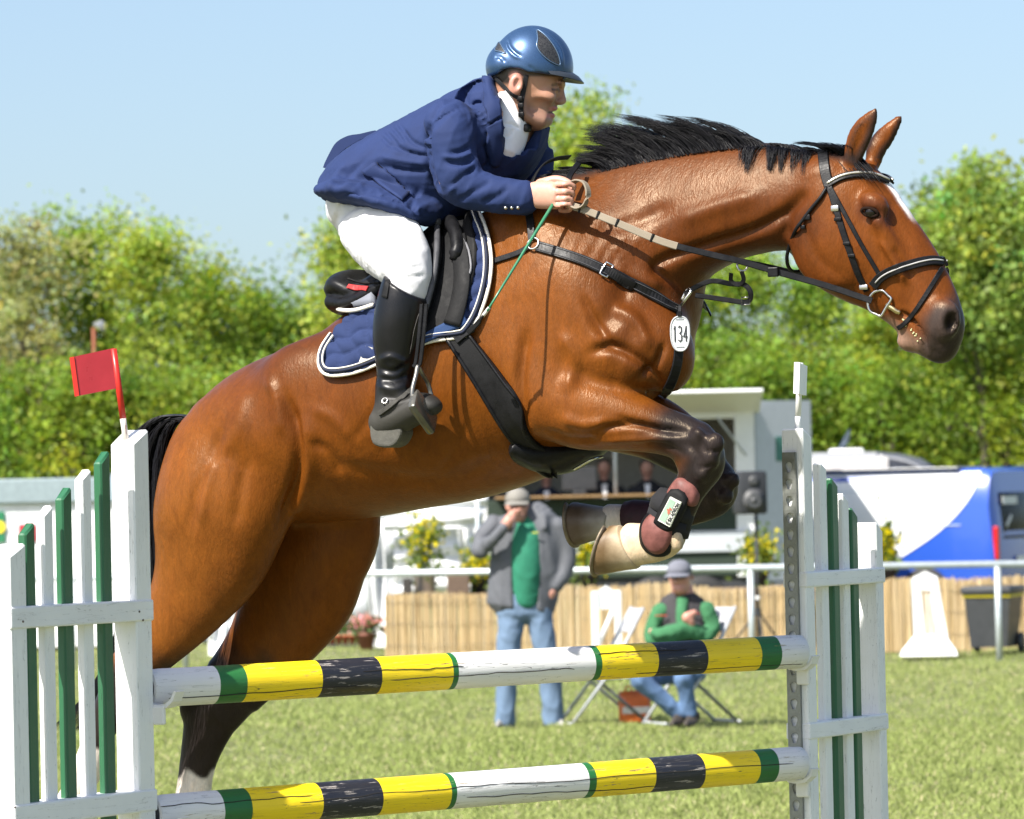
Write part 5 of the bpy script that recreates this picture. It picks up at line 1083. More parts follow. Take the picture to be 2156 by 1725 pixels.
# ================================================================== the jump
def paint(name, col, wear=.5, under=(.30, .22, .14), rough=.42, axis=0, sc=1.):
    if name in MATS: return MATS[name]
    t = NT(name); st = [26*sc]*3; st[axis] = 3.2*sc
    g = t.noise(3, 5, .65, t.mapping(tuple(st))); ch = t.noise(9, 6, .7, t.mapping(tuple(q*.35 for q in st))); d = t.noise(5, 4, .6)
    c = t.mix(t.maprange(d, .3, .75, 0, .35), col, tuple(q*.72 for q in col))
    k = t.maprange(ch, .74-.16*wear, .78-.16*wear, 0, 1)
    c = t.mix(k, c, under)
    st2 = list(st); st2[axis] *= .35
    cr = t.noise(2.2, 3, .6, t.mapping(tuple(q*1.0 for q in st2))); crk = t.maprange(t.math('ABSOLUTE', t.math('SUBTRACT', cr, .5)), 0., .0045*wear+.0005, 1., 0.)
    c = t.mix(crk, c, (.03, .025, .02))
    n = t.bump(g, .25, .004); n = t.bump(t.math('ADD', t.math('MULTIPLY', k, -.6), t.math('MULTIPLY', crk, -1.)), .5, .003, n)
    t.set(Base_Color=c, Roughness=t.maprange(d, .3, .7, rough-.08, rough+.15), Normal=n); MATS[name] = t.m; return t.m
P_WHITE = paint('white_gloss_paint', (.84, .84, .83), .3, (.55, .52, .47), .38, 2); P_GREEN = paint('green_gloss_paint', (.022, .115, .05), .3, (.02, .08, .04), .36, 2)
WING_A = math.radians(62); WX = np.array([math.cos(WING_A), math.sin(WING_A), 0]); WY = np.array([-math.sin(WING_A), math.cos(WING_A), 0])
ZINC = simple('weathered_zinc', (.24, .25, .235), .45, .8, .2, 20)
def wing(corner, depth, label):
    B = at(*corner, depth); O = np.array([B[0], B[1], 0.])
    root = empty('jump_wing', O, WING_A, label, 'jump wing', 'wings of the striped jump')
    def pl(u, v, y=0.):                                    # (x,z) on the wing's own plane y
        d = ray(u, v); o = CAMPOS-O; t_ = (y-o@WY)/(d@WY); p = o+d*t_; return p@WX, p[2]
    return root, pl, O
def upright(root, name, x0, x1, y0, y1, z0, ztl, ztr, mat):   # upright with a slanted top (ztl at x0, ztr at x1)
    b = .004; mb = MB(); R_ = []
    def rect(i, zl, zr): return [(x0+i, y0, zl), (x0, y0+i, zl), (x0, y1-i, zl), (x0+i, y1, zl), (x1-i, y1, zr), (x1, y1-i, zr), (x1, y0+i, zr), (x1-i, y0, zr)]
    top = [(x+(b*.8 if x < (x0+x1)/2 else -b*.8), y+(b*.8 if y < (y0+y1)/2 else -b*.8), z) for x, y, z in rect(b, ztl+b*.3, ztr+b*.3)]
    mb.loft([rect(b, z0, z0), rect(b, ztl-b, ztr-b), top]); o = mb.build(name, mat, root); return o
def railing(root, x0, x1, z0, z1, y0, y1): mb = MB(); mb.bbox(((x0+x1)/2, (y0+y1)/2, (z0+z1)/2), (x1-x0, y1-y0, z1-z0), .005); return mb.build('rail', P_RAIL, root)
P_RAIL = paint('white_rail_paint', (.82, .82, .82), .35, (.5, .48, .44), .38, 0)
# --- near wing on the left
wl_, pl, WO = wing((284, 1100), 12.95, 'white and green picket jump wing on the left, carrying the red flag')
xa = pl(280, 1100)[0]; upright(wl_, 'post', 0, .076, 0, .072, .02, pl(282, 933)[1], pl(306, 906)[1], P_WHITE)
xs = pl(20, 1170)[0]; upright(wl_, 'post', xs, xs+.075, 0, .072, .02, pl(20, 1171)[1], pl(50, 1146)[1], P_WHITE)
for (u, vb, vc, mt) in ((54, 1124, 1103, P_GREEN), (92, 1085, 1066, P_WHITE), (132, 1050, 1028, P_GREEN), (173, 1008, 990, P_WHITE), (213, 974, 952, P_GREEN)):
    x, z = pl(u, vb, .022); upright(wl_, 'picket', x, x+.044, .022, .048, .06, z, pl(u+17, vc, .022)[1], mt)
for v0, v1 in ((1271, 1317), (1681, 1728), (2080, 2126)): railing(wl_, xs-.003, .0795, pl(160, v1)[1], pl(160, v0)[1], -.0045, .0765)
mb = MB(); mb.bbox((xs/2+.03, .036, .03), (.09, .6, .06), .006); mb.build('foot', P_WHITE, wl_)
mb = MB(); mb.bbox((xs+.03, .036, .03), (.09, .6, .06), .006); mb.build('foot', P_WHITE, wl_)
NAIL = simple('rusty_nail', (.08, .05, .035), .6)
for (u, v) in ((45, 1309), (290, 1288), (298, 1306), (28, 1700)):
    x, z = pl(u, v); mb = MB(); mb.tube([(x, -.0035, z), (x, -.0062, z)], .003, 8); mb.build('nail', NAIL, wl_)
# --- far wing on the right
wr_, pr, WO2 = wing((1694, 1100), 14.22, 'white and green picket jump wing on the right with a keyhole metal track')
upright(wr_, 'post', 0, .062, 0, .068, .02, pr(1694, 903)[1], pr(1710, 918)[1], P_WHITE)
for (u, vb, vc, mt) in ((1727, 976, 986, P_WHITE), (1751, 1008, 1022, P_GREEN), (1774, 1040, 1055, P_WHITE), (1793, 1071, 1086, P_GREEN)):
    x, z = pr(u, vb, .022); upright(wr_, 'picket', x, x+.044, .022, .048, .06, z, pr(u+9, vc, .022)[1], mt)
xe = pr(1844, 1101)[0]; upright(wr_, 'post', xe, xe+.05, 0, .066, .02, pr(1844, 1101)[1], pr(1855, 1117)[1], P_WHITE)
for v0, v1 in ((1200, 1233), (1514, 1549), (1850, 1885)): railing(wr_, -.002, xe+.055, pr(1770, v1)[1], pr(1770, v0)[1], -.0045, .0725)
for x in (.03, xe+.02):
    mb = MB(); mb.bbox((x, .034, .03), (.09, .6, .06), .006); mb.build('foot', P_WHITE, wr_)
# keyhole track on the post's inner face
ty0, ty1, tx = .022, .060, -.012; ztop = pr(1694, 952)[1]; PIT = .0487
def keyhole_outline(n=20):
    pts = []
    for a in np.linspace(0, 2*math.pi, n, endpoint=False):
        c, s_ = math.cos(a), math.sin(a); r_ = .0105
        y, z = r_*c, .006+r_*s_
        if s_ < -.55: y = .0062*np.sign(c)*min(1, abs(c)/.5+.25) if abs(c) > .02 else 0.; z = -.0135 if abs(c) < .35 else -.009
        pts.append((y, z))
    return pts
KO = keyhole_outline(); RO = []
for y, z in KO:
    m_ = max(abs(y)/((ty1-ty0)/2), abs(z)/(PIT/2), 1e-6); RO.append((y/m_, z/m_))
ko = [(0, y, z) for y, z in KO]; ro = [(0, y, z) for y, z in RO]; kb = [(.003, y, z) for y, z in KO]
n_ = len(KO); F = [((i+1) % n_, i, n_+i, n_+(i+1) % n_) for i in range(n_)]+[(i, (i+1) % n_, 2*n_+(i+1) % n_, 2*n_+i) for i in range(n_)]
cs = [(0, sy*(ty1-ty0)/2, sz*PIT/2) for sy, sz in ((-1, -1), (1, -1), (1, 1), (-1, 1))]
KM = mesh('track_plate', ko+ro+kb, F); KM.materials.append(ZINC)
bm = bmesh.new(); bm.from_mesh(KM); bmesh.ops.recalc_face_normals(bm, faces=bm.faces); bm.to_mesh(KM); bm.free()
z = ztop-.02
while z > .15:
    o = obj('track_plate', KM, None, wr_); o.location = (tx, (ty0+ty1)/2, z-PIT/2); z -= PIT
for y in (ty0, ty1):
    mb = MB(); mb.box((tx/2-.0004, y, (ztop+.15)/2), (abs(tx)-.001, .0035, ztop-.15)); mb.build('track_flange', ZINC, wr_)
mb = MB(); mb.box((tx-.0005, (ty0+ty1)/2, ztop-.01), (.002, ty1-ty0, .02)); mb.build('track_top', ZINC, wr_)
# --- poles
PY = paint('yellow_pole_paint', (.86, .62, .008), .75, (.35, .22, .10)); PK = paint('black_pole_paint', (.014, .015, .022), .95, (.30, .27, .25), .4); PG = paint('green_pole_paint', (.015, .13, .03), .5, (.5, .4, .1)); PW = paint('white_pole_paint', (.72, .71, .70), .7, (.42, .36, .28), .5)
PD = simple('dark_end_grain', (.035, .038, .05), .8, 0, .6, 60, .5, 120)
CRK = simple('crack_dark', (.02, .016, .014), .9)  # near-black tone of the splits in the poles
def pole(L, R, dl, dr, r0, bands, label, cracks):
    A, B = at(*L, dl), at(*R, dr); ax = B-A; LEN = np.linalg.norm(ax); ax /= LEN
    def par(u):                                            # distance along the axis of the point seen at u
        lo_, hi_ = 0., LEN
        for _ in range(40):
            m_ = (lo_+hi_)/2
            if px((A+ax*m_)[None])[0, 0] < u: lo_ = m_
            else: hi_ = m_
        return lo_
    cuts = [0.]+[par(u) for u, _ in bands[1:]]+[LEN]; NS = 30; V = []; F = []; MI = []; slots = [PW, PG, PY, PK, PD]; r2 = random.Random(len(label))
    xs_ = []
    for i in range(len(cuts)-1):
        k = max(2, int((cuts[i+1]-cuts[i])/.035)); xs_ += [(cuts[i]+(cuts[i+1]-cuts[i])*j/k, i) for j in range(k)]
    xs_.append((LEN, len(cuts)-2)); rings = [(.0, .80), (.004, .95)]+[(x, 1.) for x, _ in xs_[1:-1]]+[(LEN-.006, .97), (LEN, .84)]; bi = [0]+[b for _, b in xs_[:-1]]+[len(cuts)-2]*3
    ph = [r2.uniform(0, 6) for _ in range(4)]
    for x, sc_ in rings:
        for k in range(NS):
            a = 2*math.pi*k/NS; rr = r0*(1-.075*x/LEN)*sc_*(1+.010*math.sin(3*a+ph[0]+x*1.3)+.008*math.sin(5*x+ph[1])+.006*math.sin(7*a+ph[2]+x*3)); V.append((x, rr*math.cos(a), rr*math.sin(a)))
    m_ = len(rings)
    for i in range(m_-1):
        for k in range(NS): l = (k+1) % NS; F.append((i*NS+k, i*NS+l, (i+1)*NS+l, (i+1)*NS+k)); xm = (rings[i][0]+rings[i+1][0])/2; MI.append(bands[max(j for j in range(len(cuts)-1) if cuts[j] <= xm+1e-9)][1])
    F += [tuple(range(NS-1, -1, -1)), tuple((m_-1)*NS+k for k in range(NS))]; MI += [4, 0]
    me = mesh('jump_pole', V, F); [me.materials.append(q) for q in slots]; me.polygons.foreach_set('material_index', MI); me.polygons.foreach_set('use_smooth', [True]*(len(F)-2)+[False]*2); me.set_sharp_from_angle(angle=math.radians(50))
    o = obj('jump_pole', me); o.location = A; yv = np.cross([0, 0, 1.], ax); yv /= np.linalg.norm(yv); zv = np.cross(ax, yv)
    m4 = Matrix.Identity(4)
    for i in range(3): m4[i][0] = ax[i]; m4[i][1] = yv[i]; m4[i][2] = zv[i]; m4[i][3] = A[i]
    o.matrix_world = m4; tag(o, label, 'pole', 'striped poles of the jump')
    for (x0, x1, ang, wob_) in cracks:                     # splits running along the grain on the near side
        P = []; a = ang
        for x in np.linspace(x0*LEN, x1*LEN, 22): a += r2.gauss(0, wob_); rq = r0*(1-.075*x/LEN); P.append((x, rq*1.004*math.cos(a), rq*1.004*math.sin(a)))
        mb = MB(); mb.tube(spline(P, 2), [.0006]+[.0013]*41+[.0006], 5); mb.build('crack', CRK, o)
    return o
pole((309, 1449.5), (1688, 1371.5), 13.06, 14.16, .0515, [(0, 0), (446, 1), (503, 2), (661, 3), (786, 2), (936, 1), (947, 0), (1236, 1), (1249, 2), (1368, 3), (1472, 2), (1585, 1), (1627, 0)], 'upper striped jump pole in yellow, black, green and white', [(.02, .30, math.pi+.55, .02), (.34, .62, math.pi+.3, .03), (.30, .45, math.pi-.3, .02), (.72, .99, math.pi+.75, .02), (.66, .80, math.pi-.55, .02)])
pole((321, 1716), (1688, 1606), 13.06, 14.16, .0515, [(0, 0), (455, 1), (513, 2), (662, 3), (788, 2), (932, 1), (943, 0), (1222, 1), (1237, 2), (1362, 3), (1466, 2), (1582, 1), (1621, 0)], 'lower striped jump pole with long splits in its paint', [(.0, .22, math.pi-.5, .03), (.2, .5, math.pi-.1, .04), (.5, .97, math.pi-.25, .03), (.45, .75, math.pi+.35, .03)])
# --- cups
CUPW = simple('white_nylon', (.72, .71, .68), .45, 0, .05)
def cup(u, v, depth, yaw, label, s=1.):
    c = at(u, v, depth); r_ = empty('pole_cup', c, yaw, label, 'pole cup', 'white cups holding the poles'); mb = MB()
    prof = [(-.052, .026), (-.045, .004), (-.026, -.012), (0, -.016), (.026, -.012), (.045, .004), (.056, .030), (.050, .032), (.038, .010), (.022, -.002), (0, -.006), (-.022, -.002), (-.038, .010), (-.046, .028)]
    mb.prism(prof, .045*s, (0, -.022*s, 0), (0, 1, 0), (0, 0, 1), (1, 0, 0)) if False else mb.prism([(x*s, z*s) for x, z in prof], .045, (-.02, 0, 0), (0, 1, 0), (0, 0, 1), (1, 0, 0)); mb.build('cradle', CUPW, r_)
    mb = MB(); mb.bbox((.022, 0, -.032*s), (.014, .04*s, .05*s), .005); mb.build('bracket', CUPW, r_)
cup(1684, 1401, 14.18, WING_A, 'white cup under the upper pole on the right wing'); cup(1683, 1638, 14.18, WING_A, 'white cup under the lower pole on the right wing')
cup(343, 1480, 13.03, WING_A+math.pi, 'white cup under the upper pole on the left wing'); cup(352, 1746, 13.03, WING_A+math.pi, 'white cup under the lower pole on the left wing')
# --- flags
def flag(base, top, poly, depth, thick, mat, stickmat, rootmat, label, off):
    b, t_ = at(*base, depth), at(*top, depth); r_ = empty('marker_flag', b, 0, label, 'flag', 'flags on the jump')
    mb = MB(); d = t_-b; mb.tube([b*0-d*.12, d*.10, d*.22], .0085, 10); mb.build('stick_foot', rootmat, r_, True)
    mb = MB(); mb.tube([d*.2, d*.6, d], .0088, 10); mb.build('stick', stickmat, r_, True)
    P = [at(u, v, depth)+np.asarray(o_)-b for (u, v), o_ in zip(poly, off)]; n = np.cross(P[1]-P[0], P[3]-P[0]); n /= np.linalg.norm(n); n = n if n[1] < 0 else -n
    mb = MB(); mb.loft([[p+n*thick/2 for p in P], [p-n*thick/2 for p in P]]); mb.build('board', mat, r_)
    mb = MB(); e = [P[0]+(P[1]-P[0])*.035, P[3]+(P[2]-P[3])*.035]; mb.box(((P[0]+P[3])/2+(P[1]-P[0])*.03), (.012, thick*1.7, np.linalg.norm(P[3]-P[0])), np.stack([(P[1]-P[0])/np.linalg.norm(P[1]-P[0]), n*-1, (P[0]-P[3])/np.linalg.norm(P[0]-P[3])], 1)); mb.build('board_edge', stickmat, r_)
RED1 = simple('red_enamel', (.27, .012, .02), .3, 0, .1); RED2 = simple('bright_red_paint', (.55, .02, .012), .35, 0, .1); PEEL = paint('peeling_white_paint', (.6, .55, .5), .9, (.3, .05, .04), .6, 2)
dz = np.zeros(3)
flag((264, 918), (239, 735), [(149, 753), (240, 733), (251, 817), (160, 835)], 12.99, .012, RED1, RED2, PEEL, 'red marker flag board leaning on the left wing post', [dz]*4)
flag((1679, 905), (1685, 764), [(1676, 764), (1699, 770), (1697, 832), (1674, 830)], 14.26, .010, P_WHITE, P_WHITE, P_WHITE, 'white marker flag board seen edge-on above the right wing', [np.array([-.0, -.06, 0]), np.array([.0, .06, 0]), np.array([.0, .06, 0]), np.array([-.0, -.06, 0])])
# ================================================================== behind the jump
def base_at(u, D): p = at(u, 1200, D); return np.array([p[0], D, 0.])
def zat(u, v, D): return at(u, v, D)[2]
def xat(u, v, D): return at(u, v, D)[0]
class WF:
    """implicit figure in world axes, drawn at one distance"""
    def __init__(s, u0, v0, u1, v1, D, h, dn=.6, df=.4):
        a, b = at(u0, v1, D), at(u1, v0, D); s.D = D; s.F = Field((a[0]-.1, D-dn, a[2]-.1), (b[0]+.1, D+df, b[2]+.1), h)
    def limb(s, P, r, k=.03, rb=None, cap=1., **kw):
        C = np.array([at(u, v, s.D+dy) for u, v, dy in P]); s.F.tube(C, r, rb if rb is not None else r, k, 0, cap, **kw); return s
    def rows(s, R_, k=.03, cap=.5, **kw):
        C, a, b = [], [], []
        for u1, v1, u2, v2, dy, w in R_: p, q = at(u1, v1, s.D+dy), at(u2, v2, s.D+dy); C.append((p+q)/2); a.append(np.linalg.norm(p-q)/2); b.append(w)
        s.F.tube(np.array(C), np.array(a), np.array(b), k, 0, cap, **kw); return s
    def ball(s, u, v, dy, rad, k=.02, op='add', ang=0.): s.F.ball(at(u, v, s.D+dy), rad, k, op, ang); return s
    def make(s, name, mat, parent, it=2):
        V, Q = s.F.surface(); V = smooth(V, Q, it)
        if name in ('jacket', 'jeans', 'fleece', 'vest', 'shirt'): V = crumple(V, Q, .016 if name != 'shirt' else .008, 15, len(parent['label'])+len(name), (1, 1, .7))
        o = np.array(parent.location); me = npmesh(name, V-o, Q); return obj(name, me, mat, parent, True), V, Q
def tonefill(me, col):
    setcol(me, 'tone', np.tile(col, (len(me.vertices), 1)))
DENIM = cloth('pale_denim', (.125, .185, .275), .85, 500, .3, .25); DENIM2 = cloth('blue_denim', (.095, .16, .28), .85, 500, .3, .25); GREYJ = cloth('grey_shell_jacket', (.10, .105, .118), .7, 500, .1, .3)
GREENP = cloth('green_polo_cloth', (.025, .165, .10), .8, 500, .2, .15); GREENS = cloth('green_fleece', (.045, .155, .07), .9, 400, .3, .2); VEST = cloth('charcoal_vest', (.045, .042, .045), .8, 400, .2, .15); CAPG = cloth('grey_cap_cloth', (.15, .155, .185), .85); CAPB = cloth('beige_cap_cloth', (.20, .19, .17), .85)
SHOEB = simple('brown_shoe', (.05, .04, .032), .7); SHOEG = simple('grey_trainer', (.30, .29, .27), .7)
# ------------------------------------------------------------------ standing man
D = 36.4
pm = empty('person', base_at(1118, D), 0, 'man in open grey jacket, green shirt and jeans, hand at his mouth', 'person', 'spectators by the chairs')
w = WF(995, 1030, 1210, 1290, D, .011); w.ball(1092, 1068, 0, (.078, .09, .105)).ball(1090, 1090, -.03, (.055, .06, .05)).rows([(1070, 1088, 1118, 1090, .02, .06), (1062, 1112, 1128, 1112, .03, .07)]).ball(1086, 1075, -.095, (.014, .02, .022), .01).ball(1068, 1068, .0, (.012, .02, .03), .006).ball(1118, 1068, 0., (.012, .02, .03), .006)
w.limb([(1056, 1118, -.2), (1072, 1096, -.2), (1080, 1084, -.17)], [.035, .042, .035])
for j in range(4): w.limb([(1076+2*j, 1090-5*j, -.2), (1092+2*j, 1084-4*j, -.185), (1100, 1084-4*j, -.15)], [.011, .010, .009], .004)
w.limb([(1072, 1090, -.19), (1078, 1078, -.15), (1086, 1072, -.13)], [.013, .011, .01], .006); w.limb([(1168, 1225, -.03), (1162, 1245, -.05), (1156, 1258, -.05)], [.032, .038, .03]); w.limb([(1096, 1112, .02), (1040, 1112, .0), (1014, 1150, -.09), (1036, 1138, -.18), (1058, 1116, -.2)], .03); w.limb([(1096, 1112, .02), (1172, 1112, 0), (1190, 1165, 0), (1184, 1205, -.03), (1168, 1228, -.04)], .03)
o, V, Q = w.make('body', SKIN, pm); tn = np.tile([.47, .24, .18], (len(V), 1)); uv = px(V); m_ = (1-sstep(2, 5, polydist(uv, [(1076, 1064), (1086, 1064)])))+(1-sstep(2, 5, polydist(uv, [(1096, 1064), (1106, 1064)]))); tn = tn*(1-.6*np.clip(m_, 0, 1)[:, None]); setcol(o.data, 'tone', tn)
w = WF(990, 1060, 1215, 1300, D, .012); w.rows([(1058, 1090, 1140, 1088, .04, .07), (1036, 1108, 1178, 1104, .02, .115), (1033, 1160, 1184, 1155, 0, .13), (1028, 1220, 1180, 1215, 0, .135), (1024, 1278, 1170, 1274, 0, .14)])
w.limb([(1040, 1104, 0), (1015, 1135, -.05), (1012, 1158, -.1)], [.07, .062, .056]).limb([(1010, 1160, -.1), (1036, 1138, -.19), (1060, 1112, -.21)], [.058, .05, .045]).limb([(1176, 1108, 0), (1194, 1160, .0), (1190, 1205, -.03), (1170, 1235, -.05)], [.068, .06, .054, .048])
w.rows([(1056, 1086, 1080, 1106, .0, .10), (1062, 1100, 1072, 1116, -.08, .05)]); w.rows([(1128, 1090, 1160, 1082, .0, .08), (1140, 1108, 1152, 1118, -.07, .05)])
C = np.array([at(1106, v, D-.16) for v in (1085, 1130, 1200, 1290)]); w.F.tube(C, [.055, .10, .105, .09], [.12, .11, .10, .10], .02, op='sub')
o, V, Q = w.make('jacket', GREYJ, pm)
w = WF(1050, 1070, 1160, 1280, D, .012); w.rows([(1086, 1092, 1122, 1092, .02, .065), (1066, 1120, 1148, 1118, 0, .12), (1070, 1180, 1146, 1178, -.03, .135), (1074, 1230, 1144, 1230, -.03, .135), (1076, 1264, 1142, 1264, -.02, .125)]); w.make('shirt', GREENP, pm)
w = WF(1030, 1240, 1205, 1540, D, .013); w.rows([(1046, 1255, 1164, 1255, 0, .12), (1044, 1290, 1166, 1290, 0, .12)]).limb([(1078, 1290, 0), (1070, 1380, -.02), (1066, 1450, 0), (1064, 1516, 0)], [.105, .088, .08, .076]).limb([(1134, 1290, 0), (1150, 1380, -.02), (1160, 1450, 0), (1164, 1516, 0)], [.105, .088, .082, .08])
o, V, Q = w.make('jeans', DENIM, pm)
for u, k_ in ((1060, -1), (1172, 1)):
    w = WF(u-30, 1505, u+30, 1540, D, .01, .4, .2); w.limb([(u, 1518, .05), (u+4*k_, 1523, -.05), (u+9*k_, 1526, -.16)], [.04, .042, .03], .03, [.05, .052, .04]); w.make('shoe', SHOEG, pm)
def cap_(parent, u, v, D, mat, face=-1, tilt=0.):
    c = at(u, v, D); o_ = np.array(parent.location); mb = MB(); mb.lathe([(.001, .085), (.04, .08), (.075, .055), (.092, .02), (.095, -.02), (.088, -.022)], c-o_, 20); cp = mb.build('cap', mat, parent, True)
    mb = MB(); I_, O_ = [], []
    for a in np.linspace(-1.0, 1.0, 13): I_.append(c-o_+np.array([.09*math.sin(a), -.09*math.cos(a), -.012])); O_.append(c-o_+np.array([.105*math.sin(a)+tilt, -(.09+.075*math.cos(a)), -.034]))
    mb.loft([I_, O_, [q-np.array([0, 0, .006]) for q in O_], [q-np.array([0, 0, .006]) for q in I_]], False, False); mb.build('peak', mat, cp, True)
cap_(pm, 1090, 1052, D, CAPB, tilt=-.01)
mb = MB(); p0 = at(1127, 1122, D-.145)-np.array(pm.location); mb.bbox(p0, (.05, .006, .012), .003); mb.build('shirt_badge', simple('yellow_badge', (.35, .38, .05), .6), pm)
# ------------------------------------------------------------------ folding chairs
CHF = simple('pale_grey_tube', (.46, .48, .50), .4, .3, .08); CHS = simple('grey_chair_panel', (.40, .40, .42), .6); CHD = simple('dark_grey_tube', (.11, .12, .13), .45, .3, .1)
def folding_chair(u, D, rz, label, mat=None):
    r_ = empty('folding_chair', base_at(u, D), rz, label, 'folding chair', 'folding chairs beside the field'); W = .21
    for sx in (-W, W):
        mb = MB(); mb.tube([(sx, -.30, .012), (sx, .02, .42), (sx, .26, .86)], .013, 8); mb.build('front_leg', CHF, r_, True)
        mb = MB(); mb.tube([(sx*.86, .28, .012), (sx*.86, -.22, .45)], .013, 8); mb.build('rear_leg', CHD if sx > 0 else CHF, r_, True)
    for y in (-.30, .28):
        mb = MB(); mb.tube([(-W, y, .02), (W, y, .02)], .011, 8); mb.build('stretcher', CHF, r_, True)
    mb = MB(); mb.bbox((0, .0, .445), (.42, .42, .028), .012); mb.build('seat', CHS, r_, 'auto')
    a = math.atan2(.24, .44); rx = np.array([[1, 0, 0], [0, math.cos(a), math.sin(a)], [0, -math.sin(a), math.cos(a)]]); mb = MB(); mb.bbox((0, .212, .765), (.41, .018, .20), .008, rx); mb.build('backrest', CHS, r_, 'auto'); return r_
folding_chair(1268, 36.5, -1.38, 'empty grey folding chair beside the standing man'); folding_chair(1452, 36.2, -1.12, 'grey folding chair the man in the green fleece sits on')
# ------------------------------------------------------------------ seated man
D = 36.1
ps = empty('person', base_at(1440, D), 0, 'man in green fleece, dark vest and cap sitting with folded arms', 'person', 'spectators by the chairs')
w = WF(1350, 1175, 1515, 1350, D, .011); w.ball(1431, 1216, -.02, (.078, .09, .105)).ball(1430, 1240, -.05, (.055, .06, .045)).rows([(1415, 1238, 1458, 1236, .02, .06), (1412, 1262, 1466, 1260, .03, .07)]).ball(1424, 1224, -.115, (.015, .022, .02), .01).ball(1458, 1216, 0, (.010, .02, .03), .006)
w.limb([(1452, 1306, -.2), (1446, 1300, -.21), (1462, 1290, -.2)], [.03, .035, .022]); w.limb([(1380, 1332, -.17), (1372, 1330, -.16)], [.03, .025]); w.limb([(1440, 1262, .02), (1395, 1285, 0), (1378, 1330, -.07), (1410, 1340, -.17), (1452, 1320, -.19), (1452, 1306, -.2)], .028); w.limb([(1440, 1262, .02), (1482, 1288, 0), (1488, 1330, -.08), (1440, 1328, -.18), (1384, 1333, -.17)], .028)
o, V, Q = w.make('body', SKIN, ps); tonefill(o.data, [.50, .25, .19])
w = WF(1355, 1235, 1515, 1420, D, .012); w.rows([(1412, 1262, 1468, 1258, .02, .07), (1385, 1284, 1492, 1278, .02, .12), (1380, 1330, 1496, 1325, 0, .14), (1384, 1400, 1490, 1400, .0, .15)]); o, V, Q = w.make('vest', VEST, ps)
w = WF(1350, 1240, 1520, 1360, D, .011); w.limb([(1390, 1290, -.03), (1374, 1325, -.06), (1376, 1345, -.1)], [.068, .062, .058]).limb([(1376, 1346, -.1), (1410, 1342, -.19), (1450, 1332, -.18)], [.058, .052, .045]).limb([(1488, 1286, -.03), (1498, 1320, -.05), (1486, 1342, -.1)], [.07, .066, .06]).limb([(1486, 1338, -.1), (1440, 1326, -.2), (1395, 1334, -.22), (1380, 1333, -.19)], [.062, .058, .05, .042]); w.rows([(1425, 1262, 1452, 1262, -.05, .05), (1422, 1300, 1448, 1300, -.11, .05), (1420, 1330, 1446, 1330, -.11, .05)]); w.make('fleece', GREENS, ps)
w = WF(1330, 1380, 1500, 1530, D, .012, .75, .3); w.rows([(1395, 1405, 1488, 1405, 0, .15), (1395, 1420, 1488, 1420, -.02, .15)]).limb([(1415, 1415, -.05), (1375, 1425, -.3), (1350, 1432, -.45)], [.09, .08, .07]).limb([(1350, 1434, -.45), (1385, 1465, -.42), (1424, 1500, -.38)], [.07, .062, .058]).limb([(1462, 1415, -.05), (1448, 1420, -.3), (1440, 1428, -.45)], [.09, .08, .07]).limb([(1440, 1430, -.45), (1446, 1465, -.42), (1452, 1500, -.4)], [.07, .062, .058]); w.make('jeans', DENIM2, ps)
for u in (1426, 1455):
    w = WF(u-35, 1495, u+35, 1540, D-.4, .01, .4, .2); w.limb([(u+8, 1508, .02), (u, 1518, -.06), (u-8, 1524, -.16)], [.042, .044, .03], .03); w.make('shoe', SHOEB, ps)
cap_(ps, 1430, 1203, D-.02, CAPG, tilt=-.03)
mb = MB(); c = at(1427, 1214, D-.1)-np.array(ps.location); mb.bbox(c+[-.03, -.012, 0], (.056, .012, .036), .006); mb.bbox(c+[.035, -.008, 0], (.056, .012, .036), .006); mb.box(c+[0, -.012, .008], (.02, .006, .006)); mb.build('sunglasses', simple('black_glass', (.008, .008, .009), .08), ps, 'auto')
mb = MB(); b_ = at(1392, 1296, D-.125)-np.array(ps.location); mb.box(b_, (.09, .008, .007)); mb.build('red_piping', simple('red_piping', (.45, .04, .03), .6), ps); mb = MB(); mb.box(at(1462, 1292, D-.13)-np.array(ps.location), (.07, .008, .007)); mb.build('red_piping', MATS['red_piping'], ps)
# orange bag
rb = empty('shopping_bag', base_at(1330, 36.6), .15, 'orange and white bag on the grass under the chairs', 'bag'); ORG = simple('orange_plastic', (.58, .13, .025), .45, 0, .12, 12, .3, 20)
mb = MB(); R_ = []
for z, sx, sy in ((0, .105, .07), (.02, .112, .08), (.12, .115, .082), (.2, .112, .07), (.235, .108, .04)): R_.append([(sx*math.copysign(abs(math.cos(a))**.45, math.cos(a))+.006*math.sin(9*a+z*20), sy*math.copysign(abs(math.sin(a))**.45, math.sin(a)), z+.008*math.sin(5*a)*(z > .15)) for a in np.linspace(0, 2*math.pi, 28, endpoint=False)])
mb.loft(R_); mb.build('bag', ORG, rb, True); mb = MB(); mb.bbox((0, -.082, .10), (.21, .006, .05), .002); mb.build('white_panel', simple('white_print', (.62, .6, .58), .5), rb)
for sx in (-.05, .05): mb = MB(); mb.tube(spline([(sx-.02, -.03, .23), (sx-.018, -.035, .27), (sx+.018, -.035, .27), (sx+.02, -.03, .23)], 4), .006, 6); mb.build('handle', ORG, rb, True)
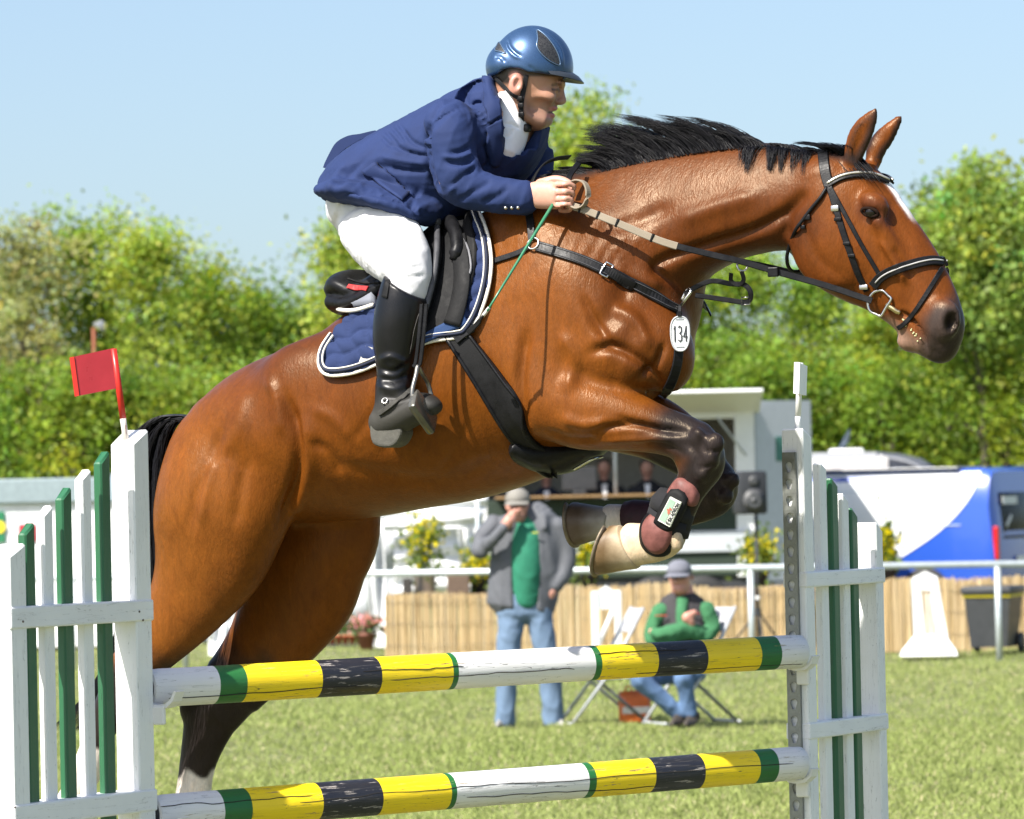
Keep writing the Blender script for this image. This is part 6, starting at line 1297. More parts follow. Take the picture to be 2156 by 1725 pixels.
# ------------------------------------------------------------------ pipe rail round the field
PIPE = simple('galvanised_pipe', (.50, .55, .57), .4, .35, .08)
fa, fb = at(-500, 1243, 52.6), at(2700, 1172, 47.4); fa[2] = .92; fb[2] = .92
rail = empty('pipe_fence', (0, 50, 0), 0, 'galvanised pipe rail fence along the far side of the field', 'fence')
def fpt(u):                                                # point of the fence line seen at u
    lo_, hi_ = 0., 1.
    for _ in range(40):
        m_ = (lo_+hi_)/2; lo_, hi_ = (m_, hi_) if px((fa+(fb-fa)*m_)[None])[0, 0] < u else (lo_, m_)
    return fa+(fb-fa)*lo_
off = np.array([0, 50, 0]); mb = MB(); mb.tube([fa-off, fb-off], .034, 10); mb.build('top_rail', PIPE, rail, True)
for u in (-330, 150, 388, 615, 1085, 1580, 2100, 2600):
    p = fpt(u); mb = MB(); mb.tube([(p[0], p[1]-50, -.1), (p[0], p[1]-50, .9)], .032, 10); mb.build('post', PIPE, rail, True)
# ------------------------------------------------------------------ reed screen
rr_ = empty('reed_screen', (0, 51.5, 0), 0, 'low straw-coloured reed screen behind the pipe rail', 'fence'); RD = NT('dry_reed'); a = RD.attr('tint'); RD.set(Base_Color=a.outputs['Color'], Roughness=.75); RD = RD.m
V, T, CC = [], [], []; x0, x1 = xat(812, 1300, 51.5), xat(2500, 1300, 51.5); x = x0; R2 = random.Random(11)
while x < x1:
    z = .70+.03*math.sin(x*1.7)+.02*math.sin(x*5)+R2.gauss(0, .012); ww = R2.uniform(.008, .018); y = R2.uniform(-.018, .018)+.03*math.sin(x*2.1); ln = R2.gauss(0, .014); n0 = len(V); tint = R2.choice([(.50, .37, .20), (.53, .41, .24), (.47, .34, .17), (.55, .44, .27), (.44, .32, .16), (.52, .40, .22)])
    if xat(1700, 1300, 51.5) < x < xat(1850, 1300, 51.5): z -= .02
    for k in range(4):
        a_ = k*math.pi/2; V += [(x+ww*.6*math.cos(a_), y+ww*.6*math.sin(a_), -.03), (x+ln+ww*.6*math.cos(a_), y+ww*.6*math.sin(a_), z)]; CC += [tint]*2
    T += [(n0, n0+2, n0+3, n0+1), (n0+2, n0+4, n0+5, n0+3), (n0+4, n0+6, n0+7, n0+5), (n0+6, n0, n0+1, n0+7)]; x += ww*.5
me = npmesh('reeds', V, T); setcol(me, 'tint', CC); tag(obj('reeds', me, RD, rr_), kind='stuff')
for z in (.15, .38, .6): mb = MB(); mb.tube([(x_, .05*math.sin(x_*2.1)-.02, z) for x_ in np.linspace(x0, x1, 60)], .0025, 4); mb.build('binding_wire', simple('grey_wire', (.2, .18, .15), .5, .5), rr_)
# ------------------------------------------------------------------ small white wings behind
WP = simple('white_plastic', (.74, .75, .76), .4, 0, .04)
def stand_a():
    D = 45.; r_ = empty('jump_wing', base_at(1275, D), .12, 'small white jump stand with pointed top between the two spectators', 'jump wing'); s = D/FPX
    h = zat(1275, 1228, D)
    for x in (-.105, .105): mb = MB(); mb.bbox((x, 0, h*.46), (.06, .06, h*.92), .006); mb.build('post', WP, r_)
    mb = MB(); mb.prism([(-.075, 0), (.075, 0), (.075, .16), (0, .215), (-.075, .16)], .03, (0, -.015, h-.235)); mb.build('gable_panel', WP, r_)
    mb = MB(); mb.tube([(-.09, 0, .3), (.06, 0, h-.25)], .022, 8); mb.build('brace', WP, r_, True)
    mb = MB(); mb.bbox((0, 0, .05), (.34, .5, .07), .01); mb.build('foot', WP, r_)
stand_a()
def stand_b():
    D = 49.6; r_ = empty('jump_wing', base_at(1952, D), -.1, 'white plastic jump stand with splayed foot beside the black bin', 'jump wing'); h = zat(1940, 1203, D)
    ex = -.035/1.
    for x in (-.105, .105): mb = MB(); mb.loft([[(x+dx_*1.15+(.02 if x > 0 else 0)+.02, dy_, .12) for dx_, dy_ in ((-.05, -.05), (.05, -.05), (.05, .05), (-.05, .05))], [(x*.85+dx_*.8-.03, dy_, h-.07) for dx_, dy_ in ((-.05, -.05), (.05, -.05), (.05, .05), (-.05, .05))]]); mb.build('post', WP, r_)
    mb = MB(); mb.prism([(-.14, 0), (.10, 0), (.10, .13), (-.02, .19), (-.14, .13)], .07, (0, -.035, h-.19)); mb.build('head_panel', WP, r_)
    for x in (-.045, -.005, .035): mb = MB(); mb.bbox((x, 0, h*.55), (.014, .02, h*.66), .003); mb.build('slat', WP, r_)
    mb = MB(); mb.loft([[(dx_, dy_, .0) for dx_, dy_ in ((-.29, -.25), (.29, -.25), (.29, .25), (-.29, .25))], [(dx_, dy_, .05) for dx_, dy_ in ((-.27, -.23), (.27, -.23), (.27, .23), (-.27, .23))], [(dx_, dy_, .2) for dx_, dy_ in ((-.14, -.08), (.16, -.08), (.16, .08), (-.14, .08))]]); mb.build('foot', WP, r_)
stand_b()
# ------------------------------------------------------------------ wheelie bin
D = 49.9; bn_ = empty('wheelie_bin', base_at(2090, D), -.35, 'black wheelie bin with yellow rim at the right end of the reed screen', 'bin'); BK = simple('black_bin_plastic', (.035, .038, .042), .5, 0, .1); h = zat(2090, 1238, D)
mb = MB(); mb.loft([[(dx_*.19, dy_*.22, .06) for dx_, dy_ in ((-1, -1), (1, -1), (1, 1), (-1, 1))], [(dx_*.235, dy_*.27, h-.06) for dx_, dy_ in ((-1, -1), (1, -1), (1, 1), (-1, 1))]]); mb.build('tub', BK, bn_)
mb = MB(); mb.bbox((0, 0, h-.075), (.495, .565, .03), .008); mb.build('yellow_rim', simple('yellow_plastic', (.6, .5, .02), .5), bn_); mb = MB(); mb.bbox((0, .0, h-.02), (.53, .62, .08), .025); mb.build('lid', BK, bn_, 'auto'); mb = MB(); mb.tube([(-.2, .33, h-.03), (.2, .33, h-.03)], .018, 8); mb.build('handle', BK, bn_, True)
for x in (-.23, .23): mb = MB(); mb.lathe([(.02, -.025), (.085, -.025), (.1, -.012), (.1, .012), (.085, .025), (.02, .025)], (x, .2, .1), 18, [[0, 0, 1], [0, 1, 0], [-1, 0, 0]]); mb.build('wheel', BK, bn_, True)
# ------------------------------------------------------------------ flowering pots behind the screen
LEAFM = NT('leaf_tint'); a = LEAFM.attr('tint'); LEAFM.set(Base_Color=a.outputs['Color'], Roughness=.5, Specular_IOR_Level=.3); tr = LEAFM.new('ShaderNodeBsdfTranslucent'); LEAFM.link(LEAFM.mix(1., a.outputs['Color'], (1.3, 1.35, .8), 'MULTIPLY'), tr.inputs[0]); mx = LEAFM.new('ShaderNodeMixShader'); mx.inputs[0].default_value = .5; LEAFM.link(LEAFM.b.outputs[0], mx.inputs[1]); LEAFM.link(tr.outputs[0], mx.inputs[2]); LEAFM.link(mx.outputs[0], LEAFM.n['Material Output'].inputs[0]); LEAFM = LEAFM.m
RG = np.random.default_rng(21)
def leafmesh(name, P, size, cols, parent, mat=LEAFM, aspect=.6, up=.3):
    P = np.asarray(P, float); n = len(P); d = RG.normal(size=(n, 3)); d[:, 2] += up; d /= np.linalg.norm(d, axis=1, keepdims=True); e = np.cross(d, RG.normal(size=(n, 3))); e /= np.linalg.norm(e, axis=1, keepdims=True); f_ = np.cross(d, e); s_ = (np.asarray(size)*np.ones(n))[:, None]
    V = np.stack([P-e*s_, P+f_*s_*aspect, P+e*s_, P-f_*s_*aspect], 1).reshape(-1, 3); me = npmesh(name, V, np.arange(n*4).reshape(-1, 4)); setcol(me, 'tint', np.repeat(cols, 4, 0)); return obj(name, me, mat, parent)
STEM = simple('green_stem', (.10, .12, .04), .8)
tbl = empty('trestle_table', (0, 53.2, 0), 0, 'plank table behind the reed screen carrying the pots', 'table'); mb = MB(); mb.bbox(((x0+x1)/2, 0, .62), (x1-x0, .6, .04), .01); mb.build('top', simple('plank_wood', (.2, .14, .09), .8), tbl)
for x in np.linspace(x0+.3, x1-.3, 5): mb = MB(); mb.bbox((x, 0, .3), (.05, .5, .6), .01); mb.build('trestle', MATS['plank_wood'], tbl)
def shrub_pot(u, vtop, vflo, wpx, label, pot, D=53.2, n=420):
    b = base_at(u, D); b[2] = .64; r_ = empty('potted_shrub', b, 0, label, 'potted plant', 'yellow flowering pots behind the reed screen'); H_ = zat(u, vtop, D)-.64; Wd = wpx*D/FPX/2
    mb = MB()
    if pot == 'steel': mb.lathe([(.10, 0), (.115, .01), (.122, .2), (.13, .205), (.118, .2), (.1, .19)], (0, 0, 0), 20); mb.build('pot', simple('steel_bucket', (.45, .47, .49), .3, .8), r_, True)
    else: mb.lathe([(.07, 0), (.10, .15), (.115, .15), (.115, .18), (.1, .18)], (0, 0, 0), 18); mb.build('pot', simple(pot, {'dark_pot': (.03, .03, .032), 'terracotta': (.35, .11, .05)}[pot], .7), r_, True)
    mb = MB()
    for k in range(9): a_ = RG.uniform(0, 6.28); q = RG.uniform(.4, 1); mb.tube(spline([(0, 0, .12), (Wd*.4*q*math.cos(a_), Wd*.4*q*math.sin(a_), H_*.5), (Wd*.9*q*math.cos(a_), Wd*.9*q*math.sin(a_), H_*RG.uniform(.7, 1))], 4), .006, 5)
    mb.build('stems', STEM, r_)
    q = RG.normal(size=(n, 3))*[Wd*.5, Wd*.5, H_*.24]+[0, 0, H_*.55]; leafmesh('foliage', q, RG.uniform(.025, .05, n), np.array([[.14, .20, .04]])*RG.uniform(.5, 1.4, (n, 1)), r_)
    m = n//2; zf = zat(u, vflo, D)-.64; q = RG.normal(size=(m, 3))*[Wd*.42, Wd*.42, H_*.16]+[0, -.03, zf]; leafmesh('blossoms', q, RG.uniform(.018, .036, m), np.array([[.80, .66, .02]])*RG.uniform(.7, 1.1, (m, 1)), r_, aspect=.8)
shrub_pot(893, 1085, 1125, 90, 'tall shrub with yellow blossom in a steel bucket', 'steel'); shrub_pot(1008, 1150, 1190, 80, 'yellow flowering shrub left of the standing man', 'dark_pot'); shrub_pot(1240, 1125, 1168, 90, 'yellow flowering shrub right of the standing man', 'dark_pot'); shrub_pot(1598, 1120, 1160, 86, 'yellow flowering shrub behind the loudspeaker stand', 'dark_pot'); shrub_pot(1868, 1105, 1150, 50, 'yellow flowering shrub just right of the right wing', 'dark_pot')
mb = MB(); p = at(858, 1240, 53.); r_ = empty('black_box', (p[0], 53., .64), 0, 'small dark box on the table beside the steel bucket', 'box'); mb.bbox((0, 0, .09), (.10, .1, .18), .01); mb.build('box', simple('dark_brown_box', (.04, .035, .03), .6), r_)
r_ = empty('planter_box', (xat(965, 1240, 53.), 53., .64), 0, 'brown wicker planter right of the steel bucket', 'planter'); mb = MB(); mb.bbox((0, 0, .10), (.24, .2, .20), .01); mb.build('planter', simple('brown_wicker', (.12, .08, .055), .8, 0, .3, 40), r_)
# ------------------------------------------------------------------ loudspeaker
D = 50.6; sp = empty('loudspeaker', base_at(1594, D), .25, 'black loudspeaker on a tall tripod in front of the trailer', 'loudspeaker'); BP_ = simple('black_speaker_plastic', (.022, .024, .028), .6); zt, zb = zat(1583, 992, D), zat(1583, 1083, D)
mb = MB(); mb.bbox((-.06, 0, (zt+zb)/2), (.30, .28, zt-zb), .03); mb.build('cabinet', BP_, sp, 'auto')
for z, r0 in ((zb+.14, .11), (zt-.10, .05)): mb = MB(); mb.lathe([(.002, 0), (r0*.5, .012), (r0, 0), (r0*1.1, .008)], (-.06, -.145, z), 20, [[1, 0, 0], [0, 0, -1], [0, 1, 0]]); mb.build('cone', simple('grey_cone', (.07, .072, .075), .5), sp, True)
mb = MB(); mb.tube([(0, 0, .12), (0, 0, zb+.02)], .018, 8); mb.build('pole', BP_, sp, True)
for k in range(3):
    a_ = k*2.094+.4; mb = MB(); mb.tube([(0, 0, .45), (.38*math.cos(a_), .38*math.sin(a_), .01)], .011, 6); mb.build('leg', BP_, sp, True)
mb = MB(); mb.tube([(0, 0, .42), (0, 0, .48)], .03, 10); mb.build('collar', BP_, sp); mb = MB(); mb.tube([(0, 0, zat(1594, 1262, D)), (0, 0, zat(1594, 1255, D))], .022, 10); mb.build('white_band', WP, sp)
# ------------------------------------------------------------------ judges' trailer
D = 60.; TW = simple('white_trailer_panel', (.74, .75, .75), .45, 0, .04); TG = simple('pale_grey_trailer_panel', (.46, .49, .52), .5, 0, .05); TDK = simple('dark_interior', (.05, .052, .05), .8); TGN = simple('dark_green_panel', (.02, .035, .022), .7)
cx, zt, zf = xat(1592, 1000, D), zat(1592, 842, D), .62; xl = xat(1015, 1000, D)
tr_ = empty('judges_trailer', (cx, D, 0), 0, 'white exhibition trailer with an open hatch and people at its counter', 'trailer'); L_ = cx-xl
def tp(name, c, s, mat): mb = MB(); mb.bbox(c, s, .012); return mb.build(name, mat, tr_)
side_w = (xat(1709, 900, 60.4)-cx); dep = 2.2
tp('roof', (-L_/2, dep/2, zt-.03), (L_, dep, .06), TW); tp('floor', (-L_/2, dep/2, zf), (L_, dep, .08), TDK); tp('back_wall', (-L_/2, dep-.03, (zt+zf)/2), (L_-.1, .06, zt-zf-.1), simple('beige_inside_wall', (.34, .32, .27), .7)); tp('left_wall', (-L_+.03, dep/2, (zt+zf)/2), (.06, dep-.1, zt-zf-.1), TW)
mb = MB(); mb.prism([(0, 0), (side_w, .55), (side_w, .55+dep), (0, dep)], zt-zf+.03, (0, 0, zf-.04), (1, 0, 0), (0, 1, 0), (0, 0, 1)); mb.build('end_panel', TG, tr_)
pw_ = (1592-1550)*D/FPX; tp('corner_pillar', (-pw_/2-.01, -.01, (zt+zf)/2), (pw_, .07, zt-zf-.02), TW); tp('header', (-L_/2-.1, -.005, zt-.13), (L_-.25, .06, .18), TW)
zc = zat(1300, 1044, D); tp('counter', (-L_/2-.1, -.15, zc), (L_-.5, .45, .035), simple('counter_wood', (.22, .13, .05), .5)); tp('front_panel', (-L_/2-.1, -.02, (zc+zf)/2), (L_-.3, .05, zc-zf-.06), TGN); tp('skirt', (-L_/2-.05, -.06, zat(1500, 1140, D)), (L_-.1, .06, .26), TG); tp('under_frame', (-L_/2, .6, .5), (L_-.2, 1.2, .16), simple('underframe_black', (.03, .032, .036), .6))
mb = MB(); mb.bbox((-pw_-.9, -.5, zt-.02), (2.4, 1.0, .04), .01, [[1, 0, 0], [0, .97, .24], [0, -.24, .97]]); mb.build('hatch', TW, tr_)
mb = MB(); mb.tube([(xat(1294, 950, D)-cx, -.2, zc), (xat(1294, 950, D)-cx, -.2, zt-.1)], .022, 8); mb.build('hatch_prop', TG, tr_, True)
mb = MB(); mb.tube([(xat(1560, 950, D)-cx-.3, -.4, zt-.2), (-.1, -.02, zt-.7)], .012, 6); mb.build('hatch_strut', TG, tr_, True)
for (u, v, w_, h_) in ((1643, 945, .22, .3), (1650, 965, .34, .03)): mb = MB(); q = (u-1592)/(1709-1592); mb.bbox((side_w*q, .55*q-.012, zat(u, v, D)), (w_*.6, .01, h_), .002, [[.84, -.5, 0], [.5, .84, 0], [0, 0, 1]]); mb.build('green_mark', simple('teal_print', (.05, .16, .13), .5), tr_)
TY = simple('tyre_rubber', (.02, .02, .021), .7); HUB = simple('alloy_hub', (.45, .46, .46), .35, .7)
def wheel(parent, loc, r0, w_=.2):
    ax_ = [[1, 0, 0], [0, 0, -1], [0, 1, 0]]
    mb = MB(); mb.lathe([(r0*.6, -w_/2), (r0*.93, -w_/2), (r0, -w_*.3), (r0, w_*.3), (r0*.93, w_/2), (r0*.6, w_/2)], loc, 28, ax_); wh_ = mb.build('wheel', TY, parent, True)
    mb = MB(); mb.lathe([(.01, w_*.42), (r0*.2, w_*.46), (r0*.35, w_*.3), (r0*.55, w_*.4), (r0*.63, w_*.5), (r0*.63, 0.), (.02, 0.)], loc, 24, ax_); mb.build('hub', HUB, wh_, True)
for u in (1378, 1478): wheel(tr_, (xat(u, 1220, D)-cx, -.02, .33), .33)
BVH_F2 = None
SUIT = cloth('dark_suit', (.02, .021, .026), .8)
def bust(u, v, D, label, suit=SUIT, cap=None):
    c = at(u, v, D); r_ = empty('person', (c[0], D, zf+.04), 0, label, 'person', 'people inside the trailer'); cz = c[2]; o_ = np.array([c[0], D, zf+.04])
    F_ = Field((c[0]-.35, D-.45, cz-.75), (c[0]+.35, D+.3, cz+.2), .02); P = lambda x, y, z: c+np.array([x, y, z])
    F_.ball(P(0, 0, 0), (.08, .095, .115), .02); F_.tube(np.array([P(0, .01, -.08), P(0, .01, -.2)]), .05, .05, .03); F_.ball(P(.0, -.09, -.01), (.014, .02, .02), .01); F_.ball(P(-.05, -.38, -.52), (.05, .05, .035), .02); F_.ball(P(.05, -.38, -.52), (.05, .05, .035), .02)
    F_.tube(np.array([P(0, .02, -.25), P(0, .03, -.6)]), .12, .08, .03); V, Q = F_.surface(); me = npmesh('bust_body', V-o_, Q); tonefill(me, [.40, .22, .17]); obj('body', me, SKIN, r_, True)
    F_ = Field((c[0]-.42, D-.5, cz-.95), (c[0]+.42, D+.3, cz+.0), .02); F_.tube(np.array([P(0, .02, -.2), P(0, .02, -.3), P(0, .02, -.5), P(0, .02, -.85)]), [.09, .19, .2, .2], [.08, .12, .13, .13], .03, 0, .5)
    for s in (1, -1): F_.tube(np.array([P(.19*s, .02, -.28), P(.24*s, -.05, -.48), P(.22*s, -.12, -.55)]), .06, .06, .03); F_.tube(np.array([P(.22*s, -.12, -.55), P(.14*s, -.3, -.53), P(.07*s, -.36, -.52)]), .05, .045, .03)
    V, Q = F_.surface(); obj('jacket', npmesh('bust_jacket', V-o_, Q), suit, r_, True)
    mb = MB(); mb.prism([(-.035, 0), (.035, 0), (.012, -.22), (-.012, -.22)], .02, P(0, -.125, -.2)-o_); mb.build('shirt_front', SHIRT, r_)
    mb = MB(); mb.lathe([(.001, .10), (.05, .09), (.085, .05), (.09, .0), (.084, -.03)], P(0, .012, .03)-o_, 14); mb.build('hair', simple('grey_brown_hair', (.06, .05, .042), .8), r_, True)
bust(1362, 985, 60.5, 'man in dark suit and tie at the right of the trailer counter'); bust(1272, 985, 60.6, 'person in dark jacket left of the suited man at the counter'); bust(1150, 1000, 60.7, 'person in dark clothes at the left of the trailer counter', cloth('navy_jumper', (.018, .022, .04), .9))
r_ = empty('monitor', (xat(1220, 1020, 60.1), 60.1, zc+.02), 0, 'dark computer monitor on the trailer counter', 'monitor'); mb = MB(); mb.bbox((0, 0, .2), (.42, .04, .28), .01); mb.build('screen', simple('dark_monitor', (.03, .031, .034), .4), r_); mb = MB(); mb.bbox((0, 0, .03), (.16, .14, .05), .01); mb.build('foot', MATS['dark_monitor'], r_)
# ------------------------------------------------------------------ van
D = 62.; VB = NT('blue_van_paint'); VB.set(Base_Color=(.018, .075, .42), Roughness=.25, Coat_Weight=.6, Coat_Roughness=.08); VB = VB.m; VW = NT('white_van_paint'); VW.set(Base_Color=(.76, .77, .78), Roughness=.3, Coat_Weight=.4, Coat_Roughness=.1); VW = VW.m; GL_ = simple('dark_glass', (.012, .014, .016), .25, Specular_IOR_Level=.15)
van = empty('van', (xat(2078, 1100, D), D, 0), math.radians(-27), 'white van with a sweeping blue rear standing behind the reed screen', 'van'); H_ = zat(2075, 984, D); LV = 5.0; WV = 1.9
def vrow(x, z0, z1, inset): return [(x, inset, z0), (x, 0, z0+.15), (x, -.0, z1-.45), (x, .07, z1-.12), (x, .16, z1-.02), (x, .4, z1), (x, WV-.4, z1), (x, WV-.16, z1-.02), (x, WV-.07, z1-.12), (x, WV, z1-.45), (x, WV, z0+.15), (x, WV-inset, z0)]
mb = MB(); mb.loft([vrow(.10, .32, 1.05, .05), vrow(.08, .3, 1.3, .03), vrow(.02, .28, H_-.05, .02), vrow(-.09, .28, H_, .02), vrow(-3.2, .28, H_, .02), vrow(-3.5, .28, H_-.05, .02), vrow(-4.2, .28, 1.15, .06), vrow(-4.9, .3, .95, .12), vrow(-5.0, .35, .8, .2)]); mb.build('body', VB, van, 'auto')
arc = spline([(-.10, H_-.06), (-.14, H_-.22), (-.30, H_-.48), (-.62, H_-.78), (-1.1, H_-1.08), (-1.7, H_-1.38), (-2.0, H_-1.5)], 6); pol = [(-3.4, H_-.1)]+[tuple(q) for q in arc]+[(-3.4, H_-1.5)]
vs = [(x, -.012 if z < H_-.45 else -.012+.07*min(1, (z-(H_-.45))/.33), z) for x, z in pol]
mb = MB(); Xs = np.linspace(-3.4, -.11, 44); R_ = []
for x in Xs:
    arx = np.array(sorted(arc.tolist(), key=lambda q: q[0])); zlo = np.interp(x, arx[:, 0], arx[:, 1]) if x > -2.0 else H_-1.5
    zz = np.linspace(min(zlo, H_-.06), H_-.05, 12); R_.append([(x, -.010 if z < H_-.45 else -.010+.07*(z-(H_-.45))/.33 if z < H_-.12 else .062+.08*(z-(H_-.12))/.1, z) for z in zz])
mb.loft(R_, False, False); mb.build('white_side_panel', VW, van, True)
mb = MB(); mb.bbox((-1.9, .5, H_+.005), (3.0, .95, .012), .004); mb.build('white_roof', VW, van)
for z in (H_-.28, H_-.72): mb = MB(); mb.box((-1.8, -.013 if z < H_-.45 else .026, z), (2.9, .006, .012)); mb.build('swage_line', simple('pale_blue_line', (.5, .6, .66), .4), van)  # two thin pale-blue strips along the white side
mb = MB(); mb.prism([(.25, 0), (1.65, 0), (1.6, .62), (.3, .62)], .02, (.04, 0, H_-.92), (0, 1, 0), (0, 0, 1), (1, 0, 0)) if False else mb.bbox((.055, .95, H_-.62), (.06, 1.35, .6), .02, [[1, 0, -.06], [0, 1, 0], [.06, 0, 1]]); rw = mb.build('rear_window', GL_, van, 'auto')
mb = MB(); mb.box((.098, .55, H_-.42), (.01, .5, .1)); mb.build('sticker', simple('white_sticker', (.6, .62, .62), .5), rw); mb = MB(); mb.box((.10, .5, H_-.68), (.01, .22, .05), [[1, 0, 0], [0, .8, -.6], [0, .6, .8]]); mb.build('sticker', MATS['white_sticker'], rw)
for y in (.06, WV-.06): mb = MB(); mb.bbox((.10, y, .95), (.06, .09, .42), .015); mb.build('tail_light', simple('red_lens', (.5, .01, .015), .2), van)
mb = MB(); mb.bbox((.125, .95, .72), (.012, .5, .11), .003); mb.build('number_plate', simple('white_plate', (.7, .7, .68), .4), van); mb = MB(); mb.bbox((.12, .95, .4), (.12, 1.75, .2), .03); mb.build('bumper', simple('grey_bumper', (.06, .065, .07), .6), van)
for x in (-.85, -3.95): wheel(van, (x, .05, .33), .33, .22)
# ------------------------------------------------------------------ camper behind the van
D = 66.; CG = simple('silver_grey_camper', (.42, .42, .42), .35, .3, .05); CD = simple('dark_grey_camper', (.10, .105, .12), .3); cm = empty('camper_van', (xat(1985, 1000, D), D, 0), 0, 'silver camper van with a curved dark tail behind the white van', 'camper van'); k = D/FPX
def crow(x, z): return [(x, 0, .4), (x, 0, z-.35), (x, .08, z-.1), (x, .3, z), (x, 1.8, z), (x, 2.0, z-.1), (x, 2.1, z-.35), (x, 2.1, .4)]
mb = MB(); mb.loft([crow((u-1985)*k, zat(u, v, D)) for u, v in ((1984, 1010), (1975, 985), (1945, 965), (1900, 955), (1850, 951))]); mb.build('tail', CD, cm, 'auto')
mb = MB(); mb.loft([crow((u-1985)*k-.004, zat(u, v, D)-.002) for u, v in ((1850, 951), (1700, 953), (1560, 958))]); mb.build('body', CG, cm, 'auto')
mb = MB(); mb.bbox(((1745-1985)*k, -.03, zat(1745, 982, D)), (1.6, .05, .2), .04); mb.build('awning', simple('cream_awning', (.66, .62, .58), .5), cm, 'auto'); mb = MB(); mb.bbox(((1745-1985)*k, -.06, zat(1745, 998, D)), (1.62, .06, .06), .02); mb.build('awning_rail', simple('grey_awning_rail', (.25, .26, .28), .4), cm, 'auto')
mb = MB(); mb.tube(spline([((1850-1985)*k, .02, zat(1850, 960, D)), ((1910-1985)*k, .02, zat(1910, 972, D)), ((1950-1985)*k, .02, zat(1950, 992, D))], 5), .02, 6); mb.build('trim', CG, cm, True)
mb = MB(); mb.bbox(((1792-1985)*k, .9, zat(1792, 950, D)), (.45, .5, .08), .03); sb_ = mb.build('roof_box', TW, cm, 'auto'); mb = MB(); mb.lathe([(.02, .0), (.13, .02), (.2, .07), (.205, .075), (.13, .03), (.02, .012)], ((1795-1985)*k, .9, zat(1795, 935, D)), 20, [[.5, 0, -.87], [0, 1, 0], [.87, 0, .5]]); mb.build('satellite_dish', simple('blue_grey_dish', (.16, .2, .25), .3, .4), cm, True)
# ------------------------------------------------------------------ tent, stall and container on the left
CAN = cloth('white_canvas', (.76, .77, .78), .8, 300, .2, .5); D = 56.
tent = empty('tent', base_at(850, D), 0, 'white canvas tent with creased side walls behind the reed screen', 'tent'); o_ = np.array(tent.location)
def sheet(name, poly, D0, mat, parent, folds=(0, 0), amp=.02, seed=1, thick=.01):
    A, B, C2, D2 = [at(u, v, D0)-np.array(parent.location) for u, v in poly]; nu, nv = 26, 20; V, F = [], []; R3 = random.Random(seed); ph = [R3.uniform(0, 6) for _ in range(6)]
    for i in range(nu):
        for j in range(nv):
            s_, q = i/(nu-1), j/(nv-1); p = A*(1-s_)*(1-q)+B*s_*(1-q)+C2*s_*q+D2*(1-s_)*q; p = p+np.array([0, amp*(math.sin(q*folds[1]*6.28+ph[0]+2*math.sin(s_*4+ph[1]))+.7*math.sin(s_*folds[0]*6.28+ph[2]+1.5*math.sin(q*3+ph[3]))), 0]); V.append(p)
    F = [(i*nv+j, (i+1)*nv+j, (i+1)*nv+j+1, i*nv+j+1) for i in range(nu-1) for j in range(nv-1)]; me = mesh(name, V, F); o = obj(name, me, mat, parent, True); m_ = o.modifiers.new('t', 'SOLIDIFY'); m_.thickness = thick; return o
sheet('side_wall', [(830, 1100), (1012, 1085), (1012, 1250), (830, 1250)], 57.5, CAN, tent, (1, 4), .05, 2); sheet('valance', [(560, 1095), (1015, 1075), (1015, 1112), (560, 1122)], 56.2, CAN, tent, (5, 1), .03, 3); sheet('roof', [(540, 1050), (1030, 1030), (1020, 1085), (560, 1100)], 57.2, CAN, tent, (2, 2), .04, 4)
for poly, D0, sd_ in (([(762, 1110), (808, 1108), (822, 1392), (790, 1392)], 55.2, 5), ([(436, 1280), (500, 1262), (478, 1392), (440, 1392)], 55.0, 6), ([(960, 1080), (1005, 1078), (1008, 1240), (975, 1240)], 56.5, 7), ([(640, 1130), (700, 1125), (700, 1360), (652, 1368)], 58, 8)): sheet('gathered_wall', poly, D0, CAN, tent, (2, 1), .05, sd_)
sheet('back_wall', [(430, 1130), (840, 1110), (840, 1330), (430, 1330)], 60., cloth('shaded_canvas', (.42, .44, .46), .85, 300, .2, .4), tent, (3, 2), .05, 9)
for u in (775, 1008): mb = MB(); p = base_at(u, 55.6)-o_; mb.tube([p, p+[0, 0, 2.1]], .025, 8); mb.build('tent_pole', PIPE, tent, True)
st_ = empty('plant_stall', base_at(718, 55.8), 0, 'low stall of terracotta pots and green plants under the tent', 'plant stall'); D = 55.8; ORP = simple('terracotta_clay', (.42, .10, .04), .75); zs = zat(718, 1356, D)
mb = MB(); mb.bbox((0, 0, zs-.02), (.46, .3, .03), .006); mb.build('shelf', simple('dark_shelf', (.03, .03, .032), .7), st_); 
for x in (-.2, .2): mb = MB(); mb.bbox((x, 0, (zs-.03)/2), (.03, .25, zs-.03), .004); mb.build('shelf_leg', MATS['dark_shelf'], st_)
for i in range(6): mb = MB(); mb.lathe([(.028, 0), (.038, .08), (.043, .08), (.043, .10), (.036, .10)], (-.19+.075*i, -.05, zs), 12); mb.build('clay_pot', ORP, st_, True)
q = RG.normal(size=(260, 3))*[.15, .06, .045]+[0, 0, zs+.19]; leafmesh('plants', q, RG.uniform(.02, .04, 260), np.array([[.045, .085, .02]])*RG.uniform(.5, 1.4, (260, 1)), st_)
fp_ = empty('flower_pot', base_at(768, 54.6), 0, 'terracotta pot of pink flowers at the foot of the tent', 'potted plant'); mb = MB(); mb.lathe([(.07, 0), (.10, .16), (.115, .16), (.115, .2), (.1, .2)], (0, 0, 0), 18); mb.build('pot', simple('brown_clay', (.20, .075, .05), .75), fp_, True)
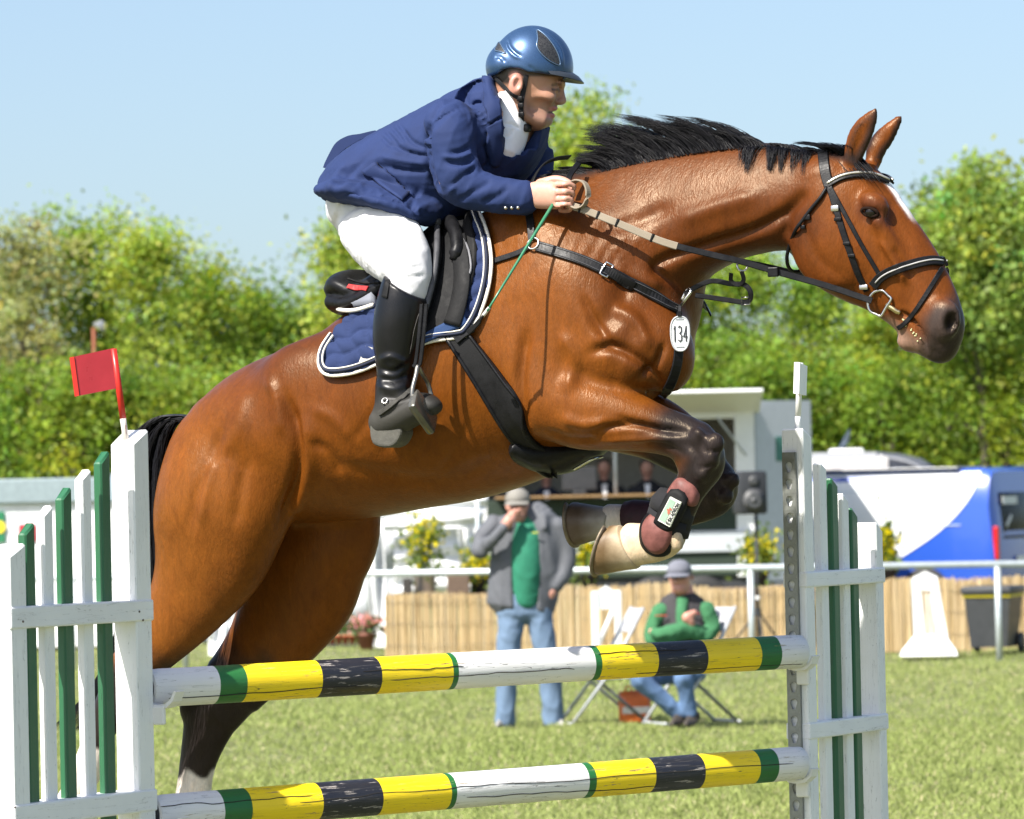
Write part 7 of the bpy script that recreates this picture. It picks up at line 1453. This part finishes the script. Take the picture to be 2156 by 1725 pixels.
q = RG.normal(size=(220, 3))*[.09, .08, .05]+[0, 0, .27]; leafmesh('foliage', q, RG.uniform(.025, .045, 220), np.array([[.09, .15, .04]])*RG.uniform(.5, 1.4, (220, 1)), fp_); q = RG.normal(size=(130, 3))*[.10, .06, .045]+[-.01, -.05, .32]; leafmesh('blossoms', q, RG.uniform(.02, .035, 130), np.array([[.78, .36, .40]])*RG.uniform(.8, 1.15, (130, 1)), fp_, aspect=.85)
D = 58.; cn = empty('container', (xat(120, 1100, D), D, 0), 0, 'white site container with a blue-grey roof beam at the left edge', 'container'); c0_ = np.array(cn.location); zt = zat(120, 1058, D)
mb = MB(); mb.bbox((-.3, 1.2, zt/2), ((300+400)*D/FPX, 2.3, zt), .02); mb.build('wall', simple('white_container_paint', (.78, .79, .8), .5), cn); mb = MB(); mb.bbox((-.3, 1.2, zt+.14), (4.0, 2.44, .29), .02); mb.build('roof_beam', simple('blue_grey_steel', (.24, .30, .32), .55, 0, .1), cn); mb = MB(); mb.bbox((xat(248, 1030, D)-c0_[0], .0, zt+.16), (.16, .2, .34), .02); mb.build('corner_casting', simple('blue_grey_casting', (.20, .27, .32), .55), cn)
mb = MB(); mb.bbox((xat(-12, 1110, D)-c0_[0], .03, zat(0, 1110, D)), (.24, .02, .36), .004); sg_ = mb.build('sign', simple('green_sign', (.02, .18, .08), .5), cn); mb = MB(); mb.lathe([(.04, 0), (.075, 0), (.075, .006), (.04, .006)], (xat(-2, 1110, D)-c0_[0], .012, zat(0, 1110, D)), 20, [[1, 0, 0], [0, 0, 1], [0, -1, 0]]); mb.build('yellow_emblem', simple('yellow_sign_paint', (.75, .6, .03), .5), sg_); mb = MB(); mb.bbox((xat(57, 1122, D)-c0_[0], .03, zat(57, 1122, D)), (.2, .02, .2), .004); mb.build('red_sign', simple('red_sign_paint', (.42, .03, .04), .5), cn)
# ------------------------------------------------------------------ floodlight in front of the trees
D = 79.; fl_ = empty('floodlight', base_at(207, D), 0, 'small floodlight on a rust-coloured pole among the left trees', 'lamp'); zt = zat(205, 690, D); mb = MB(); mb.tube([(0, 0, 0), (0, 0, zt)], .03, 8); mb.build('pole', simple('rusty_pole', (.22, .07, .035), .8), fl_, True); mb = MB(); mb.lathe([(.03, .12), (.06, .1), (.12, 0), (.125, 0), (.11, -.01)], (.09, -.02, zt), 16, [[.8, 0, .6], [0, 1, 0], [-.6, 0, .8]]); mb.build('lamp_head', simple('lamp_grey', (.35, .36, .38), .35, .5), fl_, True)
# ------------------------------------------------------------------ trees
BARK = simple('grey_brown_bark', (.09, .075, .055), .9, 0, .3, 12, .5, 30)
def tree(u, vtop, wpx, D, label, tint, seed, leaf=.075, dens=1., vbot=None, name='tree', loose=.0, group='trees behind the show field'):
    b = base_at(u, D); H_ = zat(u, vtop, D); W_ = wpx*D/FPX/2; r_ = empty(name, b, 0, label, 'tree', group); g = np.random.default_rng(seed); zb = .5 if vbot is None else zat(u, vbot, D)
    mb = MB(); top = np.array([g.normal(0, W_*.1), 0, H_*.8]); trunk = spline([(0, 0, -.1), (g.normal(0, .1), g.normal(0, .1), H_*.3), top], 5); mb.tube(trunk, np.linspace(.13, .03, len(trunk)), 8); tips = []
    for k in range(16):
        q = trunk[g.integers(2, len(trunk)-1)]; a_ = g.uniform(0, 6.28); e = q+np.array([math.cos(a_)*W_*g.uniform(.4, .9), math.sin(a_)*W_*g.uniform(.3, .8), H_*g.uniform(.05, .3)]); e[2] = min(e[2], H_*.97); mb.tube(spline([q, (q+e)/2+g.normal(0, .1, 3), e], 4), np.linspace(.045, .01, 9), 5); tips.append(e)
    mb.build('trunk', BARK, r_, True)
    nc = int(150*dens); P = []; T_ = []
    lobes = [(g.normal(0, W_*.45), g.normal(0, W_*.35), zb+(H_-zb)*g.uniform(.25, .95), g.uniform(.25, .5)*W_) for _ in range(12)]
    cl = []
    while len(cl) < nc:
        z = g.random(); rad = W_*(math.sin(math.pi*min(1, (z*.88+.12)))**.6); a_ = g.uniform(0, 6.28); rr = rad*(1-g.random()**2*.75); c = np.array([rr*math.cos(a_), rr*math.sin(a_)*.8, zb+(H_-zb)*(z*.98)]); c[0] += .18*W_*math.sin(z*9+seed); cl.append(c)
    for _ in range(int(10+14*loose)): a_ = g.uniform(0, 6.28); cl.append(np.array([W_*.5*g.normal(), W_*.3*g.normal(), H_*g.uniform(.9, 1.05)]))
    for c in cl:
        n = int(g.integers(70, 130)*(1-.3*loose)); s_ = g.uniform(.12, .36); q = g.normal(size=(n, 3))*[s_, s_, s_*.7]+c; P.append(q); sh = g.uniform(.5, 1.45); hue = g.normal(0, .14); T_.append(np.array(tint)[None]*sh*np.array([1+hue, 1, 1-hue])*g.uniform(.75, 1.25, (n, 1)))
    P = np.concatenate(P); P[:, 2] = np.maximum(P[:, 2], .1); leafmesh('crown', P, g.uniform(.6, 1.15, len(P))*leaf, np.clip(np.concatenate(T_), .005, .6), r_, aspect=.62, up=.5); return r_
Y1, Y2, Y3 = (.25, .34, .045), (.19, .28, .04), (.33, .41, .07)
TL = [(-60, 560, 230, 82, 'yellow-green tree cut by the left edge of the picture', Y1), (70, 512, 190, 80, 'pale blossoming tree, second from the left edge', (.36, .36, .16)), (190, 490, 200, 81, 'bushy bright green tree above the floodlight', Y1), (330, 498, 190, 80, 'tall bright green tree right of the floodlight', Y3), (445, 572, 180, 82, 'rounded green tree above the red flag\'s right', Y1), (545, 632, 170, 84, 'low green tree left of the rider\'s saddle', Y2), (640, 660, 150, 85, 'dark loose tree just behind the horse\'s croup', (.13, .20, .03)),
      (735, 500, 150, 78, 'light green tree behind the saddle and the rider\'s seat', Y3), (1190, 268, 110, 78, 'slender tree rising behind the rider\'s chest', Y3), (1262, 252, 90, 80, 'thin leafy tree top between rider and mane', Y3),
      (1450, 590, 220, 80, 'bright green tree under the horse\'s neck', Y1), (1580, 540, 220, 82, 'tall green tree behind the reins', Y1), (1720, 600, 220, 81, 'dense green tree behind the horse\'s cheek', Y2), (1850, 660, 220, 80, 'green tree below the horse\'s muzzle', Y1), (1985, 650, 230, 82, 'green tree under the large right-hand tree', Y2), (2110, 640, 220, 80, 'green bush below the right edge tree', Y1),
      (2080, 385, 240, 74, 'large pale green tree at the right edge', (.27, .36, .085)), (2230, 420, 240, 76, 'pale green tree cut by the right edge', (.26, .35, .08)), (1330, 700, 200, 84, 'green tree hidden mostly behind the horse\'s shoulder', Y2), (900, 760, 240, 84, 'green tree hidden mostly behind the horse\'s belly', Y2)]
for i, (u, vt, wpx, D_, lab, ti) in enumerate(TL): tree(u, vt, wpx, D_, lab, ti, 100+i, .064 if u > 2000 and vt < 450 else .052, 1.25 if wpx > 120 else .6, 700 if (u > 2000 and vt < 450) else None, loose=.8 if wpx < 120 else .2)
R4 = random.Random(4); HL = 0
for i, (u, vt) in enumerate([(30, 800), (150, 780), (270, 800), (390, 820), (500, 800), (610, 790), (700, 800), (1420, 770), (1530, 740), (1640, 770), (1760, 760), (1880, 790), (2000, 780), (2120, 770)]):
    where = ['left of the red flag', 'just behind the red flag', 'under the flag stick', 'above the horse\'s tail', 'beside the horse\'s rump', 'above the horse\'s croup', 'behind the saddle pad', 'right of the number tag', 'above the trailer roof', 'left of the white flag', 'right of the white flag', 'above the camper roof', 'above the van\'s blue rear', 'at the right edge above the van'][i]
    tree(u, vt, 190, 75+R4.uniform(-1, 1.5), 'dark green bush in the hedge '+where, [(.20, .28, .036), (.26, .34, .045), (.16, .24, .032)][i % 3], 300+i, .05, .6, name='bush', group='hedge bushes in front of the trees')
